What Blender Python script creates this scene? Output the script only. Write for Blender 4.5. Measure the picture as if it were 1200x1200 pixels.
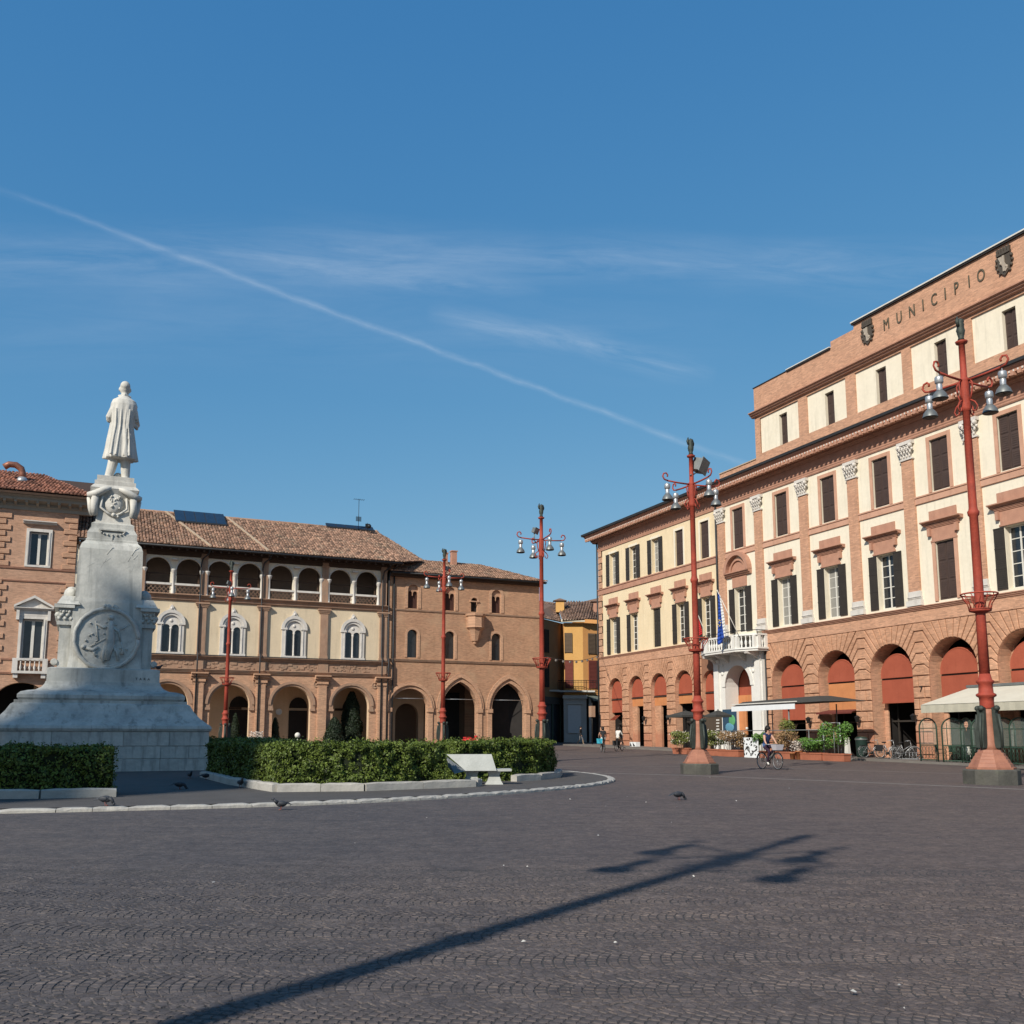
import bpy, math, random
from math import sin, cos, pi, radians, sqrt, atan2, exp
from mathutils import Vector, Matrix
random.seed(7)
S = bpy.context.scene
for o in list(bpy.data.objects): bpy.data.objects.remove(o)
COL = S.collection

# ---------------------------------------------------------------- camera
CAMH = 1.38
cd = bpy.data.cameras.new('camera'); cam = bpy.data.objects.new('camera', cd); COL.objects.link(cam)
PITCH = math.atan(164/1130)
cam.location = (0, 0, CAMH); cam.rotation_euler = (pi/2 + PITCH, 0, 0)
cd.sensor_width = 36; cd.sensor_height = 36; cd.sensor_fit = 'HORIZONTAL'
cd.lens = 1130/1200*36; cd.shift_y = 102/1200; cd.clip_end = 4000; cd.clip_start = .1
S.camera = cam
# ---------------------------------------------------------------- sky, sun, exposure
SUN_AZ, SUN_EL = 32.4, 35.0            # light travels towards azimuth 31.6 degrees right of +Y
W = bpy.data.worlds.new("World"); S.world = W; W.use_nodes = True
nt = W.node_tree; nt.nodes.clear()
def wn(t, **k):
    n = nt.nodes.new(t)
    for a, b in k.items(): setattr(n, a, b)
    return n
sky = wn('ShaderNodeTexSky', sky_type='NISHITA', sun_disc=False)
sky.sun_elevation = radians(SUN_EL); sky.sun_rotation = radians(SUN_AZ + 180)
sky.air_density = 1.0; sky.dust_density = .25; sky.ozone_density = 1.2; sky.altitude = 0
bg = wn('ShaderNodeBackground'); bg.inputs[1].default_value = .095
out = wn('ShaderNodeOutputWorld')
tc = wn('ShaderNodeTexCoord')
def ray(px, py):
    a = (px-600)/1130; b = (702-py)/1130
    return Vector((a, cos(PITCH)-b*sin(PITCH), sin(PITCH)+b*cos(PITCH))).normalized()
def wmath(op, a, b=None, clamp=False):
    n = wn('ShaderNodeMath', operation=op); n.use_clamp = clamp
    for i, x in enumerate((a, b)):
        if x is None: continue
        if isinstance(x, (int, float)): n.inputs[i].default_value = x
        else: nt.links.new(x, n.inputs[i])
    return n.outputs[0]
def wdot(v):
    n = wn('ShaderNodeVectorMath', operation='DOT_PRODUCT'); n.inputs[1].default_value = v
    nt.links.new(tc.outputs['Generated'], n.inputs[0]); return n.outputs['Value']
def wstreak(p1, p2, width, strength, scale, thr, fade=None, fib=5):
    """a thin straight trail of ice cloud through two directions of the sky"""
    a, b = ray(*p1), ray(*p2); n = a.cross(b).normalized(); mid = (a+b).normalized()
    along = (b-a).normalized()
    cbx = wn('ShaderNodeCombineXYZ'); nt.links.new(wmath('MULTIPLY', wdot(along), scale), cbx.inputs[0]); nt.links.new(wmath('MULTIPLY', wdot(n), scale*fib), cbx.inputs[1])
    nt.links.new(wmath('MULTIPLY', wdot(mid), scale*.5), cbx.inputs[2])
    nz = wn('ShaderNodeTexNoise'); nz.inputs['Scale'].default_value = 1; nz.inputs['Detail'].default_value = 9; nz.inputs['Roughness'].default_value = .68; nz.inputs['Distortion'].default_value = .5
    nt.links.new(cbx.outputs[0], nz.inputs['Vector'])
    n2 = wn('ShaderNodeTexNoise'); n2.inputs['Scale'].default_value = scale*.6; n2.inputs['Detail'].default_value = 3; nt.links.new(tc.outputs['Generated'], n2.inputs['Vector'])
    d = wmath('ADD', wdot(n), wmath('MULTIPLY', wmath('SUBTRACT', n2.outputs[0], .5), width*1.6))
    g = wmath('SUBTRACT', 1, wmath('DIVIDE', wmath('ABSOLUTE', d), width), True)
    g = wmath('POWER', g, 1.4)
    t = wdot(along); L = (b-a).length/2 * (fade or 1)
    m0 = along.dot(mid)
    e = wmath('SUBTRACT', 1, wmath('POWER', wmath('DIVIDE', wmath('ABSOLUTE', wmath('SUBTRACT', t, m0)), L), 4), True)
    nn = wmath('MULTIPLY', wmath('SUBTRACT', nz.outputs[0], .36), 3.2, True)
    dens = wmath('MULTIPLY', wmath('MULTIPLY', g, e), wmath('ADD', wmath('MULTIPLY', nn, 1-thr), thr*.6))
    return wmath('MULTIPLY', dens, strength, True)
cl = wstreak((-60, 200), (990, 588), .0050, .25, 30, .45, None, 3)
cl = wmath('ADD', cl, wstreak((480, 360), (860, 444), .018, .22, 9, .05, .9, 7))
cl = wmath('ADD', cl, wstreak((-160, 285), (640, 322), .045, .17, 6, .15, 1.0, 8))
cl = wmath('ADD', cl, wstreak((300, 284), (1280, 326), .034, .16, 7, .1, 1.0, 8))
cl = wmath('ADD', cl, wstreak((240, 296), (640, 346), .014, .14, 12, .05, 1.0, 6))
cl = wmath('ADD', cl, wstreak((-200, 380), (900, 390), .07, .08, 4, .2, 1.0, 7), True)
mx = wn('ShaderNodeMix', data_type='RGBA')
nt.links.new(cl, mx.inputs[0])
hs = wn('ShaderNodeHueSaturation'); hs.inputs['Saturation'].default_value = 1.0; hs.inputs['Value'].default_value = 1.0
nt.links.new(sky.outputs[0], hs.inputs['Color'])
sp = wn('ShaderNodeSeparateColor'); cb = wn('ShaderNodeCombineColor'); nt.links.new(hs.outputs[0], sp.inputs[0])
for i_, (pre, pw, k_) in enumerate(((.60, 1.1, 1.04), (.96, .62, 1.63), (1.12, .34, 3.1))):
    nt.links.new(wmath('MULTIPLY', wmath('POWER', wmath('MULTIPLY', sp.outputs[i_], pre), pw), k_), cb.inputs[i_])
nt.links.new(cb.outputs[0], mx.inputs[6]); mx.inputs[7].default_value = (7.5, 8.3, 9.2, 1)
nt.links.new(mx.outputs[2], bg.inputs[0]); nt.links.new(bg.outputs[0], out.inputs[0])
sl = bpy.data.lights.new('sun', 'SUN'); sun = bpy.data.objects.new('sun', sl); COL.objects.link(sun)
sl.energy = 5.0; sl.angle = radians(.53); sl.color = (1.0, .93, .82)
a_ = radians(SUN_AZ); e_ = radians(SUN_EL)
Ld = Vector((sin(a_)*cos(e_), cos(a_)*cos(e_), -sin(e_)))
sun.rotation_euler = Ld.to_track_quat('-Z', 'Y').to_euler()
S.view_settings.view_transform = 'Standard'; S.view_settings.look = 'None'
S.view_settings.exposure = .1; S.view_settings.gamma = 1; S.view_settings.use_curve_mapping = False
S.cycles.max_bounces = 6; S.cycles.transparent_max_bounces = 6

# ---------------------------------------------------------------- materials
MATS = {}
ALB = .90
def mat(name, col, col2=None, scale=2., rough=.8, bump=0., bscale=30., island=0., metal=0., detail=6, kind=None, stain=None, streak=0., spec=.3, emit=None, low=None):
    if name in MATS: return MATS[name]
    m = bpy.data.materials.new(name); m.use_nodes = True; t = m.node_tree; n = t.nodes; l = t.links
    b = n['Principled BSDF']; b.inputs['Roughness'].default_value = rough; b.inputs['Metallic'].default_value = metal
    b.inputs['Specular IOR Level'].default_value = spec
    c = n.new('ShaderNodeTexCoord'); co = c.outputs['Object']
    def noise(s, d=detail, vec=co, r=.6):
        q = n.new('ShaderNodeTexNoise'); q.inputs['Scale'].default_value = s; q.inputs['Detail'].default_value = d; q.inputs['Roughness'].default_value = r
        l.new(vec, q.inputs['Vector']); return q.outputs[0]
    def ramp(f, lo, hi, c1, c2):
        r = n.new('ShaderNodeValToRGB'); l.new(f, r.inputs[0])
        r.color_ramp.elements[0].position = lo; r.color_ramp.elements[1].position = hi
        r.color_ramp.elements[0].color = (*c1, 1) if len(c1) == 3 else c1; r.color_ramp.elements[1].color = (*c2, 1) if len(c2) == 3 else c2
        return r.outputs[0]
    def mix(f, a, bb, mode='MIX'):
        x = n.new('ShaderNodeMix'); x.data_type = 'RGBA'; x.blend_type = mode
        for i, v in ((0, f), (6, a), (7, bb)):
            if isinstance(v, (int, float)): x.inputs[i].default_value = v
            elif isinstance(v, tuple): x.inputs[i].default_value = (*v, 1)
            else: l.new(v, x.inputs[i])
        return x.outputs[2]
    def step(f, e):
        q = n.new('ShaderNodeMapRange'); l.new(f, q.inputs[0]); q.inputs[1].default_value = e-.25; q.inputs[2].default_value = e+.25; q.inputs[3].default_value = .7; q.inputs[4].default_value = 0
        return q.outputs[0]
    if col2 is None: col2 = tuple(min(1, k*.82) for k in col)
    base = ramp(noise(scale), .36, .66, col2, col)
    f2 = noise(scale*9, 4)
    base = mix(.35, base, mix(f2, tuple(k*.7 for k in col2), tuple(min(1, k*1.18) for k in col)))
    hgt = None
    if kind in ('brick', 'brickbig'):
        sx = n.new('ShaderNodeSeparateXYZ'); l.new(co, sx.inputs[0]); cx = n.new('ShaderNodeCombineXYZ')
        ad = n.new('ShaderNodeMath'); ad.operation = 'ADD'; l.new(sx.outputs[0], ad.inputs[0]); l.new(sx.outputs[1], ad.inputs[1])
        l.new(ad.outputs[0], cx.inputs[0]); l.new(sx.outputs[2], cx.inputs[1])
        br = n.new('ShaderNodeTexBrick'); l.new(cx.outputs[0], br.inputs[0]); br.inputs['Scale'].default_value = 1
        br.inputs['Brick Width'].default_value = .27 if kind == 'brick' else .5; br.inputs['Row Height'].default_value = .075 if kind == 'brick' else .16
        br.inputs['Mortar Size'].default_value = .012; br.inputs['Color1'].default_value = (.72, .72, .72, 1)
        br.inputs['Color2'].default_value = (1.28, 1.24, 1.2, 1); br.inputs['Mortar'].default_value = (1.0, 1.02, 1.02, 1)
        base = mix(.8, base, br.outputs[0], 'MULTIPLY'); hgt = br.outputs['Fac']
    if streak:
        mp = n.new('ShaderNodeMapping'); l.new(co, mp.inputs[0]); mp.inputs['Scale'].default_value = (2.2, 2.2, .22)
        base = mix(ramp(noise(1.6, 5, mp.outputs[0]), .52, .8, (0, 0, 0), (streak,)*3), base, tuple(k*.38 for k in (col2 if not stain else stain)))
    if stain:
        base = mix(ramp(noise(scale*.5+.4, 7), .52, .72, (0, 0, 0), (.62,)*3), base, stain)
    if island:
        g = n.new('ShaderNodeNewGeometry')
        iv = ramp(g.outputs['Random Per Island'], 0, 1, (1-island,)*3, (1+island*.9, 1+island*.8, 1+island*.7))
        base = mix(1., base, iv, 'MULTIPLY')
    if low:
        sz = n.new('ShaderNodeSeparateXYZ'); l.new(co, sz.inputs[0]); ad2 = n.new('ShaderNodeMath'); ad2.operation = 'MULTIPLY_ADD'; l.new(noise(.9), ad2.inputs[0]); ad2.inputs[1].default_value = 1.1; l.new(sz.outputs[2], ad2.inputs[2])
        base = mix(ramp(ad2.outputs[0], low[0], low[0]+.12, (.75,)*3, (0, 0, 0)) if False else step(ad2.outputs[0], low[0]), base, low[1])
    base = mix(1., base, (ALB,)*3, 'MULTIPLY')
    l.new(base, b.inputs['Base Color'])
    rr = n.new('ShaderNodeMapRange'); l.new(f2, rr.inputs[0]); rr.inputs[3].default_value = max(0, rough-.12); rr.inputs[4].default_value = min(1, rough+.1)
    l.new(rr.outputs[0], b.inputs['Roughness'])
    if bump:
        bp = n.new('ShaderNodeBump'); bp.inputs['Strength'].default_value = min(1, bump); bp.inputs['Distance'].default_value = .03
        l.new(noise(bscale, 6), bp.inputs['Height']); nn = bp.outputs[0]
        if hgt:
            b2 = n.new('ShaderNodeBump'); b2.invert = True; b2.inputs['Strength'].default_value = .5; b2.inputs['Distance'].default_value = .02
            l.new(hgt, b2.inputs['Height']); l.new(nn, b2.inputs['Normal']); nn = b2.outputs[0]
        l.new(nn, b.inputs['Normal'])
    if emit: b.inputs['Emission Color'].default_value = (*emit, 1); b.inputs['Emission Strength'].default_value = 1
    MATS[name] = m; return m
def glassmat():
    m = mat('window_glass', (.03, .035, .04), (.012, .014, .018), 1.2, rough=.12, spec=.6); return m
A = {}
A['brick'] = mat('pink_brick', (.55, .34, .235), (.45, .265, .175), .8, .88, .3, 24, kind='brick', streak=.2)
A['brick_r'] = mat('town_hall_brick', (.60, .345, .225), (.50, .275, .175), .7, .88, .25, 24, kind='brick', streak=.25)
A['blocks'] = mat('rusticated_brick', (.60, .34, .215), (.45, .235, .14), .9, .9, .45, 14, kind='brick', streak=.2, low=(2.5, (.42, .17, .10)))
A['quoinm'] = mat('quoin_brick', (.57, .345, .23), (.47, .27, .17), .9, .88, .3, 20, kind='brick')
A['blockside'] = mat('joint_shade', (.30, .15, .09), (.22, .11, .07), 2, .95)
A['gothic'] = mat('old_brown_brick', (.52, .305, .19), (.39, .22, .135), .55, .92, .5, 10, kind='brick', stain=(.50, .34, .215), streak=.3)
A['gothic_trim'] = mat('cut_brick_trim', (.57, .35, .225), (.46, .265, .17), 1.2, .88, .4, 12, kind='brick')
A['terra'] = mat('worn_terracotta', (.46, .29, .195), (.32, .20, .135), 1.6, .9, .5, 9, stain=(.30, .24, .18), streak=.5)
A['cream'] = mat('cream_plaster', (.74, .61, .43), (.66, .54, .375), .8, .9, .15, 12, streak=.34)
A['creamR'] = mat('pale_cream_plaster', (.84, .765, .615), (.77, .695, .545), .6, .9, .15, 12, streak=.34)
A['beigeR'] = mat('warm_cream_plaster', (.82, .675, .455), (.74, .60, .39), .6, .9, .15, 12, streak=.34)
A['pinkstone'] = mat('pink_trim', (.62, .36, .25), (.50, .28, .19), 1.5, .85, .3, 10, streak=.35)
A['cornice'] = mat('cornice_terracotta', (.52, .28, .19), (.40, .21, .145), 2, .88, .3, 12, streak=.3)
A['white'] = mat('white_marble', (.74, .70, .64), (.60, .56, .51), 1.4, .6, .25, 8, streak=.45, stain=(.50, .47, .42))
A['white2'] = mat('clean_white_marble', (.80, .78, .73), (.70, .68, .63), 1.4, .6, .2, 8, streak=.15)
A['marble'] = mat('monument_marble', (.65, .635, .575), (.38, .38, .35), 1.3, .65, .5, 7, streak=.9, stain=(.50, .50, .45))
A['marble_base'] = mat('weathered_base_marble', (.62, .605, .55), (.30, .305, .285), 1.1, .7, .6, 7, streak=1., stain=(.34, .345, .31))
A['statue'] = mat('carved_statue_marble', (.69, .665, .60), (.50, .48, .43), 1.8, .7, .3, 9, streak=.5)
A['red'] = mat('red_plaster', (.40, .10, .055), (.32, .075, .04), 1.1, .75, .12, 8, streak=.25)
A['orange'] = mat('orange_plaster', (.60, .25, .10), (.50, .20, .08), 1.2, .75, .12, 8, streak=.3)
A['shutter'] = mat('brown_shutter', (.085, .055, .045), (.06, .04, .034), 3, .6, .2, 40)
A['shutteru'] = mat('dark_open_shutter', (.05, .042, .034), (.036, .03, .026), 3, .6, .2, 40)
A['glass'] = glassmat()
A['frame'] = mat('white_frame', (.72, .70, .64), (.6, .58, .52), 4, .6)
A['dark'] = mat('dark_interior', (.03, .026, .024), (.018, .016, .015), 2, .9)
A['wood'] = mat('old_eave_wood', (.085, .05, .032), (.055, .034, .024), 3, .85, .4, 20)
A['tile'] = mat('roof_tile', (.39, .245, .17), (.26, .16, .115), .9, .9, .5, 16, island=.55, stain=(.30, .26, .19))
A['tileL'] = mat('red_roof_tile', (.46, .235, .16), (.31, .145, .10), 1.0, .9, .5, 16, island=.6)
A['tileD'] = mat('old_roof_tile', (.26, .17, .125), (.17, .11, .085), 1.0, .9, .5, 16, island=.5)
A['mortar'] = mat('ridge_mortar', (.50, .39, .27), (.40, .29, .20), 3, .9, .4, 12)
A['lead'] = mat('dark_gutter', (.05, .052, .055), (.035, .036, .04), 3, .6, metal=.3)
A['solar'] = mat('solar_glass', (.02, .035, .06), (.012, .022, .04), 2, .35, spec=.35)
A['lampred'] = mat('red_cast_iron', (.42, .068, .038), (.26, .045, .028), 3.6, .68, .5, 18, streak=.75)
A['lampred2'] = mat('weathered_orange_iron', (.42, .185, .115), (.28, .12, .08), 2.6, .6, .45, 10, streak=.55)
A['bronze'] = mat('green_bronze', (.075, .088, .074), (.042, .05, .043), 4, .6, .4, 20, metal=.3)
A['dkmetal'] = mat('dark_metal', (.035, .037, .037), (.02, .02, .02), 4, .5, metal=.4)
A['steel'] = mat('bare_aluminium', (.52, .53, .53), (.36, .37, .38), 4, .42, .2, 20, metal=.55)
A['steeld'] = mat('grey_reflector', (.24, .25, .245), (.15, .16, .155), 4, .45, metal=.4)
A['gran'] = mat('dark_granite', (.105, .10, .085), (.065, .063, .055), 3, .8, .6, 14, stain=(.14, .145, .10), streak=.6)
A['kerb'] = mat('pale_kerb_stone', (.50, .475, .43), (.33, .315, .285), 2.2, .85, .5, 9, stain=(.34, .33, .28))
A['asph'] = mat('island_asphalt', (.105, .097, .092), (.08, .074, .070), 1.2, .9, .5, 40)
A['leaf'] = mat('hedge_leaf', (.125, .17, .03), (.058, .095, .017), 2.6, .55, island=.6, spec=.25)
A['leafd'] = mat('dark_leaf', (.020, .036, .016), (.012, .022, .010), 1.4, .6, island=.5)
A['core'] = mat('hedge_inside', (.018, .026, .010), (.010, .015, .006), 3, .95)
A['terracotta_pot'] = mat('planter_terracotta', (.42, .15, .085), (.33, .11, .06), 2.5, .85, .3, 14)
A['greeniron'] = mat('green_painted_iron', (.045, .085, .06), (.03, .06, .042), 4, .45, metal=.2)
A['canvas'] = mat('cream_canvas', (.68, .65, .54), (.60, .57, .47), 1.2, .85)
A['gcanvas'] = mat('green_grey_canvas', (.16, .19, .16), (.12, .14, .12), 2, .85)
A['yellow'] = mat('yellow_ochre_plaster', (.74, .43, .15), (.64, .36, .12), .7, .9, .1, 12)
A['orangeb'] = mat('apricot_plaster', (.72, .36, .13), (.62, .30, .10), .7, .9, .1, 12)
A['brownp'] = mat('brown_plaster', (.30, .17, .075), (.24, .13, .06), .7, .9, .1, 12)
A['shop'] = mat('pale_shop_stone', (.62, .62, .58), (.52, .53, .50), 1.2, .7)
A['poster'] = mat('poster_paper', (.78, .80, .80), (.74, .76, .76), .5, .7)
A['skin'] = mat('skin', (.58, .34, .24), (.52, .29, .20), 5, .6)
A['hair'] = mat('dark_hair', (.02, .014, .011), None, 6, .6)
A['interior'] = mat('arcade_plaster', (.74, .54, .36), (.64, .46, .30), .8, .9, streak=.2)
A['blackt'] = mat('letter_bronze', (.14, .115, .075), (.09, .08, .055), 5, .6)
def solid(name, c, rough=.8, metal=0.): return mat(name, c, None, 3, rough, metal=metal)

# ---------------------------------------------------------------- ground shape
def gz(x, y):
    y = max(y, 0); x = min(max(x, 0), 28)
    z = .0001*y*y if y < 105 else 1.1025 + (y-105)*.005
    return z - .00035*x*x*min(1, y/20)

# ---------------------------------------------------------------- mesh builder
class MB:
    def __init__(s): s.v = []; s.f = []; s.m = []; s.sm = []
    def face(s, pts, mi=0, smooth=False):
        i = len(s.v); s.v += [tuple(p) for p in pts]; s.f.append(tuple(range(i, i+len(pts)))); s.m.append(mi); s.sm.append(smooth)
    def raw(s, verts, faces, mi=0, smooth=False):
        i = len(s.v); s.v += [tuple(p) for p in verts]
        for f in faces: s.f.append(tuple(k+i for k in f)); s.m.append(mi); s.sm.append(smooth)
        return s
    def box(s, x0, x1, y0, y1, z0, z1, mi=0):
        if x1 < x0: x0, x1 = x1, x0
        if y1 < y0: y0, y1 = y1, y0
        if z1 < z0: z0, z1 = z1, z0
        v = [(x0,y0,z0),(x1,y0,z0),(x1,y1,z0),(x0,y1,z0),(x0,y0,z1),(x1,y0,z1),(x1,y1,z1),(x0,y1,z1)]
        return s.raw(v, [(0,3,2,1),(4,5,6,7),(0,1,5,4),(1,2,6,5),(2,3,7,6),(3,0,4,7)], mi)
    def frus(s, cx, cy, z0, z1, a0, b0, a1, b1, mi=0, sm=False):
        v = [(cx-a0,cy-b0,z0),(cx+a0,cy-b0,z0),(cx+a0,cy+b0,z0),(cx-a0,cy+b0,z0),(cx-a1,cy-b1,z1),(cx+a1,cy-b1,z1),(cx+a1,cy+b1,z1),(cx-a1,cy+b1,z1)]
        return s.raw(v, [(0,3,2,1),(4,5,6,7),(0,1,5,4),(1,2,6,5),(2,3,7,6),(3,0,4,7)], mi, sm)
    def sqlathe(s, prof, cx=0, cy=0, mi=0):
        """square plan stack from (halfwidth, halfdepth, z)"""
        v = []; f = []
        for a, b, z in prof: v += [(cx-a,cy-b,z),(cx+a,cy-b,z),(cx+a,cy+b,z),(cx-a,cy+b,z)]
        n = len(prof)
        for i in range(n-1):
            for k in range(4): f.append((i*4+k, i*4+(k+1)%4, (i+1)*4+(k+1)%4, (i+1)*4+k))
        f.append((3,2,1,0)); f.append(tuple(range(4*n-4, 4*n)))
        return s.raw(v, f, mi)
    def prism(s, pts, y0, y1, mi=0, side=None):
        """polygon in XZ extruded in Y (front face at y0, counter-clockwise seen from -Y)"""
        n = len(pts); v = [(x, y0, z) for x, z in pts] + [(x, y1, z) for x, z in pts]
        s.raw(v, [tuple(range(n)), tuple(range(2*n-1, n-1, -1))], mi)
        i = len(s.v)-2*n; si = mi if side is None else side
        for k in range(n):
            j = (k+1) % n; s.f.append((i+k, i+k+n, i+j+n, i+j)); s.m.append(si); s.sm.append(False)
        return s
    def prismx(s, prof, x0, x1, mi=0):
        """profile in YZ extruded along X: cornices, sills, kerbs"""
        n = len(prof); v = [(x0, y, z) for y, z in prof] + [(x1, y, z) for y, z in prof]
        f = [tuple(range(n-1, -1, -1)), tuple(range(n, 2*n))]
        for k in range(n): j = (k+1) % n; f.append((k, j, j+n, k+n))
        return s.raw(v, f, mi)
    def lathe(s, prof, seg=16, cx=0, cy=0, mi=0, sx=1, sy=1, sm=True, caps=True):
        v = []; f = []; n = len(prof)
        for r, z in prof:
            for k in range(seg):
                a = 2*pi*k/seg; v.append((cx+r*sx*cos(a), cy+r*sy*sin(a), z))
        for i in range(n-1):
            for k in range(seg): f.append((i*seg+k, i*seg+(k+1)%seg, (i+1)*seg+(k+1)%seg, (i+1)*seg+k))
        s.raw(v, f, mi, sm)
        i = len(s.v)-len(v)
        if caps:
            s.f.append(tuple(i+k for k in range(seg-1,-1,-1))); s.m.append(mi); s.sm.append(False)
            s.f.append(tuple(i+(n-1)*seg+k for k in range(seg))); s.m.append(mi); s.sm.append(False)
        return s
    def tube(s, pts, r, seg=8, mi=0, sm=True):
        pts = [Vector(p) for p in pts]; n = len(pts)
        rr = r if isinstance(r, (list, tuple)) else [r]*n
        v = []; f = []; up = Vector((0, 0, 1))
        d0 = (pts[1]-pts[0]).normalized()
        if abs(d0.dot(up)) > .9: up = Vector((1, 0, 0))
        for i, p in enumerate(pts):
            d = (pts[min(i+1, n-1)]-pts[max(i-1, 0)]).normalized()
            a = d.cross(up)
            if a.length < 1e-4: a = d.cross(Vector((0, 1, 0)))
            a.normalize(); b = a.cross(d).normalized(); up = b
            for k in range(seg):
                t = 2*pi*k/seg; v.append(tuple(p + (a*cos(t)+b*sin(t))*rr[i]))
        for i in range(n-1):
            for k in range(seg): f.append((i*seg+k, i*seg+(k+1)%seg, (i+1)*seg+(k+1)%seg, (i+1)*seg+k))
        f.append(tuple(range(seg-1,-1,-1))); f.append(tuple((n-1)*seg+k for k in range(seg)))
        return s.raw(v, f, mi, sm)
    def ball(s, c, r, seg=10, rings=6, mi=0, sx=1, sy=1, sz=1):
        prof = [(max(.001, r*sin(pi*i/rings)), c[2]-r*sz*cos(pi*i/rings)) for i in range(rings+1)]
        return s.lathe(prof, seg, c[0], c[1], mi, sx, sy, True, False)
    def add(s, o, mtx=None):
        i = len(s.v); s.v += [tuple(mtx @ Vector(p)) for p in o.v] if mtx else o.v
        s.f += [tuple(k+i for k in f) for f in o.f]; s.m += o.m; s.sm += o.sm; return s
    def mesh(s, name, mats):
        me = bpy.data.meshes.new(name); me.from_pydata(s.v, [], s.f)
        for m in (mats if isinstance(mats, (list, tuple)) else [mats]): me.materials.append(A[m] if isinstance(m, str) else m)
        me.polygons.foreach_set('material_index', s.m); me.polygons.foreach_set('use_smooth', s.sm); me.update(); return me
    def build(s, name, mats, parent=None, loc=None, kind=None, label=None):
        return obj(name, s.mesh(name, mats), parent, loc, kind, label)
def obj(name, me, parent=None, loc=None, kind=None, label=None, rot=None):
    o = bpy.data.objects.new(name, me); COL.objects.link(o)
    if parent: o.parent = parent
    if loc: o.location = loc
    if rot: o.rotation_euler = rot
    if kind: o['kind'] = kind
    if label: o['label'] = label
    return o
def tag(o, label, cat, group=None):
    o['label'] = label; o['category'] = cat
    if group: o['group'] = group
    return o
def thing(name, label, cat, loc=(0,0,0), rz=0, group=None):
    o = bpy.data.objects.new(name, None); COL.objects.link(o); o.location = loc; o.rotation_euler = (0, 0, rz); o.empty_display_size = .1
    return tag(o, label, cat, group)
def copy_tree(o, parent=None):
    c = o.copy(); COL.objects.link(c)
    if parent: c.parent = parent
    for ch in o.children: copy_tree(ch, c)
    return c
def dup(o, label, loc, rz=0, sc=1):
    c = copy_tree(o); c.location = loc; c.rotation_euler = (0, 0, rz); c.scale = (sc,)*3; c['label'] = label; return c

# ---- wall helpers -------------------------------------------------
def arcpts(a, b, zs, kind, n=14):
    c = (a+b)/2; w = (b-a)/2
    if kind == 'a': return [(c-w*cos(pi*i/n), zs+w*sin(pi*i/n)) for i in range(n+1)]
    if kind == 'p':   # pointed
        R = w*1.5; h = n//2; L = []
        am = math.acos((R-w)/R)
        for i in range(h+1): L.append((a+R-R*cos(am*i/h), zs+R*sin(am*i/h)))
        return L + [(2*c-x, z) for x, z in reversed(L[:-1])]
    return [(a, zs), (b, zs)]
def wallband(m, u0, u1, z0, z1, ops, y=0., depth=.4, mi=0, ri=None, n=14):
    """front skin of a wall between two heights with openings (a, b, zbottom, zspring, kind) and their reveals"""
    ri = mi if ri is None else ri; x = u0
    F = lambda a, b, c, d, k=mi: m.face([(a,y,c),(b,y,c),(b,y,d),(a,y,d)], k)
    for a, b, zb, zs, kind in sorted(ops):
        if a > x: F(x, a, z0, z1)
        if zb > z0+1e-4: F(a, b, z0, zb)
        P = arcpts(a, b, zs, kind, n)
        for (xa, za), (xb, zbb) in zip(P, P[1:]):
            m.face([(xa,y,za),(xb,y,zbb),(xb,y,z1),(xa,y,z1)], mi)
        loop = [(a, zb)] + P + [(b, zb)]
        for (xa, za), (xb, zbb) in zip(loop, loop[1:]):
            m.face([(xa,y,za),(xa,y+depth,za),(xb,y+depth,zbb),(xb,y,zbb)], ri)
        if zb > z0+1e-4: m.face([(b,y,zb),(b,y+depth,zb),(a,y+depth,zb),(a,y,zb)], ri)
        x = b
    if x < u1: F(x, u1, z0, z1)
def ring(m, a, b, zs, t, y0, y1, kind='a', n=16, mi=0):
    """archivolt round an arch of opening a..b, thickness t"""
    I = arcpts(a, b, zs, kind, n); O = arcpts(a-t, b+t, zs, kind, n)
    for i in range(len(I)-1):
        p, q, r, s_ = I[i], I[i+1], O[i+1], O[i]
        m.face([(s_[0],y0,s_[1]),(p[0],y0,p[1]),(q[0],y0,q[1]),(r[0],y0,r[1])][::-1], mi)
        m.face([(p[0],y0,p[1]),(p[0],y1,p[1]),(q[0],y1,q[1]),(q[0],y0,q[1])], mi)
        m.face([(s_[0],y0,s_[1]),(r[0],y0,r[1]),(r[0],y1,r[1]),(s_[0],y1,s_[1])], mi)
    for (p, s_) in ((I[0], O[0]), (I[-1], O[-1])):
        m.face([(p[0],y0,p[1]),(s_[0],y0,s_[1]),(s_[0],y1,s_[1]),(p[0],y1,p[1])], mi)
def inset(poly, g):
    n = len(poly); out_ = []
    for i in range(n):
        p0, p, p1 = [Vector(poly[k % n]) for k in (i-1, i, i+1)]
        d0 = (p-p0).normalized(); d1 = (p1-p).normalized()
        n0 = Vector((-d0.y, d0.x)); n1 = Vector((-d1.y, d1.x)); b = n0+n1
        if b.length < 1e-6: b = n0
        b.normalize(); c = max(.35, b.dot(n0)); q = p + b*(g/c); out_.append((q.x, q.y))
    return out_
def area(p): return .5*sum(a[0]*b[1]-b[0]*a[1] for a, b in zip(p, p[1:]+p[:1]))
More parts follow.
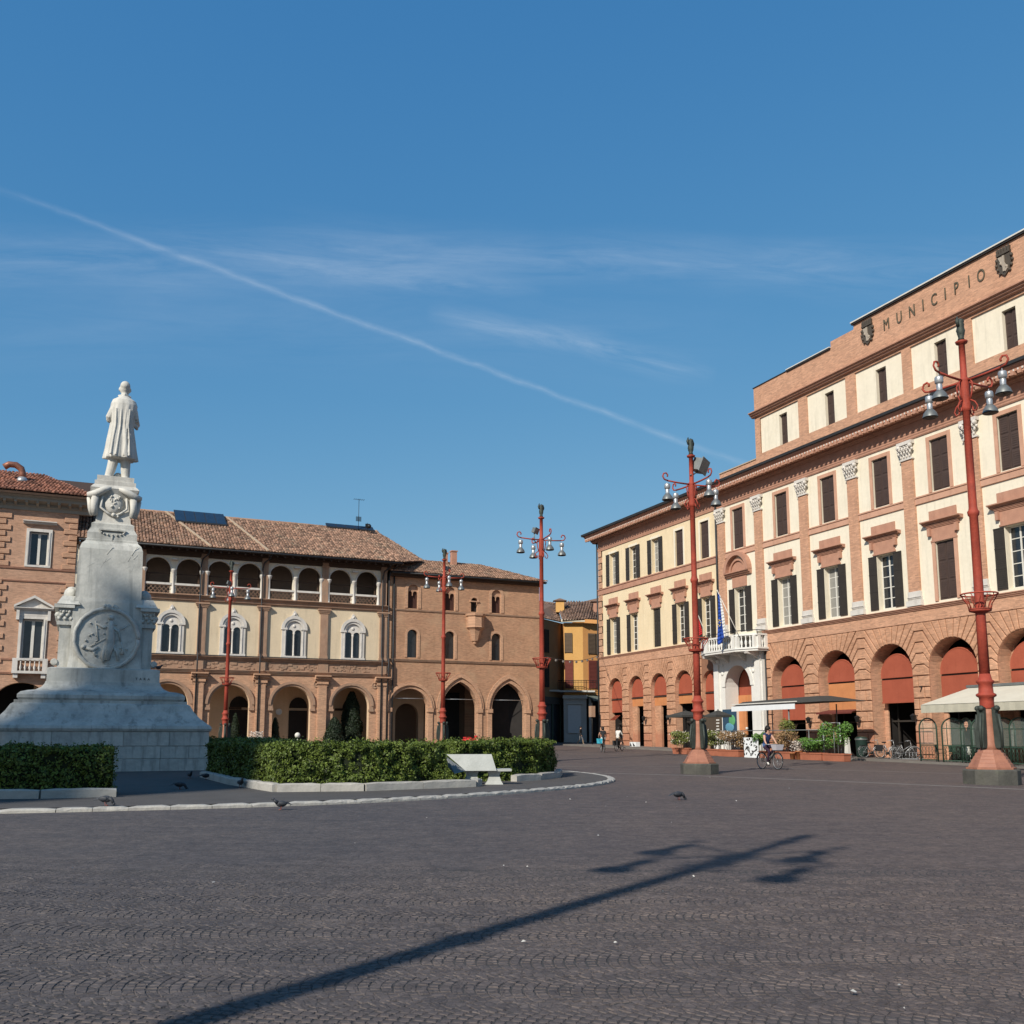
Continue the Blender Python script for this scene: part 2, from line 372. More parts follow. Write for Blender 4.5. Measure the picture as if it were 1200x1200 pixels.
def block(poly, gap, y0, y1):
    """one dressed stone: polygon in XZ with a recessed joint all round and a small chamfer"""
    if area(poly) < 0: poly = poly[::-1]
    p = inset(poly, gap); q = inset(poly, gap+.025); m = MB(); n = len(p)
    v = [(x, y0, z) for x, z in q] + [(x, y0+.025, z) for x, z in p] + [(x, y1, z) for x, z in p]
    f = [tuple(range(n))]
    for k in range(n): j = (k+1) % n; f += [(k, k+n, j+n, j), (k+n, k+2*n, j+2*n, j+n)]
    m.raw(v, f); return m
BLK = {}
def boxpiece(name, w, d, h, mats, parent, loc, ch=.02):
    k = (name, round(w, 3), round(d, 3), round(h, 3), str(mats))
    if k not in BLK:
        m = MB(); m.sqlathe([(w/2-ch, d/2-ch, 0), (w/2, d/2, ch), (w/2, d/2, h-ch), (w/2-ch, d/2-ch, h)]); BLK[k] = m.mesh(name, mats)
    return obj(name, BLK[k], parent, loc)
def tiles(u0f, u1f, y0, z0, y1, z1, mats, parent, name='roof_tiles', w=.24, L=.42):
    """courses of half round tiles on a roof plane from eave (y0,z0) to ridge (y1,z1); u0f,u1f give the side limits at each height"""
    m = MB(); run = sqrt((y1-y0)**2+(z1-z0)**2); n = int(run/(L*.8)); ey, ez = (y1-y0)/run, (z1-z0)/run; ny, nz = -ez, ey
    for i in range(n+1):
        t = i/n; a, b = u0f(t), u1f(t); k = int((b-a)/w); d = i*run/n - .05
        for j in range(k+1):
            x = a+(b-a)*j/max(k, 1) + random.uniform(-.015, .015); h = random.uniform(0, .03); hh = .10+random.uniform(-.01, .015)
            dl = L*random.uniform(.95, 1.05); sk = random.uniform(-.02, .02)
            P = []
            for (dd, s_) in ((d, 1.), (d+dl, .86)):
                for (dx, up) in ((-.115, .0), (-.06, hh*.85), (.06, hh*.85), (.115, .0)):
                    up2 = up + h + (.045 if dd == d else .0)
                    P.append((x+dx*s_ + (sk if dd > d else 0), y0+ey*dd+ny*up2, z0+ez*dd+nz*up2))
            m.raw(P, [(0,4,5,1),(1,5,6,2),(2,6,7,3),(0,1,2,3)])
    o = m.build(name, mats, parent, kind='stuff'); return o
RZ = {}
def frameR(): return radians(90-156.2)
def frameL(): return radians(90-66.1)
PR = (8.190, 90.0); PL = (2.408, 86.0)
def locR(u, y=0., z=0.):
    a = frameR(); return (PR[0]+u*cos(a)-y*sin(a), PR[1]+u*sin(a)+y*cos(a), z)
def locL(u, y=0., z=0.):
    a = frameL(); return (PL[0]+u*cos(a)-y*sin(a), PL[1]+u*sin(a)+y*cos(a), z)
SH = {}
def shared(key, fn, mats):
    if key not in SH: m = MB(); fn(m); SH[key] = m.mesh(key.split('|')[0], mats)
    return SH[key]
def cornice(m, x0, x1, z, h, p, y=0., mi=0, steps=3):
    """stepped and raked moulding projecting p at its top"""
    pts = [(y+.05, z), (y-.06, z)]
    for i in range(steps):
        a = (i+1)/steps; pts += [(y-.06-(p-.06)*a, z+h*(i+.45)/steps), (y-.06-(p-.06)*a, z+h*(i+1)/steps)]
    pts += [(y+.05, z+h)]; m.prismx(pts[::-1], x0, x1, mi)
# ---------------------------------------------------------------- window pieces
def closed_shutter(w, h):
    def f(m):
        lw = w/2
        for s in (0, 1):
            x0 = -w/2+s*lw+.012; x1 = x0+lw-.024
            m.box(x0, x1, 0, .05, 0, h)
            for k in range(3):
                za = .1+k*(h-.1)/3; zb = za+(h-.1)/3-.1
                m.box(x0+.07, x1-.07, -.025, 0, za, zb)
                for q in range(int((zb-za)/.12)): m.box(x0+.1, x1-.1, -.04, -.025, za+.04+q*.12, za+.1+q*.12)
    return f
def open_shutter(w, h):
    def f(m):
        m.box(0, w, -.04, 0, 0, h)
        for k in range(3):
            za = .08+k*(h-.08)/3; zb = za+(h-.08)/3-.08
            for q in range(int((zb-za)/.11)): m.box(.06, w-.06, -.055, -.04, za+q*.11, za+.06+q*.11)
            m.box(.0, w, -.062, -.04, zb+.01, zb+.07)
    return f
def casement(w, h, nx=2, nz=5, t=.045):
    def f(m):
        m.box(-w/2, -w/2+.07, 0, .06, 0, h); m.box(w/2-.07, w/2, 0, .06, 0, h)
        m.box(-w/2+.07, w/2-.07, 0, .06, 0, .08); m.box(-w/2+.07, w/2-.07, 0, .06, h-.07, h)
        for i in range(1, nx):
            x = -w/2+w*i/nx; m.box(x-.045, x+.045, -.01, .05, .08, h-.07)
        for k in range(1, nz):
            z = h*k/nz; m.box(-w/2+.07, w/2-.07, .012, .045, z-t/2, z+t/2)
    return f
def put_window(parent, c, y, z, w, h, nx=2, nz=5, mat_='frame', t=.045):
    me = shared(f'window|{w:.2f}{h:.2f}{nx}{nz}{mat_}{t}', casement(w, h, nx, nz, t), mat_)
    o = obj('window', me, parent, (c, y, z))
    def pane(m): m.face([(-w/2,0,0),(w/2,0,0),(w/2,0,h),(-w/2,0,h)])
    obj('pane', shared(f'pane|{w:.2f}{h:.2f}', pane, 'glass'), o, (0, .03, 0))
    k = int(c*7) % 3
    if k: a, b = ((.03, .62), (.40, .97))[k-1]; q = MB(); q.face([(-w/2+w*a, 0, h*(.0 if k == 1 else .35)), (-w/2+w*b, 0, h*(.0 if k == 1 else .35)), (-w/2+w*b, 0, h), (-w/2+w*a, 0, h)]); q.build('curtain', solid('net_curtain', (.30, .29, .26)), o, (0, .027, 0))
    return o
def backwall(m, u0, u1, z0, z1, y, mi=0): m.face([(u0,y,z0),(u1,y,z0),(u1,y,z1),(u0,y,z1)], mi)
def rusticated(parent, cs, R, zs, zband, zlow, edges, joined=None, mats='blocks', y=-.08):
    """courses and voussoirs of an arcade; joined collects them in one mesh where they are too small to tell apart"""
    J = MB() if joined else None
    def emit(poly):
        b = block(poly, .028, y, .02)
        if J is not None: J.add(b)
        else: b.build('stone_block', mats, parent)
    st = .64; base = 4.97 if zs < 5.5 else 5.05; th = [0, 13, 27, 41, 54]
    ed = [edges[0]] + [None]*(len(cs)-1) + [edges[1]]
    for i in range(len(cs)+1):
        L = cs[i-1]+R if i > 0 else edges[0]; Rr = cs[i]-R if i < len(cs) else edges[1]
        if Rr-L < .15: continue
        k = 0; z1 = base
        while z1 > zlow:
            z0 = max(z1-st, zlow)
            mid = (L+Rr)/2 + (.22 if k % 2 else -.22)*min(1, (Rr-L))
            if z1-z0 > .15:
                for a, b in ((L, mid), (mid, Rr)):
                    emit([(a, z0), (b, z0), (b, z1), (a, z1)])
            z1 = z0; k += 1
        c = (L+Rr)/2; H = [base+st*(q+1) for q in range(4)] + [zband]
        for q in range(5):
            z0l = base if q == 0 else None
            def side(cc, sgn, t):   # point on the arch at angle t
                return (cc+sgn*R*cos(radians(t)), zs+R*sin(radians(t)))
            hl, hh = (base if q == 0 else H[q-1]), min(H[q], zband)
            f0 = .28 if q < 4 else .34; fl = min(f0, (Rr-L)/2*.6)
            poly = []
            if i > 0:
                lo = (L, base) if q == 0 else side(cs[i-1], 1, th[q-1]); up = side(cs[i-1], 1, th[q])
                P_l = [lo]; P_u = [up]
            else: P_l = [(L, hl)]; P_u = [(L, hh)]
            if i < len(cs):
                lo2 = (Rr, base) if q == 0 else side(cs[i], -1, th[q-1]); up2 = side(cs[i], -1, th[q])
                Q_l = [lo2]; Q_u = [up2]
            else: Q_l = [(Rr, hl)]; Q_u = [(Rr, hh)]
            lowm = [] if q == 0 else [(c-fl, hl), (c+fl, hl)]
            poly = P_l + lowm + Q_l + Q_u + [(c+fl, hh), (c-fl, hh)] + P_u
            pp = [poly[0]]
            for p_ in poly[1:]:
                if (Vector(p_)-Vector(pp[-1])).length > .03: pp.append(p_)
            emit(pp)
    V = [54, 64, 74, 84, 96, 106, 116, 126]
    for i, c in enumerate(cs):
        for a, b in zip(V, V[1:]):
            r = lambda t: (c+R*cos(radians(t)), zs+R*sin(radians(t)))
            tp = lambda t: (c+(zband-zs)/math.tan(radians(t)), zband)
            A0, B0, A1, B1 = r(a), r(b), tp(a), tp(b)
            lim0 = c - (c-(cs[i-1] if i else edges[0]-R))/2+.3; lim1 = c + ((cs[i+1] if i+1 < len(cs) else edges[1]+R)-c)/2-.3
            A1 = (min(max(A1[0], lim0), lim1), zband); B1 = (min(max(B1[0], lim0), lim1), zband)
            emit([A0, A1, B1, B0])
        # small filler between first voussoir and spandrel is covered by the backing wall
    if J is not None: J.build(joined, mats, parent, kind='stuff')

# ================================================================ TOWN HALL (pale centre block)
TH = thing('town_hall', 'tall cream and brick town hall with MUNICIPIO lettered on its stepped attic', 'building', (PR[0], PR[1], 0), frameR())
cs = [26.37, 31.02, 35.64, 40.12, 44.66, 49.2, 53.7]; R1 = 1.62; U0, U1 = 18.98, 58.
pil = [19.45, 23.9, 28.72, 33.33, 37.85, 42.38, 46.93, 51.45, 55.9]
m = MB()
wallband(m, 24.02, U1, -.5, 8.05, [(c-R1, c+R1, -.5, 5.35, 'a') for c in cs], 0, 1.1, 0, 1)
m.build('arcade_wall', ['blockside', 'brick_r'], TH)
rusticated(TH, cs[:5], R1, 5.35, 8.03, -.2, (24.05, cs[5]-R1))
rusticated(TH, cs[5:], R1, 5.35, 8.03, -.2, (cs[5]+R1+9, U1)) if False else None
m = MB()
for c in cs[5:]: pass
m = MB(); m.box(U0, 24.02, -.02, .3, 7.8, 8.73); m.build('balcony_wall', 'white', TH)
m = MB()   # ledge and plain band above the arches
wallband(m, 24.02, U1, 8.05, 8.72, [], -.06, 0); m.box(24.02, U1, -.06, .1, 8.045, 8.06)
m.build('band_course', 'brick_r', TH)
m = MB(); cornice(m, 24.02, U1, 8.7, .24, .26); m.build('ledge', 'cornice', TH)
# upper wall
ws1 = [21.45]+cs; m = MB()
wallband(m, U0, U1, 8.72, 14.7, [(c-.65, c+.65, 9.12, 12.45, 'r') for c in ws1], 0, .42)
wallband(m, U0, U1, 14.7, 18.95, [(c-.64, c+.64, 15.42, 18.45, 'r') for c in [21.45]+cs], 0, .3)
m.build('plaster_wall', 'creamR', TH)
m = MB(); m.box(U0, U1, .45, 13, 8.72, 20.5); m.box(U0, U1, 3.4, 13, -.5, 8.7); m.box(U0, U1, .5, 3.4, 7.2, 8.7)
for c in cs: m.box(c-R1-.72, c-R1+.0, 1.12, 3.4, -.5, 7.2)
m.build('inner_walls', 'dark', TH)
for a, b in zip(pil, pil[1:]):
    m = MB(); m.prismx([(0, 14.88), (-.09, 14.9), (-.09, 15.24), (-.14, 15.26), (-.14, 15.34), (0, 15.36)][::-1], a+.42, b-.42); m.build('string_course', 'pinkstone', TH)
def pilm(m): m.box(-.42, .42, -.13, .0, 9.85, 17.72)
def pilb(m):
    m.box(-.55, .55, -.24, 0, 9.0, 9.32); cornice(m, -.5, .5, 9.32, .22, .2); m.box(-.46, .46, -.16, 0, 9.54, 9.85)
def capm(m):
    m.box(-.5, .5, -.2, 0, 17.70, 17.80); m.frus(0, -.08, 17.8, 18.62, .33, .08, .36, .1)
    for row, (z, n_, r) in enumerate(((17.93, 4, .075), (18.16, 5, .08), (18.38, 4, .085))):
        for k in range(n_):
            x = (k-(n_-1)/2)*.215; m.ball((x, -.2-.06*row, z), r, 6, 4, 0, .8, 1, 1.5); m.ball((x, -.27-.07*row, z+.09), r*.6, 5, 3)
    for s_ in (-1, 1):
        m.ball((s_*.44, -.26, 18.5), .15, 8, 5); m.ball((s_*.52, -.2, 18.3), .09, 6, 4)
    m.box(-.56, .56, -.3, 0, 18.62, 18.82)
for u in pil:
    p = obj('pilaster', shared('pilaster', pilm, 'brick_r'), TH, (u, 0, 0))
    obj('capital', shared('capital', capm, 'white'), p); obj('base', shared('pilaster_base', pilb, 'white'), p)
# top floor windows
def sur_top(m):
    for s_ in (-1, 1): m.box(s_*.64, s_*.86, -.05, .02, 15.40, 18.68)
    m.box(-.64, .64, -.05, .02, 18.45, 18.68)
for c in [21.45]+cs:
    s_ = obj('window_surround', shared('window_surround|t', sur_top, 'pinkstone'), TH, (c, 0, 0))
    obj('shutter', shared('shutter|t', closed_shutter(1.27, 3.0), 'shutter'), TH, (c, .12, 15.43))
def hood(m):
    m.box(-.85, .85, -.06, .02, 12.56, 13.30); m.box(-.9, .9, -.10, .02, 12.48, 12.58)
    cornice(m, -1.12, 1.12, 13.28, .2, .2); cornice(m, -1.36, 1.36, 13.48, .22, .42, 0, 0, 2); m.box(-.95, .95, -.07, .02, 13.70, 14.30)
    for s_ in (-1, 1): m.box(s_*.86, s_*1.04, -.2, .02, 12.85, 13.3)
def jambs(m):
    for s_ in (-1, 1): m.box(s_*.65, s_*.87, -.07, .02, 9.1, 12.5)
for i, c in enumerate(cs):
    h_ = obj('window_hood', shared('window_hood', hood, 'cornice'), TH, (c, 0, 0))
    if i in (3, 5):
        obj('window_surround', shared('window_surround|f', jambs, 'pinkstone'), TH, (c, 0, 0))
        obj('shutter', shared('shutter|f', closed_shutter(1.28, 3.3), 'shutter'), TH, (c, .1, 9.14))
    else:
        put_window(TH, c, .34, 9.14, 1.28, 3.3, 2, 5)
        for s_ in (0, 1):
            obj('shutter', shared('shutter|o', open_shutter(.64, 3.3), 'shutteru'), TH, (c-1.31 if s_ == 0 else c+.67, -.02, 9.14))
# balcony window with curved pediment
m = MB(); c = 21.45
m.box(c-.85, c+.85, -.06, .02, 12.5, 13.3); cornice(m, c-1.45, c+1.45, 13.3, .34, .42)
m.prism([(c+1.35*cos(pi*i/12), 13.64+.82*sin(pi*i/12)) for i in range(13)], -.1, .02)
ring(m, c-1.18, c+1.18, 13.66, .28, -.42, .0, 'a', 14); ring(m, c-.8, c+.8, 13.66, .14, -.22, -.1, 'a', 12)
m.build('window_pediment', 'cornice', TH)
put_window(TH, c, .34, 9.14, 1.28, 3.3, 2, 5)
for s_ in (0, 1): obj('shutter', SH['shutter|o'], TH, (c-1.31 if s_ == 0 else c+.67, -.02, 9.14))
# entablature
m = MB(); cornice(m, U0, U1, 18.9, .42, .16); m.box(U0, U1, -.06, .46, 19.32, 19.86); m.build('architrave', 'cornice', TH)
m = MB(); m.prismx([(.4, 19.86), (-.12, 19.86), (-.2, 19.98), (-.32, 20.0), (-.32, 20.1), (-.95, 20.14), (-.95, 20.3), (-1.1, 20.42), (-1.1, 20.48), (.4, 20.48)][::-1], U0, U1); m.build('cornice', 'cornice', TH)
m = MB(); x = U0+.15
while x < U1: m.box(x, x+.11, -.30, -.13, 19.99, 20.12); m.box(x, x+.12, -.93, -.62, 20.02, 20.135); x += .26
m.build('dentils', 'pinkstone', TH, kind='stuff')
m = MB(); x = U0+.2; k = 0
while x < U1:
    m.box(x, x+.07, -.985, -.94, 20.15, 20.25); x += .26
m.build('drip_blocks', 'white', TH, kind='stuff')
m = MB(); x = U0+.2
while x < U1: m.prismx([(-1.04, 20.14), (-1.04, 19.94), (-.9, 19.94), (-.55, 20.14)], x, x+.2); x += .43
m.build('modillions', 'cornice', TH, kind='stuff')
m = MB(); m.prismx([(-1.08, 20.48), (-1.22, 20.50), (-1.24, 20.66), (-1.05, 20.70), (.0, 20.9), (.0, 20.48)][::-1], U0, U1); m.build('gutter', 'lead', TH)
# attic
pan = [(24.42, 28.55), (29.42, 33.1), (33.95, 37.82), (38.5, 42.22), (42.85, 46.75), (47.4, 51.2), (51.9, 55.9)]
m = MB(); wallband(m, 23.85, U1, 20.6, 24.7, [(a, b, 21.85, 24.52, 'r') for a, b in pan], 0, .1)
for z0, z1, x0, x1 in ((24.7, 26.95, 23.85, 31.96), (24.7, 27.42, 31.96, 34.08), (24.7, 27.70, 34.08, U1)): m.box(x0, x1, 0, .5, z0, z1)
m.box(23.85, 24.42, .02, 12, 20.7, 24.7); m.box(24.42, U1, 2, 12, 20.6, 24.9)
m.build('attic_wall', 'brick_r', TH)
m = MB()
wc = [26.85, 31.5, 36.05, 40.6, 45.15, 49.6, 54.2]
for (a, b), w_ in zip(pan, wc): wallband(m, a, b, 21.85, 24.52, [(w_-.42, w_+.42, 21.85, 24.12, 'r')], .1, .5)
m.build('attic_panels', 'creamR', TH)
for w_ in wc: obj('shutter', shared('shutter|a', closed_shutter(.84, 2.27), 'shutter'), TH, (w_, .32, 21.86))
m = MB(); cornice(m, 23.65, U1, 24.68, .36, .44); m.box(23.6, U1, -.2, .1, 25.04, 25.14); m.build('attic_cornice', 'cornice', TH)
m = MB(); m.box(34.0, U1, -.14, .64, 27.70, 27.80); m.build('parapet_coping', 'lead', TH)
m = MB(); m.box(34.0, U1, -.2, .66, 27.80, 27.88); m.box(27.6, 31.95, -.14, .6, 27.0, 27.06); m.build('roof_edge', 'frame', TH)
m = MB(); m.box(23.8, 31.95, -.06, .56, 26.95, 27.0); m.box(27.6, 31.95, -.1, .6, 26.9, 27.0); m.build('tile_edge', 'lead', TH)
m = MB(); m.box(U0, 23.83, .3, .8, 20.9, 21.7); m.build('low_parapet', 'brick_r', TH)
m = MB(); m.box(U0, 23.83, .24, .86, 21.7, 21.78); m.build('low_coping', 'mortar', TH)
# letters M U N I C I P I O
def letter(ch, parent, u, y, z, h, mats, w=1.0, depth=.07):
    cu = bpy.data.curves.new('letter', 'FONT'); cu.body = ch; cu.size = h*1.38; cu.extrude = depth/2; cu.align_x = 'CENTER'; cu.resolution_u = 3
    t = bpy.data.objects.new('tmp', cu); COL.objects.link(t); dg = bpy.context.evaluated_depsgraph_get(); dg.update()
    me = bpy.data.meshes.new_from_object(t.evaluated_get(dg)); bpy.data.objects.remove(t)
    me.materials.clear(); me.materials.append(A[mats]); o = obj('letter', me, parent, (u, y, z), rot=(pi/2, 0, 0)); o.scale = (w, 1, 1); return o
for ch, u in zip('MUNICIPIO', (36.84, 37.87, 38.86, 39.70, 40.51, 41.31, 42.08, 42.95, 43.74)): letter(ch, TH, u, -.03, 26.30, .74, 'blackt', .66, .05)
def crest(m):
    m.prism([(-.5, .5), (-.5, -.1), (-.34, -.5), (0, -.75), (.34, -.5), (.5, -.1), (.5, .5)], -.12, 0)
    for p in ([(-.4,.4),(-.15,.4),(.3,-.4),(.1,-.56)], ): m.prism(p, -.19, -.12, 1)
    m.box(-.07, .07, -.2, -.12, -.5, .42, 1); m.ball((.2, -.14, -.28), .1, 8, 5, 1); m.ball((-.2, -.16, .0), .1, 8, 5, 1)
    m.box(-.52, .52, -.2, 0, .5, .62)
    for k in range(5): m.frus(-.42+k*.21, -.1, .62, .86, .07, .08, .1, .08); m.ball((-.42+k*.21, -.1, .9), .07, 6, 4)
    for s_ in (-1, 1):
        for (x, z, r) in ((.56, .3, .12), (.62, .02, .1), (.52, -.25, .11), (.4, -.52, .09)): m.ball((s_*x, -.08, z), r, 6, 4)
for u in (35.3, 45.25): o_ = obj('coat_of_arms', shared('coat_of_arms', crest, [mat('crest_bronze', (.10, .08, .06), (.06, .05, .04), 8, .6), mat('crest_stone', (.42, .36, .29), None, 5, .8)]), TH, (u, 0, 26.64)); o_.scale = (.80, .8, .96)
# panels filling the arches
def lun(R, zs, m, y, zb=4.93): m.prism([(-R, zb), (R, zb)] + [(R*cos(pi*i/16), zs+R*sin(pi*i/16)) for i in range(17)], y, y+.12)
heights = [(2.75, 'red'), (3.12, 'orange'), (3.6, 'red'), (3.3, 'red'), (3.0, 'red'), (3.0, 'red'), (3.0, 'red')]
for i, c in enumerate(cs):
    zb, cm = heights[i]
    m = MB(); rr = 1.30; N_ = 18
    P0 = [(rr*cos(pi*k/N_), 5.14+rr*sin(pi*k/N_)) for k in range(N_+1)]
    lay = [(.42, .93), (.40, .97), (.46, 1.0), (1.1, 1.0)]; V_ = []
    for yy, s_ in lay: V_ += [(x*s_, yy, 5.0+(z-5.0)*s_) for x, z in [(rr, 5.0)]+P0+[(-rr, 5.0)]]
    n_ = N_+3; F_ = [tuple(range(n_))]
    for a in range(3):
        for k in range(n_): F_.append((a*n_+k, (a+1)*n_+k, (a+1)*n_+(k+1)%n_, a*n_+(k+1)%n_))
    m.raw(V_, F_); m.build('lunette_awning', 'red', TH, (c, 0, 0))
    m = MB(); m.box(-1.30, 1.30, .52, .9, 4.90, 4.99); m.build('transom_shadow', 'shutter', TH, (c, 0, 0))  # strip coloured dark to paint the thin shadow line under the lunette
    m = MB(); m.box(-1.32, 1.32, .5, .62, zb, 4.9); m.box(-1.32, 1.32, .44, .66, zb-.1, zb); m.build('shop_panel', cm, TH, (c, 0, 0))
    m = MB(); m.box(-R1, -1.33, .9, 1.0, -.2, 7.0); m.box(1.33, R1, .9, 1.0, -.2, 7.0); m.build('recess_jamb', 'brick_r', TH, (c, 0, 0))
    m = MB(); m.box(-1.2, -1.12, 1.5, 1.56, 0, zb); m.box(.2, .28, 1.5, 1.56, 0, zb); m.box(-1.6, 1.6, 1.48, 1.56, 2.4, 2.5); m.build('door_frame', 'shutteru', TH, (c, 0, 0))
m = MB(); m.face([(-1.4,0,0),(1.4,0,0),(1.6,-1.0,-.2),(-1.6,-1.0,-.2)]); m.face([(-1.6,-1.0,-.2),(1.6,-1.0,-.2),(1.6,-1.0,-.3),(-1.6,-1.0,-.3)])
m.build('door_awning', solid('maroon_cloth', (.16, .04, .03)), TH, (31.02, .6, 3.25))
# portal and balcony
m = MB(); wallband(m, 18.3, 24.0, -.3, 7.9, [(19.62, 22.72, -.3, 5.2, 'a')], -.28, 1.2, 0, 0); m.box(18.3, 18.32, -.28, .3, -.3, 7.9); m.box(23.98, 24.0, -.28, .3, -.3, 7.9)
m.build('marble_portal', 'white2', TH)
m = MB(); ring(m, 19.66, 22.68, 5.2, .34, -.34, -.27, 'a')
for u in (18.42, 23.32): m.box(u, u+.56, -.42, -.27, -.3, 6.9); cornice(m, u-.1, u+.66, 6.9, .35, .18, -.27); m.box(u-.08, u+.64, -.5, -.27, -.3, .9)
for u in (19.35, 23.0):
    for z in (6.2, 6.8): m.ball((u, -.3, z), .16, 6, 4, 0, 1, .5, 1)
m.build('portal_relief', 'white2', TH)
m = MB(); m.prism([(19.6, 4.6), (22.7, 4.6)] + [(21.17+1.55*cos(pi*i/16), 5.2+1.55*sin(pi*i/16)) for i in range(17)], 1.0, 1.1); m.build('portal_tympanum', 'red', TH)
m = MB(); m.box(19.6, 20.5, .9, 1.0, -.3, 4.6); m.box(20.5, 22.74, .95, 1.05, 3.9, 4.6); m.build('portal_panel', 'orange', TH)
m = MB(); BC, BW, BP = 21.1, 3.35, 1.75
outl = [(BC-BW, 0), (BC-BW, -BP*.55), (BC-BW*.55, -BP), (BC+BW*.55, -BP), (BC+BW, -BP*.55), (BC+BW, 0)]
def slab(m, outl, z0, z1, g=0):
    n = len(outl); pts = [((x-BC)*(1+g)+BC, y*(1+g)) for x, y in outl]
    m.raw([(x, y, z0) for x, y in pts]+[(x, y, z1) for x, y in pts], [tuple(range(n-1,-1,-1)), tuple(range(n, 2*n))]+[(k, (k+1) % n, (k+1) % n+n, k+n) for k in range(n)])
slab(m, outl, 7.52, 7.66); slab(m, outl, 7.66, 7.78, .03); slab(m, outl, 8.62, 8.74, .0)
B = m.build('balcony_slab', 'white2', TH)
def balus(m): m.lathe([(.07, 0), (.07, .08), (.045, .12), (.1, .3), (.09, .42), (.04, .56), (.04, .7), (.07, .78), (.07, .84)], 8)
for a, b in zip(outl, outl[1:]):
    L_ = sqrt((a[0]-b[0])**2+(a[1]-b[1])**2); k = max(2, int(L_/.3))
    for j in range(k): 
        t = (j+.5)/k; x, y = a[0]+(b[0]-a[0])*t, a[1]+(b[1]-a[1])*t; x = BC+(x-BC)*.96; y *= .95
        if j in (0, k-1): boxpiece('balcony_pier', .24, .24, .84, 'white2', B, (x, y, 7.78))
        else: obj('baluster', shared('baluster', balus, 'white2'), B, (x, y, 7.78))
m = MB(); m.tube([(x, y, 8.98) for x, y in outl], .03, 6)
for x, y in outl: m.tube([(x, y, 8.7), (x, y, 9.0)], .025, 6)
m.build('handrail', 'dkmetal', TH)
def corb(m): m.prismx([(0, 0), (-.25, 0), (-.75, .35), (-1.35, .45), (-1.4, .62), (0, .62)][::-1], -.16, .16)
for u in (18.6, 20.1, 22.1, 23.6): obj('balcony_bracket', shared('balcony_bracket', corb, 'white'), TH, (u, 0, 6.92))
m = MB(); m.tube([(24.2, -.12, 0), (24.2, -.12, 8.0)], .06, 8); m.tube([(18.95, -.2, 7.9), (18.95, -.2, 20.2)], .07, 8); m.build('downpipe', 'lead', TH)
def lant(m):
    m.box(-.02, .02, -.35, 0, .3, .34); m.frus(0, -.34, 0, .3, .06, .06, .12, .12); m.frus(0, -.34, .3, .42, .14, .14, .02, .02)
for c in (28.7, 33.1, 37.5): obj('wall_lantern', shared('wall_lantern', lant, 'dkmetal'), TH, (c, -.08, 2.4))
m = MB()
for i in range(4): letter('7', TH, 37.9, -.12, 4.05, .34, 'dkmetal', 1, .03) if i == 0 else None
m = MB(); m.box(-.13, .13, -.16, 0, 0, .95); m.build('white_sign', 'frame', TH, (42.15, -.08, 5.5))

# ================================================================ TOWN HALL WING (warm beige)
TW = thing('town_hall_wing', 'warm beige three storey wing with small brick arcade left of the town hall', 'building', (PR[0], PR[1], 0), frameR())
cw = [2.9, 6.47, 10.12, 13.82, 17.55]; R2 = 1.2; V1 = 18.93
m = MB(); wallband(m, 0, V1, -.2, 8.05, [(c-R2, min(c+R2, 18.4), -.2, 5.6, 'a') for c in cw], 0, .6, 0, 1); m.box(0, .04, 0, 12, -.2, 20.4); m.build('arcade_wall', ['blockside', 'brick_r'], TW)
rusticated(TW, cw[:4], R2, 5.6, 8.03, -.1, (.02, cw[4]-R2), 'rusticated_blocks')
m = MB(); m.box(0, V1, -.06, .1, 8.05, 8.72); m.build('band_course', 'brick_r', TW)
m = MB(); cornice(m, 0, V1, 8.7, .2, .2); m.build('ledge', 'cornice', TW)
m = MB(); ww = [2.75, 6.35, 10.0, 13.65, 17.2]
wallband(m, .75, V1, 8.72, 14.7, [(c-.58, c+.58, 9.05, 12.3, 'r') for c in ww], 0, .4)
wallband(m, .75, V1, 14.7, 18.95, [(c-.58, c+.58, 15.4, 18.35, 'r') for c in ww], 0, .4); m.build('plaster_wall', 'beigeR', TW)
m = MB()
z = 8.75; k = 0
while z < 18.8: m.add(block([(0, z), (.78 if k % 2 else .6, z), (.78 if k % 2 else .6, z+.58), (0, z+.58)], .02, -.07, .02)); z += .6; k += 1
m.build('corner_quoins', 'quoinm', TW, kind='stuff')
m = MB(); m.box(0, V1, .42, 12, 8.7, 20.4); m.box(0, V1, 2.5, 12, -.2, 8.7); m.box(0, V1, .65, 2.5, 7.0, 8.7)
m.box(.76, V1, .02, .3, 0, .01)
for c in cw: m.box(c-R2-.6, c-R2, .62, 2.5, -.2, 7)
m.build('inner_walls', 'dark', TW)
m = MB(); m.prismx([(0, 14.72), (-.1, 14.74), (-.1, 15.18), (-.16, 15.2), (-.16, 15.3), (0, 15.32)][::-1], 0, V1); m.build('string_course', 'cornice', TW)
def sur_b(m):
    for s_ in (-1, 1): m.box(s_*.58, s_*.76, -.04, .02, 15.34, 18.55)
    m.box(-.58, .58, -.04, .02, 18.35, 18.55)
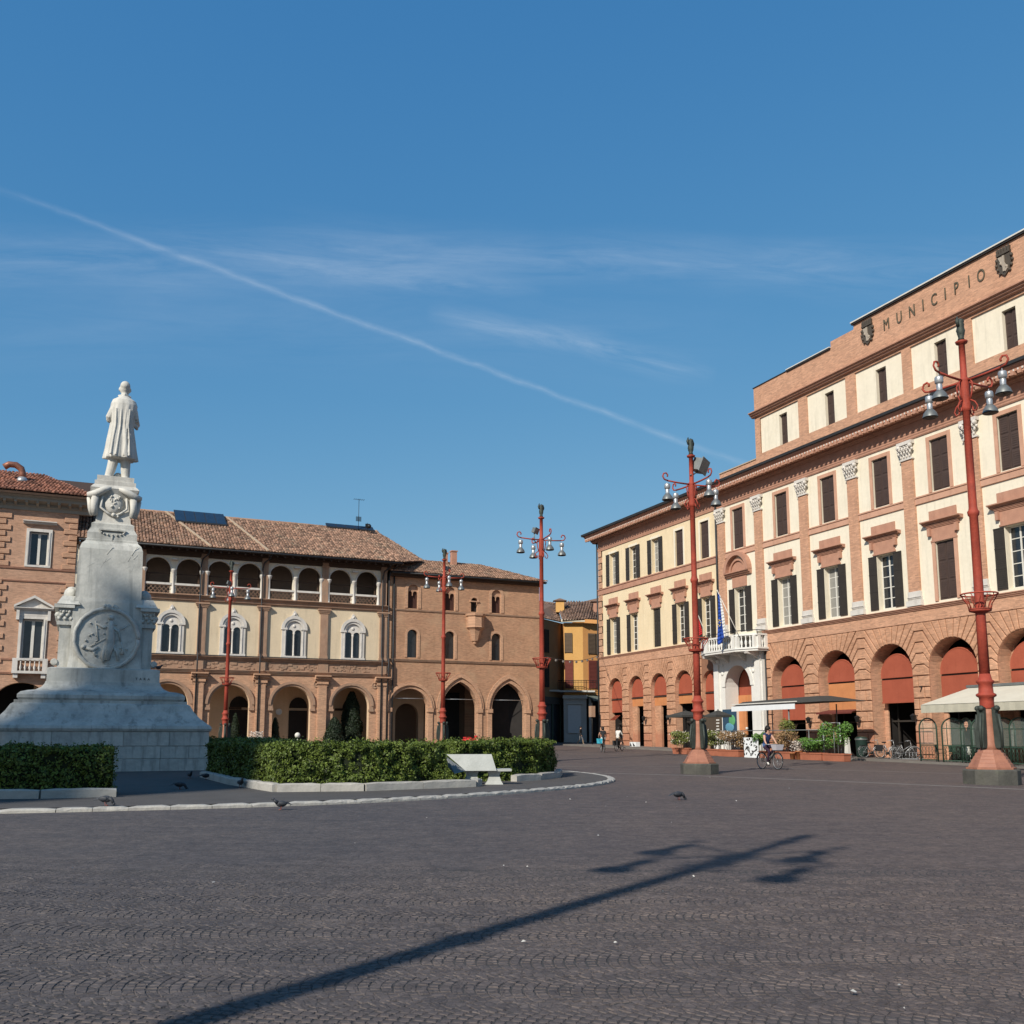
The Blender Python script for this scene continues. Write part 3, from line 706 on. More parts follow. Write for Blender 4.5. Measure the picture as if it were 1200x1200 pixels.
for i, c in enumerate(ww):
    obj('window_surround', shared('window_surround|b', sur_b, 'creamR'), TW, (c, 0, 0))
    if i < 3:
        put_window(TW, c, .3, 15.4, 1.14, 2.92, 2, 5)
        for s_ in (0, 1): obj('shutter', shared('shutter|bo', open_shutter(.58, 2.94), 'shutteru'), TW, (c-1.17 if s_ == 0 else c+.6, -.05, 15.4))
    else: obj('shutter', shared('shutter|bc', closed_shutter(1.14, 2.92), 'shutter'), TW, (c, .1, 15.41))
    h_ = obj('window_hood', shared('window_hood|b', hood, 'cornice'), TW, (c, 0, -.12)); h_.scale = (.84, 1, 1)
    if i == 2: obj('shutter', shared('shutter|bc2', closed_shutter(1.14, 3.22), 'shutteru'), TW, (c, .1, 9.06))
    else:
        put_window(TW, c, .3, 9.06, 1.14, 3.22, 2, 6)
        for s_ in (0, 1):
            if i == 1 and s_ == 1: continue
            obj('shutter', shared('shutter|bo2', open_shutter(.58, 3.24), 'shutteru'), TW, (c-1.17 if s_ == 0 else c+.6, -.05, 9.06))
m = MB(); cornice(m, 0, V1, 18.9, .35, .12); m.box(0, V1, -.05, .4, 19.25, 19.9); m.build('architrave', 'cornice', TW)
m = MB(); m.prismx([(.4, 19.86), (-.12, 19.86), (-.2, 19.98), (-.32, 20.0), (-.32, 20.1), (-.95, 20.14), (-.95, 20.3), (-1.1, 20.42), (-1.1, 20.48), (.4, 20.48)][::-1], -.9, V1); m.build('cornice', 'cornice', TW)
m = MB(); x = -.8
while x < V1: m.box(x, x+.11, -.30, -.13, 19.99, 20.12); m.box(x, x+.12, -.93, -.62, 20.02, 20.135); m.box(x, x+.07, -.985, -.94, 20.15, 20.25); x += .26
m.build('dentils', 'white', TW, kind='stuff')
m = MB(); x = -.7
while x < V1: m.prismx([(-1.04, 20.14), (-1.04, 19.94), (-.9, 19.94), (-.55, 20.14)], x, x+.2); x += .43
m.build('modillions', 'cornice', TW, kind='stuff')
m = MB(); m.prismx([(-1.08, 20.48), (-1.25, 20.50), (-1.28, 20.68), (-1.05, 20.74), (5, 22.4), (5, 20.48)][::-1], -1.1, V1); m.build('gutter', 'lead', TW)
m = MB(); m.tube([(-.1, -.1, .2), (-.1, -.1, 19.8)], .07, 8); m.build('downpipe', 'lead', TW)
bh = [(3.75, 'red'), (4.2, 'orange'), (4.15, 'orange'), (4.2, 'orange'), (3.6, 'red')]
for i, c in enumerate(cw):
    zb, cm = bh[i]
    m = MB(); m.prism([(-R2+.02, 5.0), (R2-.02, 5.0)] + [((R2-.02)*cos(pi*k/14), 5.45+(R2-.02)*sin(pi*k/14)) for k in range(15)], .28, .38); m.build('lunette_panel', 'red', TW, (c, 0, 0))
    m = MB(); m.box(-R2+.02, R2-.02, .22, .4, 4.88, 4.95); m.build('transom_shadow', 'shutter', TW, (c, 0, 0))  # dark colour paints the shadow line here too
    m = MB(); m.box(-R2+.02, R2-.02, .3, .45, zb, 4.86)
    m.build('shop_panel', cm, TW, (c, 0, 0))
    if i in (1, 2): m = MB(); m.box(-R2+.02, -.2 if i == 2 else -.35, .3, .5, -.2, zb-.002); m.build('jamb_wall', 'blocks', TW, (c, 0, 0))
    m = MB(); m.box(-.08, 0, .9, .95, 0, zb); m.box(-1.1, 1.1, .9, .95, 2.7, 2.8); m.build('door_frame', 'steeld' if i == 1 else 'shutteru', TW, (c, 0, 0))
obj('wall_lantern', SH['wall_lantern'], TW, (8.3, -.08, 2.9)); obj('wall_lantern', SH['wall_lantern'], TW, (12.0, -.08, 2.9)); obj('wall_lantern', SH['wall_lantern'], TW, (15.7, -.08, 2.9))

# flags on the balcony
def flag(u, y, tilt, L_, bands, label, lean, drop):
    f = thing('flag', label, 'flag', locR(u, y, 8.7), frameR())
    top = Vector((lean, -tilt, L_)); m = MB(); m.tube([(0, 0, 0), tuple(top)], .03, 6); m.ball(tuple(top), .06, 6, 4); m.build('flagpole', 'frame', f)
    for bi, (mt, a, b) in enumerate(bands):
        m = MB(); N = 14
        g = lambda s_, t: (top.x*.98 + (s_*(.25+.5*t)-.05) + .08*sin(t*5+s_*6)*t, top.y+.13*cos(t*4+s_*9)*t+.05, top.z-.05 - t*(drop-.9*s_) - s_*.3)
        for i in range(4):
            for j in range(N):
                s0, s1 = a+(b-a)*i/4, a+(b-a)*(i+1)/4; t0, t1 = j/N, (j+1)/N
                m.face([g(s0, t0), g(s1, t0), g(s1, t1), g(s0, t1)], 0, True)
        o = m.build('flag_cloth', mt, f)
        so = o.modifiers.new('thickness', 'SOLIDIFY'); so.thickness = .01
solid('flag_blue', (.02, .07, .36)); solid('flag_white', (.75, .75, .73)); solid('flag_green', (.02, .28, .10)); solid('flag_red', (.55, .03, .03)); solid('star_yellow', (.8, .6, .05))
for k in ('flag_blue', 'flag_white', 'flag_green', 'flag_red', 'star_yellow'): A[k] = MATS[k]
flag(23.3, -1.7, .7, 3.3, [('flag_blue', 0, .8), ('flag_white', .8, 1.2)], 'blue flag with gold stars drooping from its pole over the white balcony', -1.35, 3.9)
m = MB()
for k in range(7):
    a = 2*pi*k/7; m.ball((-1.05+.14*cos(a), -.82, .9+.22*sin(a)), .045, 5, 3)
fl = [o for o in bpy.data.objects if o.name == 'flag'][0]; m.build('star', 'star_yellow', fl, kind='stuff')
flag(19.5, -1.6, .6, 2.5, [('flag_green', 0, .34), ('flag_white', .34, .67), ('flag_red', .67, 1.)], 'green white and red flag hanging left of the balcony behind the lamp post', -.7, 2.6)
# ================================================================ LOGGIA BUILDING
LB = thing('loggia_building', 'cream palazzo with brick piers, white twin-light windows and an arched top loggia behind the monument', 'building', (PL[0], PL[1], 0), frameL())
la, lb_ = -38.0, -13.95; pl = [-33.5, -28.95, -24.28, -19.42, -14.45]; bc = [-31.2, -26.6, -21.82, -17.0]
bays = [(-36.0, -38.0, -33.9)] + [(c, c, c) for c in bc]
m = MB(); RI = 1.5
ops = [(c-RI, c+RI, .3, 4.05, 'a') for c in [-35.9]+bc]
wallband(m, la, lb_, .3, 6.5, ops, 0, .6, 0, 1, 18)
for c in [-35.9]+bc:
    for s_ in (0, 1): pass
m.build('arcade_wall', ['gothic_trim', 'interior'], LB)
for c in bc:
    m = MB(); ring(m, c-RI, c+RI, 4.05, .16, -.06, .0, 'a', 20); ring(m, c-RI-.16, c+RI+.16, 4.05, .2, -.16, .0, 'a', 20)
    for s_ in (-1, 1):
        m.box(c+s_*(RI+.36), c+s_*(RI-.04), -.16, .1, 3.6, 3.78); m.box(c+s_*(RI+.34), c+s_*RI, -.1, .0, 3.78, 4.06)
    m.build('arch_moulding', 'terra', LB)
for c in bc:
    for s_ in (-1, 1):
        m = MB(); m.lathe([(.27, 0), (.27, .05), (.2, .05), (.18, .02), (.08, .02), (.06, .1), (.001, .12)], 14)
        o = m.build('roundel', 'terra', LB, (c+s_*1.96, -.0, 5.75)); o.rotation_euler = (pi/2, 0, 0)
def pier(m):
    m.box(-.38, .38, -.22, .0, .3, 5.75); m.box(-.32, .32, -.28, -.22, 1.0, 5.6)
    cornice(m, -.62, .62, 5.9, .55, .62); m.box(-.46, .46, -.3, 0, 5.75, 5.95); m.box(-.45, .45, -.3, .0, .3, 1.0)
def pier2(m):
    m.box(-.30, .30, -.2, 0, 7.72, 11.5); m.box(-.34, .34, -.26, 0, 7.72, 8.0)
    m.box(-.42, .42, -.16, 0, 6.72, 7.44)
    for z, a, p in ((11.5, .40, .25), (11.62, .46, .30), (11.74, .52, .36)): m.box(-a, a, -p, 0, z, z+.13)
def pier3(m): m.box(-.25, .25, -.16, 0, 12.4, 15.75); m.box(-.29, .29, -.2, 0, 15.3, 15.45)
for i, u in enumerate(pl):
    obj('pier', shared('pier', pier, 'gothic_trim'), LB, (u, 0, 0)); obj('pilaster', shared('pier|2', pier2, 'terra'), LB, (u, 0, 0)); obj('upper_pilaster', shared('pier|3', pier3, 'terra'), LB, (u, 0, 0))
for a, b in zip(pl, pl[1:]):
    m = MB(); m.box(a+.38, b-.38, -.08, .02, 6.72, 7.42)
    m.build('worn_frieze', 'terra', LB)
    m = MB()
    random.seed(int(a*10))
    for k in range(34):   # crumbling relief on the frieze
        x = random.uniform(a+.6, b-.6); z = random.uniform(6.85, 7.3); w_ = random.uniform(.05, .16)
        m.box(x-w_, x+w_, -.08-random.uniform(.02, .06), -.079, z-w_*.6, z+w_*.6)
    m.build('relief', 'terra', LB, kind='stuff')
m = MB(); cornice(m, la, lb_, 6.42, .3, .26); cornice(m, la, lb_, 7.42, .32, .42); m.build('middle_cornice', 'terra', LB)
m = MB(); m.box(la, lb_, -.44, 0, 7.74, 7.80); m.build('cornice_lead', 'lead', LB)
m = MB(); ws = [-35.9]+bc
wallband(m, la, lb_, 7.74, 12.0, [(c-.66, c+.66, 7.95, 10.15, 'a') for c in ws], 0, .3); m.box(la, lb_, 0, .3, 6.5, 7.74)
m.build('plaster_wall', 'cream', LB)
def bif(m):
    ring(m, -.62, .62, 2.2, .36, -.12, .0, 'a', 16); ring(m, -.8, .8, 2.2, .24, -.2, -.12, 'a', 16)
    for s_ in (-1, 1):
        m.box(s_*.62, s_*.96, -.12, 0, 0, 2.2); m.box(s_*.68, s_*.74, -.17, -.12, .1, 2.1); m.box(s_*.56, s_*1.04, -.2, 0, 2.1, 2.24)
        m.box(s_*1.0, s_*.9, -.12, 0, 2.24, 2.36)
    m.box(-1.0, 1.0, -.2, 0, -.2, .0)
    # twin lights with a colonnette and a pierced head
    wallband(m, -.62, .62, 0, 2.2, [(-.60, -.055, .0, 1.86, 'a'), (.055, .60, .0, 1.86, 'a')], .02, .12, n=8)
    m.prism([(.62*cos(pi*i/12), 2.2+.62*sin(pi*i/12)) for i in range(13)], .02, .12)
    m.lathe([(.09, 0), (.09, .1), (.055, .16), (.05, 1.68), (.09, 1.78), (.11, 1.88)], 8, 0, -.0)
    m.lathe([(.05, 0), (.16, .04), (.16, .06), (.05, .12)], 8, 0, 0) if False else None
    m.ball((0, .0, 2.42), .13, 10, 6, 0, 1, .4, 1)
    m.prism([(-.34, 3.14), (.34, 3.14), (.16, 3.34), (.12, 3.5), (0, 3.66), (-.12, 3.5), (-.16, 3.34)], -.14, 0)
    m.ball((0, -.12, 3.34), .12, 6, 4)
for c in ws:
    w_ = obj('twin_window', shared('twin_window', bif, 'white'), LB, (c, 0, 7.95))
    def pn(m):
        for s_ in (-.325, .325): m.face([(s_-.28,.16,0),(s_+.28,.16,0),(s_+.28,.16,2.17),(s_-.28,.16,2.17)])
    obj('pane', shared('pane|twin', pn, 'glass'), w_)
m = MB(); cornice(m, la, lb_, 11.92, .12, .16); m.box(la, lb_, -.05, .0, 12.04, 12.2); cornice(m, la, lb_, 12.2, .22, .3); m.build('loggia_cornice', 'terra', LB)
m = MB()
for c in ws:
    wallband(m, c-2.0 if c > -35 else la, c+2.02, 12.42, 15.75, [(c-1.15-.93, c-1.15+.93, 12.42, 14.32, 'a'), (c+1.15-.93, c+1.15+.93, 12.42, 14.32, 'a')], .0, .3, n=14)
    m.box(c-2.3, c-2.0, .02, .3, 12.42, 15.75); m.box(c+2.02, c+2.4, .02, .3, 12.42, 15.75)
m.build('loggia_wall', 'creamR', LB)
def arcade2(m):
    for s_ in (-1, 1):
        ring(m, s_*1.15-.93, s_*1.15+.93, 14.32, .1, -.05, 0, 'a', 16)
    for x in (-2.1, 0, 2.1):
        m.lathe([(.15, 12.42), (.15, 12.5), (.11, 12.56), (.10, 13.2), (.10, 14.0), (.13, 14.04), (.2, 14.24), (.22, 14.3), (.22, 14.36)], 10, x, -.02)
    for s_ in (-1, 1): m.box(s_*.11, s_*2.02, -.08, .12, 13.12, 13.28)
    m.box(-.2, .25, -.5, .0, 15.05, 15.15)
def lattice(m):
    for s_ in (-1, 1):
        a, b = s_*1.06-.93, s_*1.06+.93; m.box(a, b, -.04, .06, 12.42, 12.5); m.box(a, b, -.04, .06, 13.06, 13.12)
        n = 6; st = (b-a)/n; h = .56
        for k in range(-3, n):
            for d in (1, -1):
                x0 = a+k*st; x1 = x0+h*.9; xs, xe = max(x0, a), min(x1, b)
                if xe-xs < .05: continue
                f = lambda x: (x-x0)/(x1-x0)*h if d > 0 else h-(x-x0)/(x1-x0)*h
                m.face([(xs, -.01*d, 12.5+f(xs)-.026), (xe, -.01*d, 12.5+f(xe)-.026), (xe, -.01*d, 12.5+f(xe)+.026), (xs, -.01*d, 12.5+f(xs)+.026)])
for c in bc:
    obj('loggia_arches', shared('loggia_arches', arcade2, 'white'), LB, (c, 0, 0)); obj('lattice_parapet', shared('lattice_parapet', lattice, 'terra'), LB, (c, 0, 0))
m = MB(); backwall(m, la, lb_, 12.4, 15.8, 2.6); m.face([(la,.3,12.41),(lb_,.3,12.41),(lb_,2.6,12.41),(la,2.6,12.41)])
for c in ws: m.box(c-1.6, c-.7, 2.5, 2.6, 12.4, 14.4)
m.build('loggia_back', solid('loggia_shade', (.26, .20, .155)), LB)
m = MB()
for c in ws:
    for x in (-1.9, -.2, 1.9): m.box(c+x-.06, c+x+.06, .36, .42, 12.5, 15.3)
    m.box(c-2, c+2, .36, .42, 14.0, 14.08)
m.build('loggia_glazing_bars', 'wood', LB)
m = MB(); m.box(la, lb_, .35, 12, 7.9, 12.35); m.box(la, lb_, 2.7, 12, 12.3, 16); m.box(la, lb_, 4.7, 12, .3, 7.9); m.build('inner_walls', 'dark', LB)
# arcade porch
m = MB(); backwall(m, la, lb_, .3, 6.3, 3.5); m.face([(la,.6,6.2),(la,3.5,6.2),(lb_,3.5,6.2),(lb_,.6,6.2)]); m.face([(la,-.3,.72),(lb_,-.3,.72),(lb_,3.5,.72),(la,3.5,.72)])
for u in pl: m.box(u-.3, u+.3, .6, 3.5, 5.6, 6.2)
m.build('porch_wall', 'interior', LB)
def door(m): m.box(-.75, .75, -.05, .02, 0, 3.0); m.prism([(-.75, 3.2), (.75, 3.2)]+[(.75*cos(pi*i/10), 3.2+.9*sin(pi*i/10)) for i in range(11)], -.05, .02)
for u in (-29.9, -25.4, -20.6, -16.1): obj('porch_door', shared('porch_door', door, 'dark'), LB, (u, 3.45, .72))
m = MB(); m.box(-23.3, -22.0, 3.38, 3.46, .72, 3.2); m.build('shop_door', 'interior', LB)
m = MB(); m.lathe([(.26, 0), (.26, .05), (.2, .05), (.2, .03), (.001, .03)], 16); o = m.build('round_sign', 'poster', LB, (-22.2, 3.3, 3.6)); o.rotation_euler = (pi/2, 0, 0)
m = MB()
for u in (-25.7, -18.2, -17.0): m.box(u-.5, u+.5, 3.38, 3.46, 3.75, 3.95)
m.build('shop_fascia', 'wood', LB)
# eaves and roof
EY, EZ, RY, RZt = -1.25, 16.02, 7.6, 20.4
def soff(m, a, b, ey, ez, ry, rz_, th=.16):
    m.prismx([(ey, ez-th), (ey, ez), (ry, rz_), (ry, rz_-th)], a, b)
m = MB(); soff(m, la, -13.2, EY, EZ-.05, RY, RZt-.05)
m.build('roof_deck', 'wood', LB)
m = MB(); x = la+.2
while x < -13.3: m.prismx([(EY+.05, EZ-.36), (EY+.05, EZ-.2), (.2, EZ+.4), (.2, EZ+.2)][::-1], x-.06, x+.06); x += .62
m.build('rafters', 'wood', LB, kind='stuff')
m = MB(); m.box(la, -13.9, -.12, .2, 15.4, 15.7); m.box(la, -13.9, -.3, .1, 15.7, 15.95); m.build('wall_plate', 'wood', LB)
m = MB(); m.tube([(la, EY-.06, EZ-.1), (-13.2, EY-.06, EZ-.1)], .08, 6); m.build('gutter', 'lead', LB)
for u in (-29.2, -24.5, -14.6, -14.05):
    m = MB(); m.tube([(u+.5, EY, EZ-.15), (u+.45, -.8, 15.6), (u+.1, -.32, 15.3), (u, -.3, 14.8), (u, -.3, 8.1), (u, -.55, 7.9), (u, -.55, 6.4), (u, -.35, 6.1), (u, -.35, .5)], .06, 6); m.build('downpipe', 'lead', LB)
uR = lambda t: -13.0
tiles(lambda t: la, uR, EY, EZ, RY, RZt, 'tile', LB)
m = MB()
for u, d_ in ((-28.7, -2.8), (-24.3, -2.2)): m.raw([(u-.09, EY, EZ+.06), (u+.09, EY, EZ+.06), (u+d_+.09, RY, RZt+.06), (u+d_-.09, RY, RZt+.06), (u-.09, EY, EZ+.2), (u+.09, EY, EZ+.2), (u+d_+.09, RY, RZt+.2), (u+d_-.09, RY, RZt+.2)], [(0,1,5,4),(1,2,6,5),(2,3,7,6),(3,0,4,7),(4,5,6,7)])
m.build('roof_wall_coping', 'mortar', LB)
m = MB(); m.tube([(la, RY, RZt+.06), (-19.5, RY, RZt+.08), (-13, RY, RZt-.1)], .12, 8); m.build('ridge', 'tile', LB)
m = MB(); m.raw([(-13, RY, RZt-.1), (la, RY, RZt-.1), (la, 16, 16.0), (-13, 16, 16), (-9, 12, 16)], [(1, 0, 3, 2), (0, 4, 3)]); m.build('roof_back', 'tile', LB)
def solar(u0, u1, t0, t1, label):
    f = lambda t, up: (EY+(RY-EY)*t - .42*up, EZ+(RZt-EZ)*t + .9*up)
    o = thing('solar_panel', label, 'solar panel', locL(u0, *f(t0, .25)), frameL(), 'solar panels on the loggia roof')
    y0, z0 = f(t0, .3); y1, z1 = f(t1, .42); W_ = u1-u0; n = 5
    m = MB(); m.prismx([(0, -.1), (y1-y0, z1-z0-.1), (y1-y0, z1-z0), (0, 0)][::-1], 0, W_); m.build('panel_frame', 'lead', o)
    for k in range(n):
        a, b = W_*k/n+.04, W_*(k+1)/n-.04; q = lambda t: (t*(y1-y0), t*(z1-z0)+.015)
        m = MB(); m.face([(a, *q(.02)), (b, *q(.02)), (b, *q(.98)), (a, *q(.98))]); m.build('solar_cell', 'solar', o)
    m = MB()
    for x in (.1, W_/2, W_-.1): m.tube([(x, 0, -.05), (x, .02, -.35)], .03, 5); m.tube([(x, y1-y0, z1-z0-.05), (x, y1-y0, z1-z0-.5)], .03, 5)
    m.build('panel_stand', 'lead', o)
solar(-30.9, -26.8, .68, 1.0, 'blue solar panel array lying on the tiles behind the monument, nearer the left')
solar(-17.8, -13.4, .95, 1.02, 'thin dark solar panel array seen edge on at the right end of the loggia ridge')
def antenna(u, y, z, h, label, big):
    o = thing('antenna', label, 'antenna', locL(u, y, z), frameL()); m = MB(); m.tube([(0, 0, 0), (0, 0, h)], .025, 5); m.build('mast', 'dkmetal', o)
    m = MB()
    if big:
        m.tube([(-.5, 0, h-.05), (.5, 0, h-.05)], .015, 4)
        for k in range(6): m.tube([(-.45+k*.18, -.3, h-.05), (-.45+k*.18, .3, h-.05)], .012, 4)
        for k in range(5): m.box(-.25, .25, -.03, .03, h*.35+k*.09, h*.35+.05+k*.09)
    else: m.box(-.2, .2, -.1, .1, h-.5, h-.1); m.ball((.1, -.2, h-.35), .2, 8, 5)
    m.build('aerial', 'dkmetal', o)
antenna(-14.9, 7.0, 20.0, 3.2, 'tall thin television antenna rising above the loggia roof', True)
antenna(-14.2, 6.4, 19.8, 1.1, 'short dark cluster of aerials at the end of the loggia ridge', False)

# ================================================================ GOTHIC BRICK BUILDING
GB = thing('gothic_building', 'old brown brick palazzo with three pointed arches and a corbelled stone turret', 'building', (PL[0], PL[1], 0), frameL())
ga, gb = -13.9, .05; gc = [-12.0, -7.5, -2.95]; gr = 1.62
m = MB(); wallband(m, ga, gb, .2, 7.85, [(c-gr, c+gr, .2, 3.95, 'p' if i else 'a') for i, c in enumerate(gc)], 0, .7, 0, 1, 18)
wallband(m, ga, gb, 7.85, 12.15, [(c-.46, c+.46, 8.18, 10.1, 'a') for c in (-11.85, -8.5, -4.15)], 0, .5, 0, 1)
wallband(m, ga, gb, 12.15, 15.2, [(c-.46, c+.46, 12.36, 13.95, 'a') for c in (-11.85, -8.48, -4.15)] + [(-6.55, -5.93, 12.36, 13.3, 'a')], 0, .5, 0, 1)
m.build('brick_wall', ['gothic', 'gothic_trim'], GB)
m = MB(); m.face([(gb,0,.2),(-8,7,.2),(-8,7,15.2),(gb,0,15.2)]); m.build('side_wall', 'gothic', GB)
for i, c in enumerate(gc):
    kd = 'p' if i else 'a'; m = MB()
    ring(m, c-gr, c+gr, 3.95, .26, -.06, 0, kd, 20); ring(m, c-gr-.26, c+gr+.26, 3.95, .1, -.2, 0, kd, 20); ring(m, c-gr-.36, c+gr+.36, 3.95, .18, -.13, 0, kd, 20)
    for s_ in (-1, 1): m.box(c+s_*(gr+.44), c+s_*(gr-.06), -.2, .3, 3.62, 3.95); m.box(c+s_*(gr+.4), c+s_*(gr), -.1, 0, .2, 3.62)
    m.build('arch_moulding', 'gothic_trim', GB)
m = MB(); cornice(m, ga, gb, 7.82, .2, .16); cornice(m, ga, gb, 12.12, .14, .1); m.build('string_course', 'terra', GB)
def lancet(m):
    ring(m, -.46, .46, 1.92, .2, -.05, 0, 'a', 12); m.box(.46, .66, -.05, 0, 0, 1.92); m.box(-.66, -.46, -.05, 0, 0, 1.92)
def lancet2(m):
    ring(m, -.46, .46, 1.59, .26, -.05, 0, 'a', 12); m.box(.46, .72, -.05, 0, 0, 1.59); m.box(-.72, -.46, -.05, 0, 0, 1.59)
    wallband(m, -.46, .46, 1.1, 1.6, [(-.43, -.02, 1.1, 1.3, 'a'), (.02, .43, 1.1, 1.3, 'a')], .15, .1, n=6); m.prism([(.46*cos(pi*i/10), 1.6+.46*sin(pi*i/10)) for i in range(11)], .15, .22)
for c in (-11.85, -8.5, -4.15):
    o = obj('window', shared('window|lan', lancet, 'gothic_trim'), GB, (c, 0, 8.18))
    def pn2(m): m.face([(-.46,.3,0),(.46,.3,0),(.46,.3,2.4),(-.46,.3,2.4)])
    obj('pane', shared('pane|lan', pn2, 'glass'), o)
for c in (-11.85, -8.48, -4.15):
    o = obj('window', shared('window|lan2', lancet2, 'gothic_trim'), GB, (c, 0, 12.36))
    def pn3(m): m.face([(-.46,.32,0),(.46,.32,0),(.46,.32,2.1),(-.46,.32,2.1)])
    obj('pane', shared('pane|lan3', pn3, mat('dark_red_shutter', (.07, .03, .022))), o)
m = MB(); ring(m, -6.55, -5.93, 13.3, .14, -.05, 0, 'a', 10); m.box(-6.7, -5.78, -.1, 0, 13.22, 13.32); m.build('small_window', 'gothic_trim', GB)
m = MB(); m.face([(-6.6,.3,12.3),(-5.9,.3,12.3),(-5.9,.3,13.8),(-6.6,.3,13.8)]); m.build('pane', 'dark', GB)
m = MB(); hx = [cos(pi*k/4+pi/8)*1.08 for k in range(8)]
def octa(m, prof, cx, cy):
    n = len(prof); v = []; f = []
    for r, z in prof:
        for k in range(8): a = pi*k/4+pi/8; v.append((cx+r*cos(a), cy+r*sin(a), z))
    for i in range(n-1):
        for k in range(8): f.append((i*8+k, i*8+(k+1)%8, (i+1)*8+(k+1)%8, (i+1)*8+k))
    m.raw(v, f+[tuple(range(8))[::-1], tuple(8*(n-1)+k for k in range(8))])
octa(m, [(.12, 9.55), (.2, 9.75), (.3, 9.8), (.62, 10.75), (.68, 10.8), (.86, 10.95), (.80, 11.0), (.80, 11.85), (.92, 11.95), (.95, 12.12), (.7, 12.14)], -6.2, -.12)
m.build('corbelled_turret', 'gothic_trim', GB)
def plan(m, P, z0, z1):
    n = len(P); m.raw([(x, y, z0) for x, y in P]+[(x, y, z1) for x, y in P], [tuple(range(n-1,-1,-1)), tuple(range(n, 2*n))]+[(k, (k+1) % n, (k+1) % n+n, k+n) for k in range(n)])
m = MB(); plan(m, [(ga, .52), (-.62, .52), (-8.05, 7), (-8.05, 13), (ga, 13)], 7, 15.2); plan(m, [(ga, 5), (-5.8, 5), (-8.05, 7), (-8.05, 13), (ga, 13)], .2, 7); m.build('inner_walls', 'dark', GB)
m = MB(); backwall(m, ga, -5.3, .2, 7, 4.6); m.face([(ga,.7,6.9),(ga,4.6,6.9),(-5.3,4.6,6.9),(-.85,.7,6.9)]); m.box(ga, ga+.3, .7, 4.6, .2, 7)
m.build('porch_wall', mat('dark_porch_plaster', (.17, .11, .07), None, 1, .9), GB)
m = MB(); wallband(m, ga, -9.6, .2, 7, [(-12.2, -10.1, .2, 3.4, 'a')], 3.4, .5); m.build('porch_arch', 'interior', GB)
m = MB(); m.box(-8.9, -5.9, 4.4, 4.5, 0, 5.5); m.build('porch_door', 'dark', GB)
m = MB(); m.face([(-1.0,.75,.2),(-2.2,1.6,.2),(-2.2,1.6,7),(-1.0,.75,7)]); m.face([(-2.2,1.6,.2),(-5.3,1.9,.2),(-5.3,1.9,7),(-2.2,1.6,7)]); m.build('arch_shade_sheet', 'dark', GB)  # black sheet standing for the shade behind the third arch
for c in gc: m = MB(); m.tube([(c-gr, .3, 4.75), (c+gr, .3, 4.75)], .035, 5); m.build('tie_rod', 'steel', GB)
GY, GZ, GRY, GRZ = -.6, 15.35, 6.5, 17.75
m = MB(); m.raw([(ga, GY, GZ-.2), (.45, GY, GZ-.2), (-3.1, GRY, GRZ-.2), (ga, GRY, GRZ-.2), (ga, GY, GZ-.04), (.45, GY, GZ-.04), (-3.1, GRY, GRZ-.04), (ga, GRY, GRZ-.04)], [(3,2,1,0),(4,5,6,7),(0,1,5,4),(1,2,6,5),(2,3,7,6)]); m.box(ga, .3, -.35, .3, 15.0, 15.25); m.build('roof_deck', 'wood', GB)
tiles(lambda t: ga, lambda t: .5-3.5*t, GY, GZ, GRY, GRZ, 'tile', GB)
m = MB(); m.raw([(-3.1, GRY, GRZ-.05), (.5, -.6, 15.35), (-8.5, 8.5, 15.35), (ga, GRY, GRZ), (ga, 11, 15.35)], [(0, 1, 2), (3, 0, 2, 4)]); m.build('roof_back', 'tile', GB)
m = MB(); m.tube([(ga, GY-.05, GZ-.08), (.5, GY-.05, GZ-.08)], .07, 6); m.build('gutter', 'lead', GB)
m = MB(); m.tube([(-13.55, -.1, 15), (-13.55, -.12, .5)], .07, 6); m.build('downpipe', 'lead', GB)
def chim(w_, h, pot=True):
    def f(m):
        m.box(-w_/2, w_/2, -w_/2, w_/2, -.8, h); m.box(-w_/2-.06, w_/2+.06, -w_/2-.06, w_/2+.06, h, h+.1)
    return f
for u, y, w_, h in ((-6.9, 5.6, .3, 1.25), (-6.2, 5.4, .5, 1.45)):
    m = MB(); chim(w_, h)(m); m.build('chimney', 'cornice', GB, (u, y, 17.2))

# ================================================================ PINK CORNER PALAZZO (far left)
PB = thing('corner_palazzo', 'pink brick palazzo with white pedimented window and quoins at the left edge', 'building', (PL[0], PL[1], 0), frameL())
pa, pb = -52., -38.1; wc2 = [-40.65, -45.6, -50.0]
m = MB(); wallband(m, pa, pb, .3, 6.05, [(c-2.0, c+2.0, .3, 3.4, 'a') for c in (-41.1, -46.6)], 0, .8, 0, 1, 18)
wallband(m, pa, pb, 6.05, 12.7, [(c-.68, c+.68, 7.1, 10.0, 'r') for c in wc2], 0, .4)
wallband(m, pa, pb, 12.7, 18.3, [(c-.62, c+.62, 13.95, 16.45, 'r') for c in wc2], 0, .4); m.build('brick_wall', ['brick', 'interior'], PB)
m = MB(); m.box(pb-.01, pb, .01, 14, .3, 18.6); m.build('side_wall', 'brick', PB)
m = MB(); m.box(pa, pb, .5, 14, 6, 18.3); m.box(pa, pb, 6, 14, .3, 6); m.face([(pa,.8,5.9),(pa,6,5.9),(pb,6,5.9),(pb,.8,5.9)]); m.build('inner_walls', 'dark', PB)
m = MB(); backwall(m, -40.4, -38.2, .3, 5.9, 2.2); m.face([(-40.4,2.2,.3),(-40.4,6,.3),(-40.4,6,5.9),(-40.4,2.2,5.9)]); m.build('porch_wall', 'interior', PB)
m = MB()
for z, h, p in ((5.98, .14, .12), (6.98, .12, .1), (12.7, .1, .1), (13.62, .14, .12)): cornice(m, pa, pb, z, h, p)
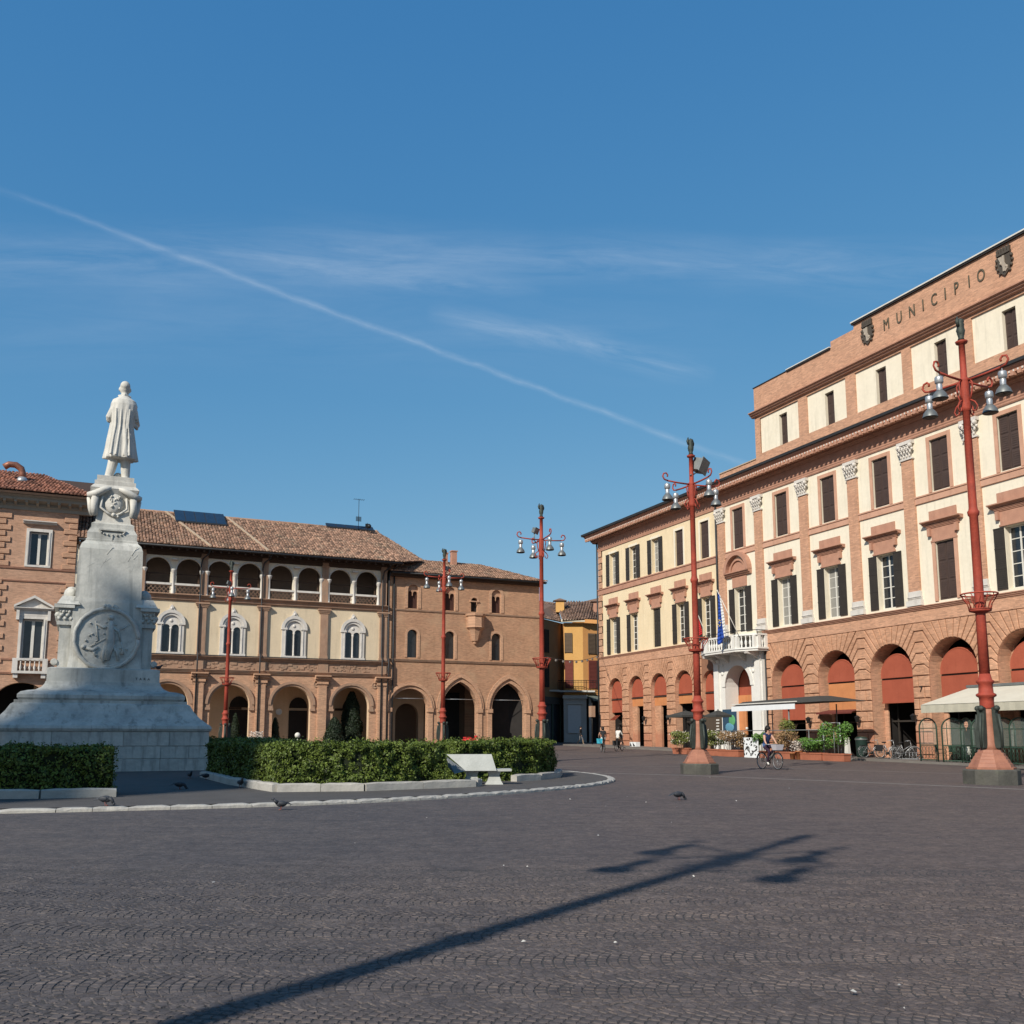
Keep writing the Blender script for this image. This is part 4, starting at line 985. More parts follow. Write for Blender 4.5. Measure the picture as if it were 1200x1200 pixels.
m.build('string_course', 'cornice', PB)
z = 6.3; k = 0
while z < 17.7:
    if not (12.55 < z < 13.6):
        for u, s_ in ((-43.55, 1), (pb, -1)):
            w_ = (.95 if k % 2 else .6) + (0 if s_ < 0 else .1)
            a, b = (u, u+w_) if s_ > 0 else (u-w_, u); key = f'quoin|{round(w_,2)}{s_}'
            if key not in SH: SH[key] = block([(0, 0), (w_, 0), (w_, .40), (0, .40)], .015, -.09, .02).mesh('quoin', 'quoinm')
            obj('quoin', SH[key], PB, (a, 0, z))
    z += .44; k += 1
def wfr(w_, h):
    def f(m):
        for s_ in (-1, 1): m.box(s_*w_/2, s_*(w_/2+.24), -.09, .35, 0, h); m.box(s_*(w_/2+.05), s_*(w_/2+.12), -.13, -.09, 0, h)
        m.box(-w_/2-.24, w_/2+.24, -.09, .35, h, h+.22); m.box(-w_/2-.24, w_/2+.24, -.14, .0, -.14, 0)
    return f
for c in wc2:
    o = obj('window_surround', shared('window_surround|p', wfr(1.24, 2.5), 'white'), PB, (c, 0, 13.95))
    m_ = shared('window|p', lambda m: (m.box(-.62, -.53, 0, .05, 0, 2.5), m.box(.53, .62, 0, .05, 0, 2.5), m.box(-.53, .53, 0, .05, 2.38, 2.5), m.box(-.53, .53, 0, .05, 0, .1), m.box(-.09, .09, -.02, .05, .1, 2.38)), 'frame')
    w_ = obj('window', m_, PB, (c, .28, 13.95)); obj('pane', shared('pane|p', lambda m: m.face([(-.6,0,0),(.6,0,0),(.6,0,2.5),(-.6,0,2.5)]), 'glass'), w_, (0, .03, 0))
    m = MB(); cornice(m, c-1.12, c+1.12, 17.0, .22, .4, 0, 0, 2); m.build('window_cornice', 'white', PB)
    o = obj('window_surround', shared('window_surround|q', wfr(1.36, 2.9), 'white'), PB, (c, 0, 7.1))
    m_ = shared('window|q', lambda m: (m.box(-.68, -.58, 0, .05, 0, 2.9), m.box(.58, .68, 0, .05, 0, 2.9), m.box(-.58, .58, 0, .05, 2.76, 2.9), m.box(-.58, .58, 0, .05, 0, .1), m.box(-.1, .1, -.02, .05, .1, 2.76)), 'frame')
    w_ = obj('window', m_, PB, (c, .28, 7.1)); obj('pane', shared('pane|q', lambda m: m.face([(-.66,0,0),(.66,0,0),(.66,0,2.9),(-.66,0,2.9)]), 'glass'), w_, (0, .03, 0))
    m = MB(); m.box(c-1.0, c+1.0, -.1, 0, 10.22, 10.6); cornice(m, c-1.3, c+1.3, 10.6, .2, .42, 0, 0, 2)
    for s_ in (-1, 1):
        m.prism([(c+s_*1.3, 10.8), (c+s_*1.3, 10.95), (c, 11.7), (c, 11.5)][::-s_], -.42, 0); m.box(c+s_*.92, c+s_*1.12, -.3, 0, 9.9, 10.6)
    m.prism([(c-1.2, 10.8), (c+1.2, 10.8), (c, 11.5)], -.12, 0); m.build('window_pediment', 'white', PB)
    m = MB(); m.box(c-1.15, c+1.15, -.62, 0, 6.02, 6.2); m.box(c-1.15, c+1.15, -.6, -.42, 6.96, 7.1)
    for s_ in (-1, 1): m.box(c+s_*.8, c+s_*1.14, -.6, -.0, 6.2, 6.96); m.box(c+s_*.75, c+s_*1.05, -.5, 0, 5.7, 6.02)
    bo = m.build('balcony', 'white', PB)
    def bl2(m): m.lathe([(.06, 0), (.04, .08), (.09, .24), (.04, .42), (.04, .62), (.06, .76)], 8)
    for k in range(5): obj('baluster', shared('baluster|p', bl2, 'white'), bo, (c-.6+k*.3, -.5, 6.2))
m = MB(); m.prismx([(.3, 18.0), (-.1, 18.0), (-.1, 18.25), (-.2, 18.3), (-.2, 18.5), (-.75, 18.62), (-.75, 18.8), (-.95, 18.95), (-.95, 19.1), (.3, 19.1)][::-1], pa, pb+.9)
m.build('cornice', solid('grey_cornice', (.34, .30, .24)), PB)
x = pa+.3; m_ = None
def modi(m): m.prismx([(-.15, 18.3), (-.35, 18.34), (-.7, 18.46), (-.7, 18.62), (-.15, 18.62)][::-1], -.09, .09)
while x < pb+.5: obj('modillion', shared('modillion', modi, MATS['grey_cornice']), PB, (x, 0, 0)); x += .72
m = MB(); soff(m, pa, pb+1, -1.1, 19.12, 6, 22.0); m.build('roof_deck', 'wood', PB)
tiles(lambda t: pa, lambda t: pb+1.1-3.9*t, -1.1, 19.2, 5.2, 22.0, 'tileL', PB)
m = MB(); m.raw([(pb+1.1-3.9, 5.2, 22.05), (pb+1.1, -1.1, 19.2), (pb+1.1, 12, 19.2), (pa, 5.2, 22.05), (pa, 12, 19.2)], [(0, 1, 2), (3, 0, 2, 4)]); m.build('roof_back', 'tileL', PB)
vp = thing('vent_pipe', 'bent copper brown flue pipe on the red roof at the left edge', 'vent pipe', locL(-42.2, 2.2, 20.7), frameL())
m = MB(); m.tube([(0, 0, 0), (0, 0, .7), (-.15, 0, 1.15), (-.6, 0, 1.45), (-1.15, 0, 1.45), (-1.55, 0, 1.15)], .3, 12); m.build('flue', mat('rusty_copper', (.34, .15, .10), (.22, .10, .07), 3, .5, .3, metal=.4), vp)
m = MB(); m.lathe([(.5, -.2), (.46, .1), (.32, .35)], 12); m.build('collar', 'steel', vp)

# ================================================================ HOUSES DOWN THE SIDE STREET
YH = thing('yellow_house', 'yellow ochre corner house with balcony and pale shopfront down the side street', 'building', (-.05, -1.4, 0))
def wallpts(p, q, z0, z1, m, mi=0): m.face([(p[0],p[1],z0),(q[0],q[1],z0),(q[0],q[1],z1),(p[0],p[1],z1)], mi)
Q = [(5.62, 104), (7.62, 104), (12.8, 106.6), (14, 118), (4, 118)]
m = MB()
for a, b in ((0, 1), (1, 2), (2, 3), (3, 4), (4, 0)): wallpts(Q[a], Q[b], .4, 13.7, m, 0 if a == 0 else 1)
m.build('wall', ['yellow', 'orangeb'], YH)  # apricot side walls: their dimmer, warm bounce light is put into the colour
def onwall(p, q, t, fn, name, mats, z, par=YH):
    ang = atan2(q[1]-p[1], q[0]-p[0]); m = MB(); fn(m); o = m.build(name, mats, par, (p[0]+(q[0]-p[0])*t, p[1]+(q[1]-p[1])*t, z)); o.rotation_euler = (0, 0, ang); return o
def shut2(w_, h):
    def f(m):
        m.box(-w_/2, w_/2, -.08, -.02, 0, h)
        for k in range(int(h/.14)): m.box(-w_/2+.06, w_/2-.06, -.11, -.08, .05+k*.14, .12+k*.14)
        m.box(-w_/2, -w_/2+.06, -.13, -.08, 0, h); m.box(w_/2-.06, w_/2, -.13, -.08, 0, h)
    return f
dkr = mat('faded_red_shutter', (.22, .06, .045), None, 2, .7); dkb = mat('faded_brown_shutter', (.17, .12, .08), None, 2, .7)
onwall(Q[0], Q[1], .22, shut2(.8, 2.1), 'shutter', dkb, 10.5); onwall(Q[0], Q[1], .24, shut2(.85, 3.0), 'shutter', dkr, 6.7)
onwall(Q[1], Q[2], .2, shut2(1.1, 2.2), 'shutter', dkb, 10.4); onwall(Q[1], Q[2], .32, shut2(.7, 2.2), 'shutter', 'dark', 10.4)
onwall(Q[1], Q[2], .2, shut2(1.0, 3.0), 'shutter', dkr, 6.7); onwall(Q[1], Q[2], .34, shut2(.8, 3.0), 'shutter', 'dark', 6.7)
m = MB(); m.raw([(5.3, 103.4, 13.75), (7.8, 103.4, 13.75), (7.8, 104, 13.75), (5.3, 104, 13.75), (5.3, 103.4, 14.0), (7.8, 103.4, 14.0), (7.8, 104, 14.0), (5.3, 104, 14.0)], [(0,1,2,3),(4,7,6,5),(0,4,5,1),(1,5,6,2),(2,6,7,3),(3,7,4,0)]); m.build('cornice', 'creamR', YH)
m = MB(); m.box(5.0, 7.9, 103.2, 104.0, 6.28, 6.45); m.box(7.9, 8.8, 103.5, 104.8, 6.28, 6.45); m.box(2.8, 5.0, 102.2, 104, 6.28, 6.45); m.build('balcony_slab', 'shop', YH)
m = MB()
for k in range(20): m.tube([(4.9+k*.155, 103.25, 6.45), (4.9+k*.155, 103.25, 7.5)], .018, 4)
for k in range(10): m.tube([(7.9+k*.36, 103.35+k*.18, 6.45), (7.9+k*.36, 103.35+k*.18, 7.5)], .018, 4)
m.tube([(4.9, 103.25, 7.5), (7.9, 103.25, 7.5), (11.3, 105.0, 7.5)], .03, 5); m.tube([(4.9, 103.25, 7.3), (7.9, 103.25, 7.3), (11.3, 105.0, 7.3)], .02, 4); m.build('railing', 'dkmetal', YH)
m = MB(); m.box(5.5, 7.9, 103.7, 103.98, .8, 5.9); m.box(5.4, 8.0, 103.5, 103.98, 5.6, 5.95); m.box(5.5, 7.9, 103.6, 103.7, .8, 1.8); m.build('shopfront', 'shop', YH)
m = MB(); m.box(5.95, 7.3, 103.6, 103.69, 2.0, 4.9); m.build('white_shop_panel', 'poster', YH)
m = MB(); m.box(5.8, 7.5, 103.55, 103.69, 5.0, 5.15); m.build('shop_sign', 'frame', YH)
m = MB(); m.raw([(7.9, 103.9, .6), (13, 106.5, .6), (13, 106.5, 6.0), (7.9, 103.9, 6.0)], [(0,1,2,3)]); m.build('shop_glass', 'dark', YH)
for k in range(4):
    m = MB(); m.box(-.12, .12, -.12, .12, 0, 5); m.build('shop_pillar', 'shop', YH, (8.3+k*1.1, 104.0+k*.52, .9))
m = MB(); m.prismx([(0, 0), (-1.3, -.45), (-1.3, -.6), (0, -.12)], 0, 4.4); o = m.build('shop_awning', 'gcanvas', YH, (8.0, 103.6, 5.9)); o.rotation_euler = (0, 0, atan2(2.6, 5.2))
rf = MB(); E = [(1.8, 93.6, 12.9), (5.4, 103.3, 13.85), (8.0, 103.3, 14.0), (13.4, 106.1, 14.0)]
def slope_tiles(e0, e1, r0, r1, mats, parent):
    e0, e1, r0, r1 = map(Vector, (e0, e1, r0, r1)); nrm = (e1-e0).cross(r0-e0).normalized(); rows = int((r0-e0).length/.4)
    m = MB(); m.face([e0, e1, r1, r0])
    for i in range(rows):
        a = e0.lerp(r0, i/rows); b = e1.lerp(r1, i/rows); a2 = e0.lerp(r0, (i+1.2)/rows); b2 = e1.lerp(r1, (i+1.2)/rows); k = max(1, int((b-a).length/.28))
        for j in range(k):
            p = a.lerp(b, (j+.5)/k); q = a2.lerp(b2, (j+.5)/k); d = (b-a).normalized()*.12; u = nrm*random.uniform(.08, .13); w_ = nrm*.05
            m.raw([p-d+w_, p-d*.4+u+w_, p+d*.4+u+w_, p+d+w_, q-d*.9, q-d*.4+u, q+d*.4+u, q+d*.9], [(0,4,5,1),(1,5,6,2),(2,6,7,3),(0,1,2,3)])
    return m.build('roof_tiles', mats, parent, kind='stuff')
slope_tiles(E[1], E[2], (5.0, 108.5, 16.6), (9.0, 108.5, 16.6), 'tileD', YH); slope_tiles(E[2], E[3], (9.0, 108.5, 16.6), (15, 113, 16.6), 'tileD', YH)
for x, y, z, mt in ((5.3, 106.2, 15.1, 'yellow'), (9.4, 106.2, 15.0, 'cornice')):
    m = MB(); m.box(-.45, .45, -.4, .4, 0, 1.25); m.frus(0, 0, 1.25, 1.55, .75, .6, .1, .1, 1); m.build('chimney', [mt, 'tileD'], YH, (x, y, z))
BH = thing('brown_house', 'brown plastered house in the shade at the mouth of the side street', 'building', (0, 0, 0))
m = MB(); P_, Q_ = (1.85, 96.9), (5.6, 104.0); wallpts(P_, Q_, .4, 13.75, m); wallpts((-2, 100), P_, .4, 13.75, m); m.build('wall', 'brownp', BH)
for t, z, h in ((.45, 10.3, 2.4), (.45, 6.7, 2.8)): onwall(P_, Q_, t, shut2(1.0, h), 'shutter', 'dark', z, BH)
onwall(P_, Q_, .5, lambda m: m.box(-3.8, 3.8, -.1, 0, 0, 4.2), 'shop_glass', 'glass', .8, BH)
onwall(P_, Q_, .5, lambda m: m.box(-3.9, 3.9, -.25, 0, 0, .7), 'shop_fascia', 'shutteru', 5.0, BH)
for t in (.12, .35, .6, .85): onwall(P_, Q_, t, lambda m: m.box(-.1, .1, -.16, 0, 0, 4.2), 'shop_frame', 'greeniron', .8, BH)
slope_tiles((1.75, 96.5, 13.7), (5.35, 103.2, 13.8), (-2.5, 100.5, 16.4), (5.0, 108.5, 16.6), 'tileD', BH)
OH = thing('orange_house', 'far orange house whose gable shows above the yellow house roof', 'building', (13.2, 122, 0))
m = MB(); m.box(-5, 6, 0, 8, .8, 18.4); m.prism([(-5, 18.4), (6, 18.4), (4.2, 20.4)], 0, 8); m.build('wall', 'orangeb', OH)
m = MB(); m.prism([(-5.4, 18.2), (-5.4, 18.4), (4.2, 20.7), (6.4, 18.4), (6.4, 18.2), (4.2, 20.4)][::-1], -.4, 8.3); m.build('roof', 'tileD', OH)
m = MB(); m.box(-1.2, -.5, -.05, 0, 16.8, 18.2); m.build('window', 'dark', OH)
FH = thing('far_house', 'shaded ochre house closing the end of the side street', 'building', (20, 150, 0))
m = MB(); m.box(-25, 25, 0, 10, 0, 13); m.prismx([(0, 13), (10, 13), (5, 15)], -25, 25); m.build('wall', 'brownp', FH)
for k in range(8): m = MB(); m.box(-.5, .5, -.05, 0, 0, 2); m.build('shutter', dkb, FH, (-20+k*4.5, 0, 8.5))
# bell tower outside the picture, whose shadow falls across the monument
slope_tiles((-13.0, -1.25, 16.05), (-9.2, 5.2, 17.5), (-13.05, 7.55, 20.3), (-12.9, 7.6, 20.3), 'tile', LB)
vp.scale = (.82,)*3
BT = thing('bell_tower', 'tall square brick bell tower across the piazza casting its shadow on the monument', 'tower', (0, 0, 0), radians(-SUN_AZ))
a_ = radians(SUN_AZ); Sc, Tt = -26.3, -73.6
BT.location = (Sc*cos(a_)+Tt*sin(a_), -Sc*sin(a_)+Tt*cos(a_), 0)
m = MB(); m.box(-7.3, 7.3, -7.3, 7.3, 0, 62); m.build('shaft', 'gothic', BT)
m = MB(); wallband(m, -7.2, 7.2, 62, 70.0, [(-5.2, -.8, 63, 65.5, 'a'), (.8, 5.2, 63, 65.5, 'a')], -7.2, 1); m.box(-7.2, 7.2, -6, 7.2, 62, 70); m.box(-7.5, 7.5, -7.5, 7.5, 70, 70.6); m.build('belfry', 'gothic', BT)
m = MB(); m.frus(0, 0, 70.6, 72.5, 7.2, 7.2, .5, .5); m.build('spire', 'tile', BT)
# ================================================================ GROUND
def pave_mat():
    m = bpy.data.materials.new('porphyry_paving'); m.use_nodes = True; t = m.node_tree; n = t.nodes; l = t.links; b = n['Principled BSDF']
    b.inputs['Roughness'].default_value = .78; b.inputs['Specular IOR Level'].default_value = .3
    c = n.new('ShaderNodeTexCoord'); co = c.outputs['Object']
    def nz(s, d, r=.6, v=co):
        q = n.new('ShaderNodeTexNoise'); q.inputs['Scale'].default_value = s; q.inputs['Detail'].default_value = d; q.inputs['Roughness'].default_value = r; l.new(v, q.inputs['Vector']); return q.outputs[0]
    def rp(f, lo, hi, a, bb):
        r = n.new('ShaderNodeValToRGB'); l.new(f, r.inputs[0]); r.color_ramp.elements[0].position = lo; r.color_ramp.elements[1].position = hi
        r.color_ramp.elements[0].color = (*a, 1); r.color_ramp.elements[1].color = (*bb, 1); return r.outputs[0]
    def mixc(f, a, bb, mode='MIX'):
        x = n.new('ShaderNodeMix'); x.data_type = 'RGBA'; x.blend_type = mode
        for i, v in ((0, f), (6, a), (7, bb)):
            if isinstance(v, (int, float)): x.inputs[i].default_value = v
            elif isinstance(v, tuple): x.inputs[i].default_value = (*v, 1)
            else: l.new(v, x.inputs[i])
        return x.outputs[2]
    sx = n.new('ShaderNodeSeparateXYZ'); l.new(co, sx.inputs[0])
    mr = n.new('ShaderNodeMapRange'); l.new(sx.outputs[0], mr.inputs[0]); mr.inputs[1].default_value = -4; mr.inputs[2].default_value = 5; mr.interpolation_type = 'SMOOTHSTEP'
    base = mixc(mr.outputs[0], (.106, .095, .095), (.130, .105, .098))
    base = mixc(1., base, rp(nz(.18, 7), .3, .72, (.86, .87, .90), (1.16, 1.12, 1.06)), 'MULTIPLY')
    base = mixc(.55, base, mixc(1., base, rp(nz(1.1, 8, .7), .35, .7, (.72, .74, .78), (1.28, 1.22, 1.14)), 'MULTIPLY'))
    base = mixc(rp(nz(.75, 6, .7), .62, .80, (0, 0, 0), (.4,)*3), base, (.16, .145, .12))
    vo = n.new('ShaderNodeTexVoronoi'); vo.inputs['Scale'].default_value = 15; l.new(co, vo.inputs['Vector'])
    ve = n.new('ShaderNodeTexVoronoi'); ve.feature = 'DISTANCE_TO_EDGE'; ve.inputs['Scale'].default_value = 15; l.new(co, ve.inputs['Vector'])
    g = n.new('ShaderNodeSeparateColor'); l.new(vo.outputs['Color'], g.inputs[0])
    base = mixc(1., base, rp(g.outputs[0], 0, 1, (.78, .78, .79), (1.22, 1.2, 1.17)), 'MULTIPLY')
    gap = rp(ve.outputs[0], .02, .08, (.66,)*3, (1, 1, 1)); base = mixc(.7, base, mixc(1., base, gap, 'MULTIPLY'))
    # fan-laid courses: curved joint rows and darker meeting lines, warped like the real laying
    def mt(op, a, bb=None):
        q = n.new('ShaderNodeMath'); q.operation = op
        for i, v in enumerate((a, bb)):
            if v is None: continue
            if isinstance(v, (int, float)): q.inputs[i].default_value = v
            else: l.new(v, q.inputs[i])
        return q.outputs[0]
    wx = mt('ADD', sx.outputs[0], mt('MULTIPLY', mt('SUBTRACT', nz(.6, 3), .5), .5)); wy = mt('ADD', sx.outputs[1], mt('MULTIPLY', mt('SUBTRACT', nz(.7, 3), .5), .45))
    xl = mt('ADD', mt('MULTIPLY', wx, .105), mt('MULTIPLY', wy, .995)); yl = mt('SUBTRACT', mt('MULTIPLY', wy, .105), mt('MULTIPLY', wx, .995))
    fr = mt('SUBTRACT', mt('FRACT', mt('DIVIDE', xl, .70)), .5); lx = mt('MULTIPLY', fr, .70)
    arc = mt('SQRT', mt('SUBTRACT', .1936, mt('MULTIPLY', lx, lx)))
    row = mt('ABSOLUTE', mt('SUBTRACT', mt('FRACT', mt('DIVIDE', mt('SUBTRACT', yl, arc), .067)), .5))
    cusp = mt('MULTIPLY', mt('POWER', mt('MULTIPLY', mt('ABSOLUTE', fr), 2), 3), rp(nz(3.5, 4), .42, .62, (0, 0, 0), (1, 1, 1)))
    base = mixc(mt('MULTIPLY', cusp, .42), base, mixc(1., base, (.55, .55, .56), 'MULTIPLY'))
    base = mixc(rp(row, .38, .48, (0, 0, 0), (.4,)*3), base, mixc(1., base, (.6, .6, .6), 'MULTIPLY'))
    base = mixc(1., base, rp(nz(3.2, 9, .75), .30, .72, (.80, .80, .81), (1.22, 1.20, 1.17)), 'MULTIPLY')
    base = mixc(rp(nz(26, 3, .5), .74, .80, (0, 0, 0), (.5,)*3), base, (.30, .28, .25))
    base = mixc(1., base, (.86, .86, .86), 'MULTIPLY')
    l.new(base, b.inputs['Base Color'])
    bp = n.new('ShaderNodeBump'); bp.inputs['Strength'].default_value = .5; bp.inputs['Distance'].default_value = .012
    l.new(gap, bp.inputs['Height']); b2 = n.new('ShaderNodeBump'); b2.inputs['Strength'].default_value = .4; b2.inputs['Distance'].default_value = .02
    l.new(nz(14, 5), b2.inputs['Height']); l.new(bp.outputs[0], b2.inputs['Normal']); l.new(b2.outputs[0], b.inputs['Normal'])
    return m
A['pave'] = pave_mat()
A['joint'] = mat('sand_joint', (.072, .066, .064), (.052, .048, .047), 3, .95, .4, 60)
def gridsheet(xs, ys, dz=0., skip=None):
    v = []; f = []
    for y in ys:
        for x in xs: v.append((x, y, gz(x, y)+dz))
    nx = len(xs)
    for j in range(len(ys)-1):
        for i in range(nx-1):
            if skip and skip((xs[i]+xs[i+1])/2, (ys[j]+ys[j+1])/2): continue
            f.append((j*nx+i, j*nx+i+1, (j+1)*nx+i+1, (j+1)*nx+i))
    return v, f
xs = [-1500, -400, -150, -80, -50]+[-40+2*i for i in range(41)]+[44, 50, 60, 80, 150, 400, 1500]
ys = [-400, -100, -30, -10, 0]+[2*i for i in range(1, 80)]+[170, 200, 300, 600, 2500]
v, f = gridsheet(xs, ys); m = MB(); m.raw(v, f, 0, True)
GR = m.build('ground', 'pave', kind='structure')
# near cobbles: fans of small porphyry setts, really laid
def in_view(x, y, mg=2.0): return y > 3.9 and abs(x) < y*.56+mg
random.seed(3)
ROT = radians(84); YMAX = 11.2; st = .066; FW = .70; FR = .44
fc, fs_ = cos(ROT), sin(ROT)
stones = []
for ci in range(3, 21):
    cx = ci*FW
    for rj in range(-165, 165):
        y0 = rj*st*1.02 + ((ci*37) % 11)*.06
        amax = math.asin(min(.98, FW/2/FR)); n_ = int(2*amax*FR/st)
        for k in range(n_):
            a = -amax + 2*amax*(k+.5)/n_ + (st/FR*.5 if rj % 2 else 0)*.5
            lx = FR*sin(a); ly = FR*cos(a)-FR*.8 + y0
            if abs(lx) > FW/2: continue
            x = (cx+lx)*fc-ly*fs_; y = (cx+lx)*fs_+ly*fc
            x += .09*sin(y*1.25+.5)+.03*sin(y*4.1+x); y += .10*sin(x*.8)+.05*sin(x*2.1+1+y*.5)
            if y < YMAX + .5*sin(x*2.1)+.4*sin(x*5.3+1) and in_view(x, y): stones.append((x, y, -a+ROT, k))
SV = []
def sett(m, i=0):
    w_ = st*.468; rnd = random.Random(i); z1 = .0065+rnd.uniform(-.0025, .002)
    P = [(-w_+rnd.uniform(-.004,.004), -w_+rnd.uniform(-.004,.004)), (w_+rnd.uniform(-.004,.004), -w_+rnd.uniform(-.004,.004)), (w_+rnd.uniform(-.004,.004), w_+rnd.uniform(-.004,.004)), (-w_+rnd.uniform(-.004,.004), w_+rnd.uniform(-.004,.004))]
    tl = rnd.uniform(-.004, .004); t2 = rnd.uniform(-.004, .004)
    v = [(x, y, -.01) for x, y in P]+[(x*.97, y*.97, z1-.005) for x, y in P]+[(x*.8, y*.8, z1+(tl if x > 0 else -tl)*.5+(t2 if y > 0 else 0)*.5) for x, y in P]
    f = [(8, 9, 10, 11)]+[(k, (k+1)%4, (k+1)%4+4, k+4) for k in range(4)]+[(k+4, (k+1)%4+4, (k+1)%4+8, k+8) for k in range(4)]
    m.raw(v, f)
stones.sort(key=lambda s_: s_[1]+abs(s_[0])*.05 + (50 if abs(s_[0]) > s_[1]*.54 or s_[1] < 4.85 else 0))
near, rest = stones[:300], stones[300:]
protos = [shared(f'sett|{i}', (lambda i: lambda m: sett(m, i))(i), 'pave') for i in range(12)]
vm = [MB() for _ in range(24)]
for i, q in enumerate(vm): sett(q, i+50)
for i, (x, y, a, k) in enumerate(near):
    obj('paving_sett', protos[i % 12], GR, (x, y, gz(x, y)), rot=(0, 0, a))
m = MB()
for i, (x, y, a, k) in enumerate(rest):
    q = vm[(i*7+k) % 24]; ca, sa = cos(a), sin(a); z0 = gz(x, y); j = len(m.v)
    fade = min(1, max(.25, (YMAX+.6-y)/3.0))
    m.v += [(x+p[0]*ca-p[1]*sa, y+p[0]*sa+p[1]*ca, z0+(p[2]+random.uniform(-.0005, .0005))*fade+.0) for p in q.v]
    m.f += [tuple(t+j for t in f) for f in q.f]
m.m = [0]*len(m.f); m.sm = [False]*len(m.f)
m.build('paving_setts', 'pave', GR, kind='stuff')
# dark sand between the near setts
xs2 = [-9+.5*i for i in range(37)]; ys2 = [4+.5*i for i in range(20)]
m = MB()
for j in range(len(ys2)-1):
    for i in range(len(xs2)-1):
        x0, x1, y0, y1 = xs2[i], xs2[i+1], ys2[j], ys2[j+1]
        if y1 < YMAX-.6 and (in_view(x0, y1, 1.9) and in_view(x1, y1, 1.9)): m.face([(x0,y0,gz(x0,y0)+.002),(x1,y0,gz(x1,y0)+.002),(x1,y1,gz(x1,y1)+.002),(x0,y1,gz(x0,y1)+.002)])
m.build('joint_sand', 'joint', GR)
# pale stone drainage strips in the paving
def strip(pts, w, dz, name, mats='kerb'):
    m = MB()
    for (a, b) in zip(pts, pts[1:]):
        a, b = Vector(a), Vector(b); d = (b-a); n_ = max(1, int(d.length/1.2)); nn = Vector((-d.y, d.x)).normalized()*w/2
        for i in range(n_):
            p, q = a+d*(i/n_), a+d*((i+.985)/n_)
            m.face([(p.x-nn.x, p.y-nn.y, gz(p.x, p.y)+dz), (q.x-nn.x, q.y-nn.y, gz(q.x, q.y)+dz), (q.x+nn.x, q.y+nn.y, gz(q.x, q.y)+dz), (p.x+nn.x, p.y+nn.y, gz(p.x, p.y)+dz)])
    return m.build(name, mats, GR, kind='stuff')
A['strip'] = mat('worn_pale_strip', (.27, .235, .21), (.17, .15, .135), 2.5, .85, .4, 20)
strip([(1.6, 37.1), (6, 34.6), (10.5, 30.6), (14, 27.0), (17, 23.6), (20, 20)], .42, .006, 'paving_strip', 'strip')
strip([(1.0, 42.5), (9, 43.5), (20, 36.5), (30, 30)], .3, .006, 'paving_strip', 'strip')
strip([(2.5, 60), (9, 62), (17, 56.5), (25, 49)], .35, .006, 'paving_strip', 'strip')
# raised pavement along the town hall
m = MB()
def R2w(u, y): p = locR(u, y); return p[0], p[1]
for k in range(58):
    P = [R2w(k-1, -3.4), R2w(k, -3.4), R2w(k, .3), R2w(k-1, .3)]; Z = [gz(*p)+.12 for p in P]
    m.face([(*p, z) for p, z in zip(P, Z)]); m.face([(*P[0], Z[0]-.2), (*P[1], Z[1]-.2), (*P[1], Z[1]), (*P[0], Z[0])])
m.build('pavement', mat('pavement_slab', (.20, .18, .16), (.15, .135, .12), 1.5, .85, .3, 20), kind='structure')
sh_ = MB(); 
KS = {}
def kerbstones(path, parent, w, h, L_, name='kerb_stone', base=0., closed=False, gap=.012):
    P = [Vector(p) for p in path]
    if closed: P.append(P[0])
    for a, b in zip(P, P[1:]):
        d = b-a; n_ = max(1, round(d.length/L_)); ang = atan2(d.y, d.x); l_ = d.length/n_; key = round(l_, 1)
        if (key, w, h) not in KS:
            KS[(key, w, h)] = []
            for q in range(5):
                m = MB(); r = random.Random(q+int(key*100)); j = lambda s_=.012: r.uniform(-s_, s_); n2 = 5; V_ = []
                for i2 in range(n2+1):
                    x = -.5+i2/n2; en = .02 if i2 in (0, n2) else 0; ck = -.03 if r.random() < .22 else 0
                    V_ += [(x, -w/2, -.15), (x, -w/2+j(.006), h-.03+j(.008)+ck*.7), (x, -w/2+.03+j()+en, h+j(.006)-en), (x, w/2-.03, h+j(.006)-en), (x, w/2, h-.03), (x, w/2, -.15)]
                F_ = [(0, 5, 4, 3, 2, 1), tuple(6*n2+k for k in (0, 1, 2, 3, 4, 5))]
                for i2 in range(n2):
                    for k in range(5): F_.append((6*i2+k, 6*i2+k+1, 6*i2+k+7, 6*i2+k+6))
                m.raw(V_, F_); KS[(key, w, h)].append(m.mesh(name, 'kerb'))
        for i in range(n_):
            c = a+d*((i+.5)/n_); o = obj(name, random.choice(KS[(key, w, h)]), parent, (c.x, c.y, gz(c.x, c.y)+base), rot=(random.uniform(-.004, .004), 0, ang)); o.scale = (l_-gap, 1, 1)
def smooth(P, n=4, closed=False):
    P = [Vector(p) for p in P]; out_ = []; N = len(P)
    for i in range(N if closed else N-1):
        g = lambda k: P[k % N] if closed else P[min(max(k, 0), N-1)]
        p0, p1, p2, p3 = g(i-1), g(i), g(i+1), g(i+2)
        for k in range(n):
            t = k/n; out_.append(.5*((2*p1)+(-p0+p2)*t+(2*p0-5*p1+4*p2-p3)*t*t+(-p0+3*p1-3*p2+p3)*t**3))
    if not closed: out_.append(P[-1])
    return out_
ISL = [(-9.39, 18.06), (-7.3, 18.75), (-5.2, 19.6), (-3.24, 20.76), (-1.54, 22.2), (0, 24.0), (1.35, 25.9), (2.44, 28.0), (3.1, 30.6), (2.95, 33.5), (1.9, 36.6), (-1, 41), (-6, 47), (-14, 54), (-25, 57), (-36, 52), (-41, 42), (-38, 30), (-30, 22), (-21, 18), (-14.5, 17)]
ISP = smooth(ISL, 3, True)
KB = thing('kerb_ring', 'pale stone kerb ring round the monument island', 'kerb', (0, 0, 0)); KB['kind'] = 'structure'
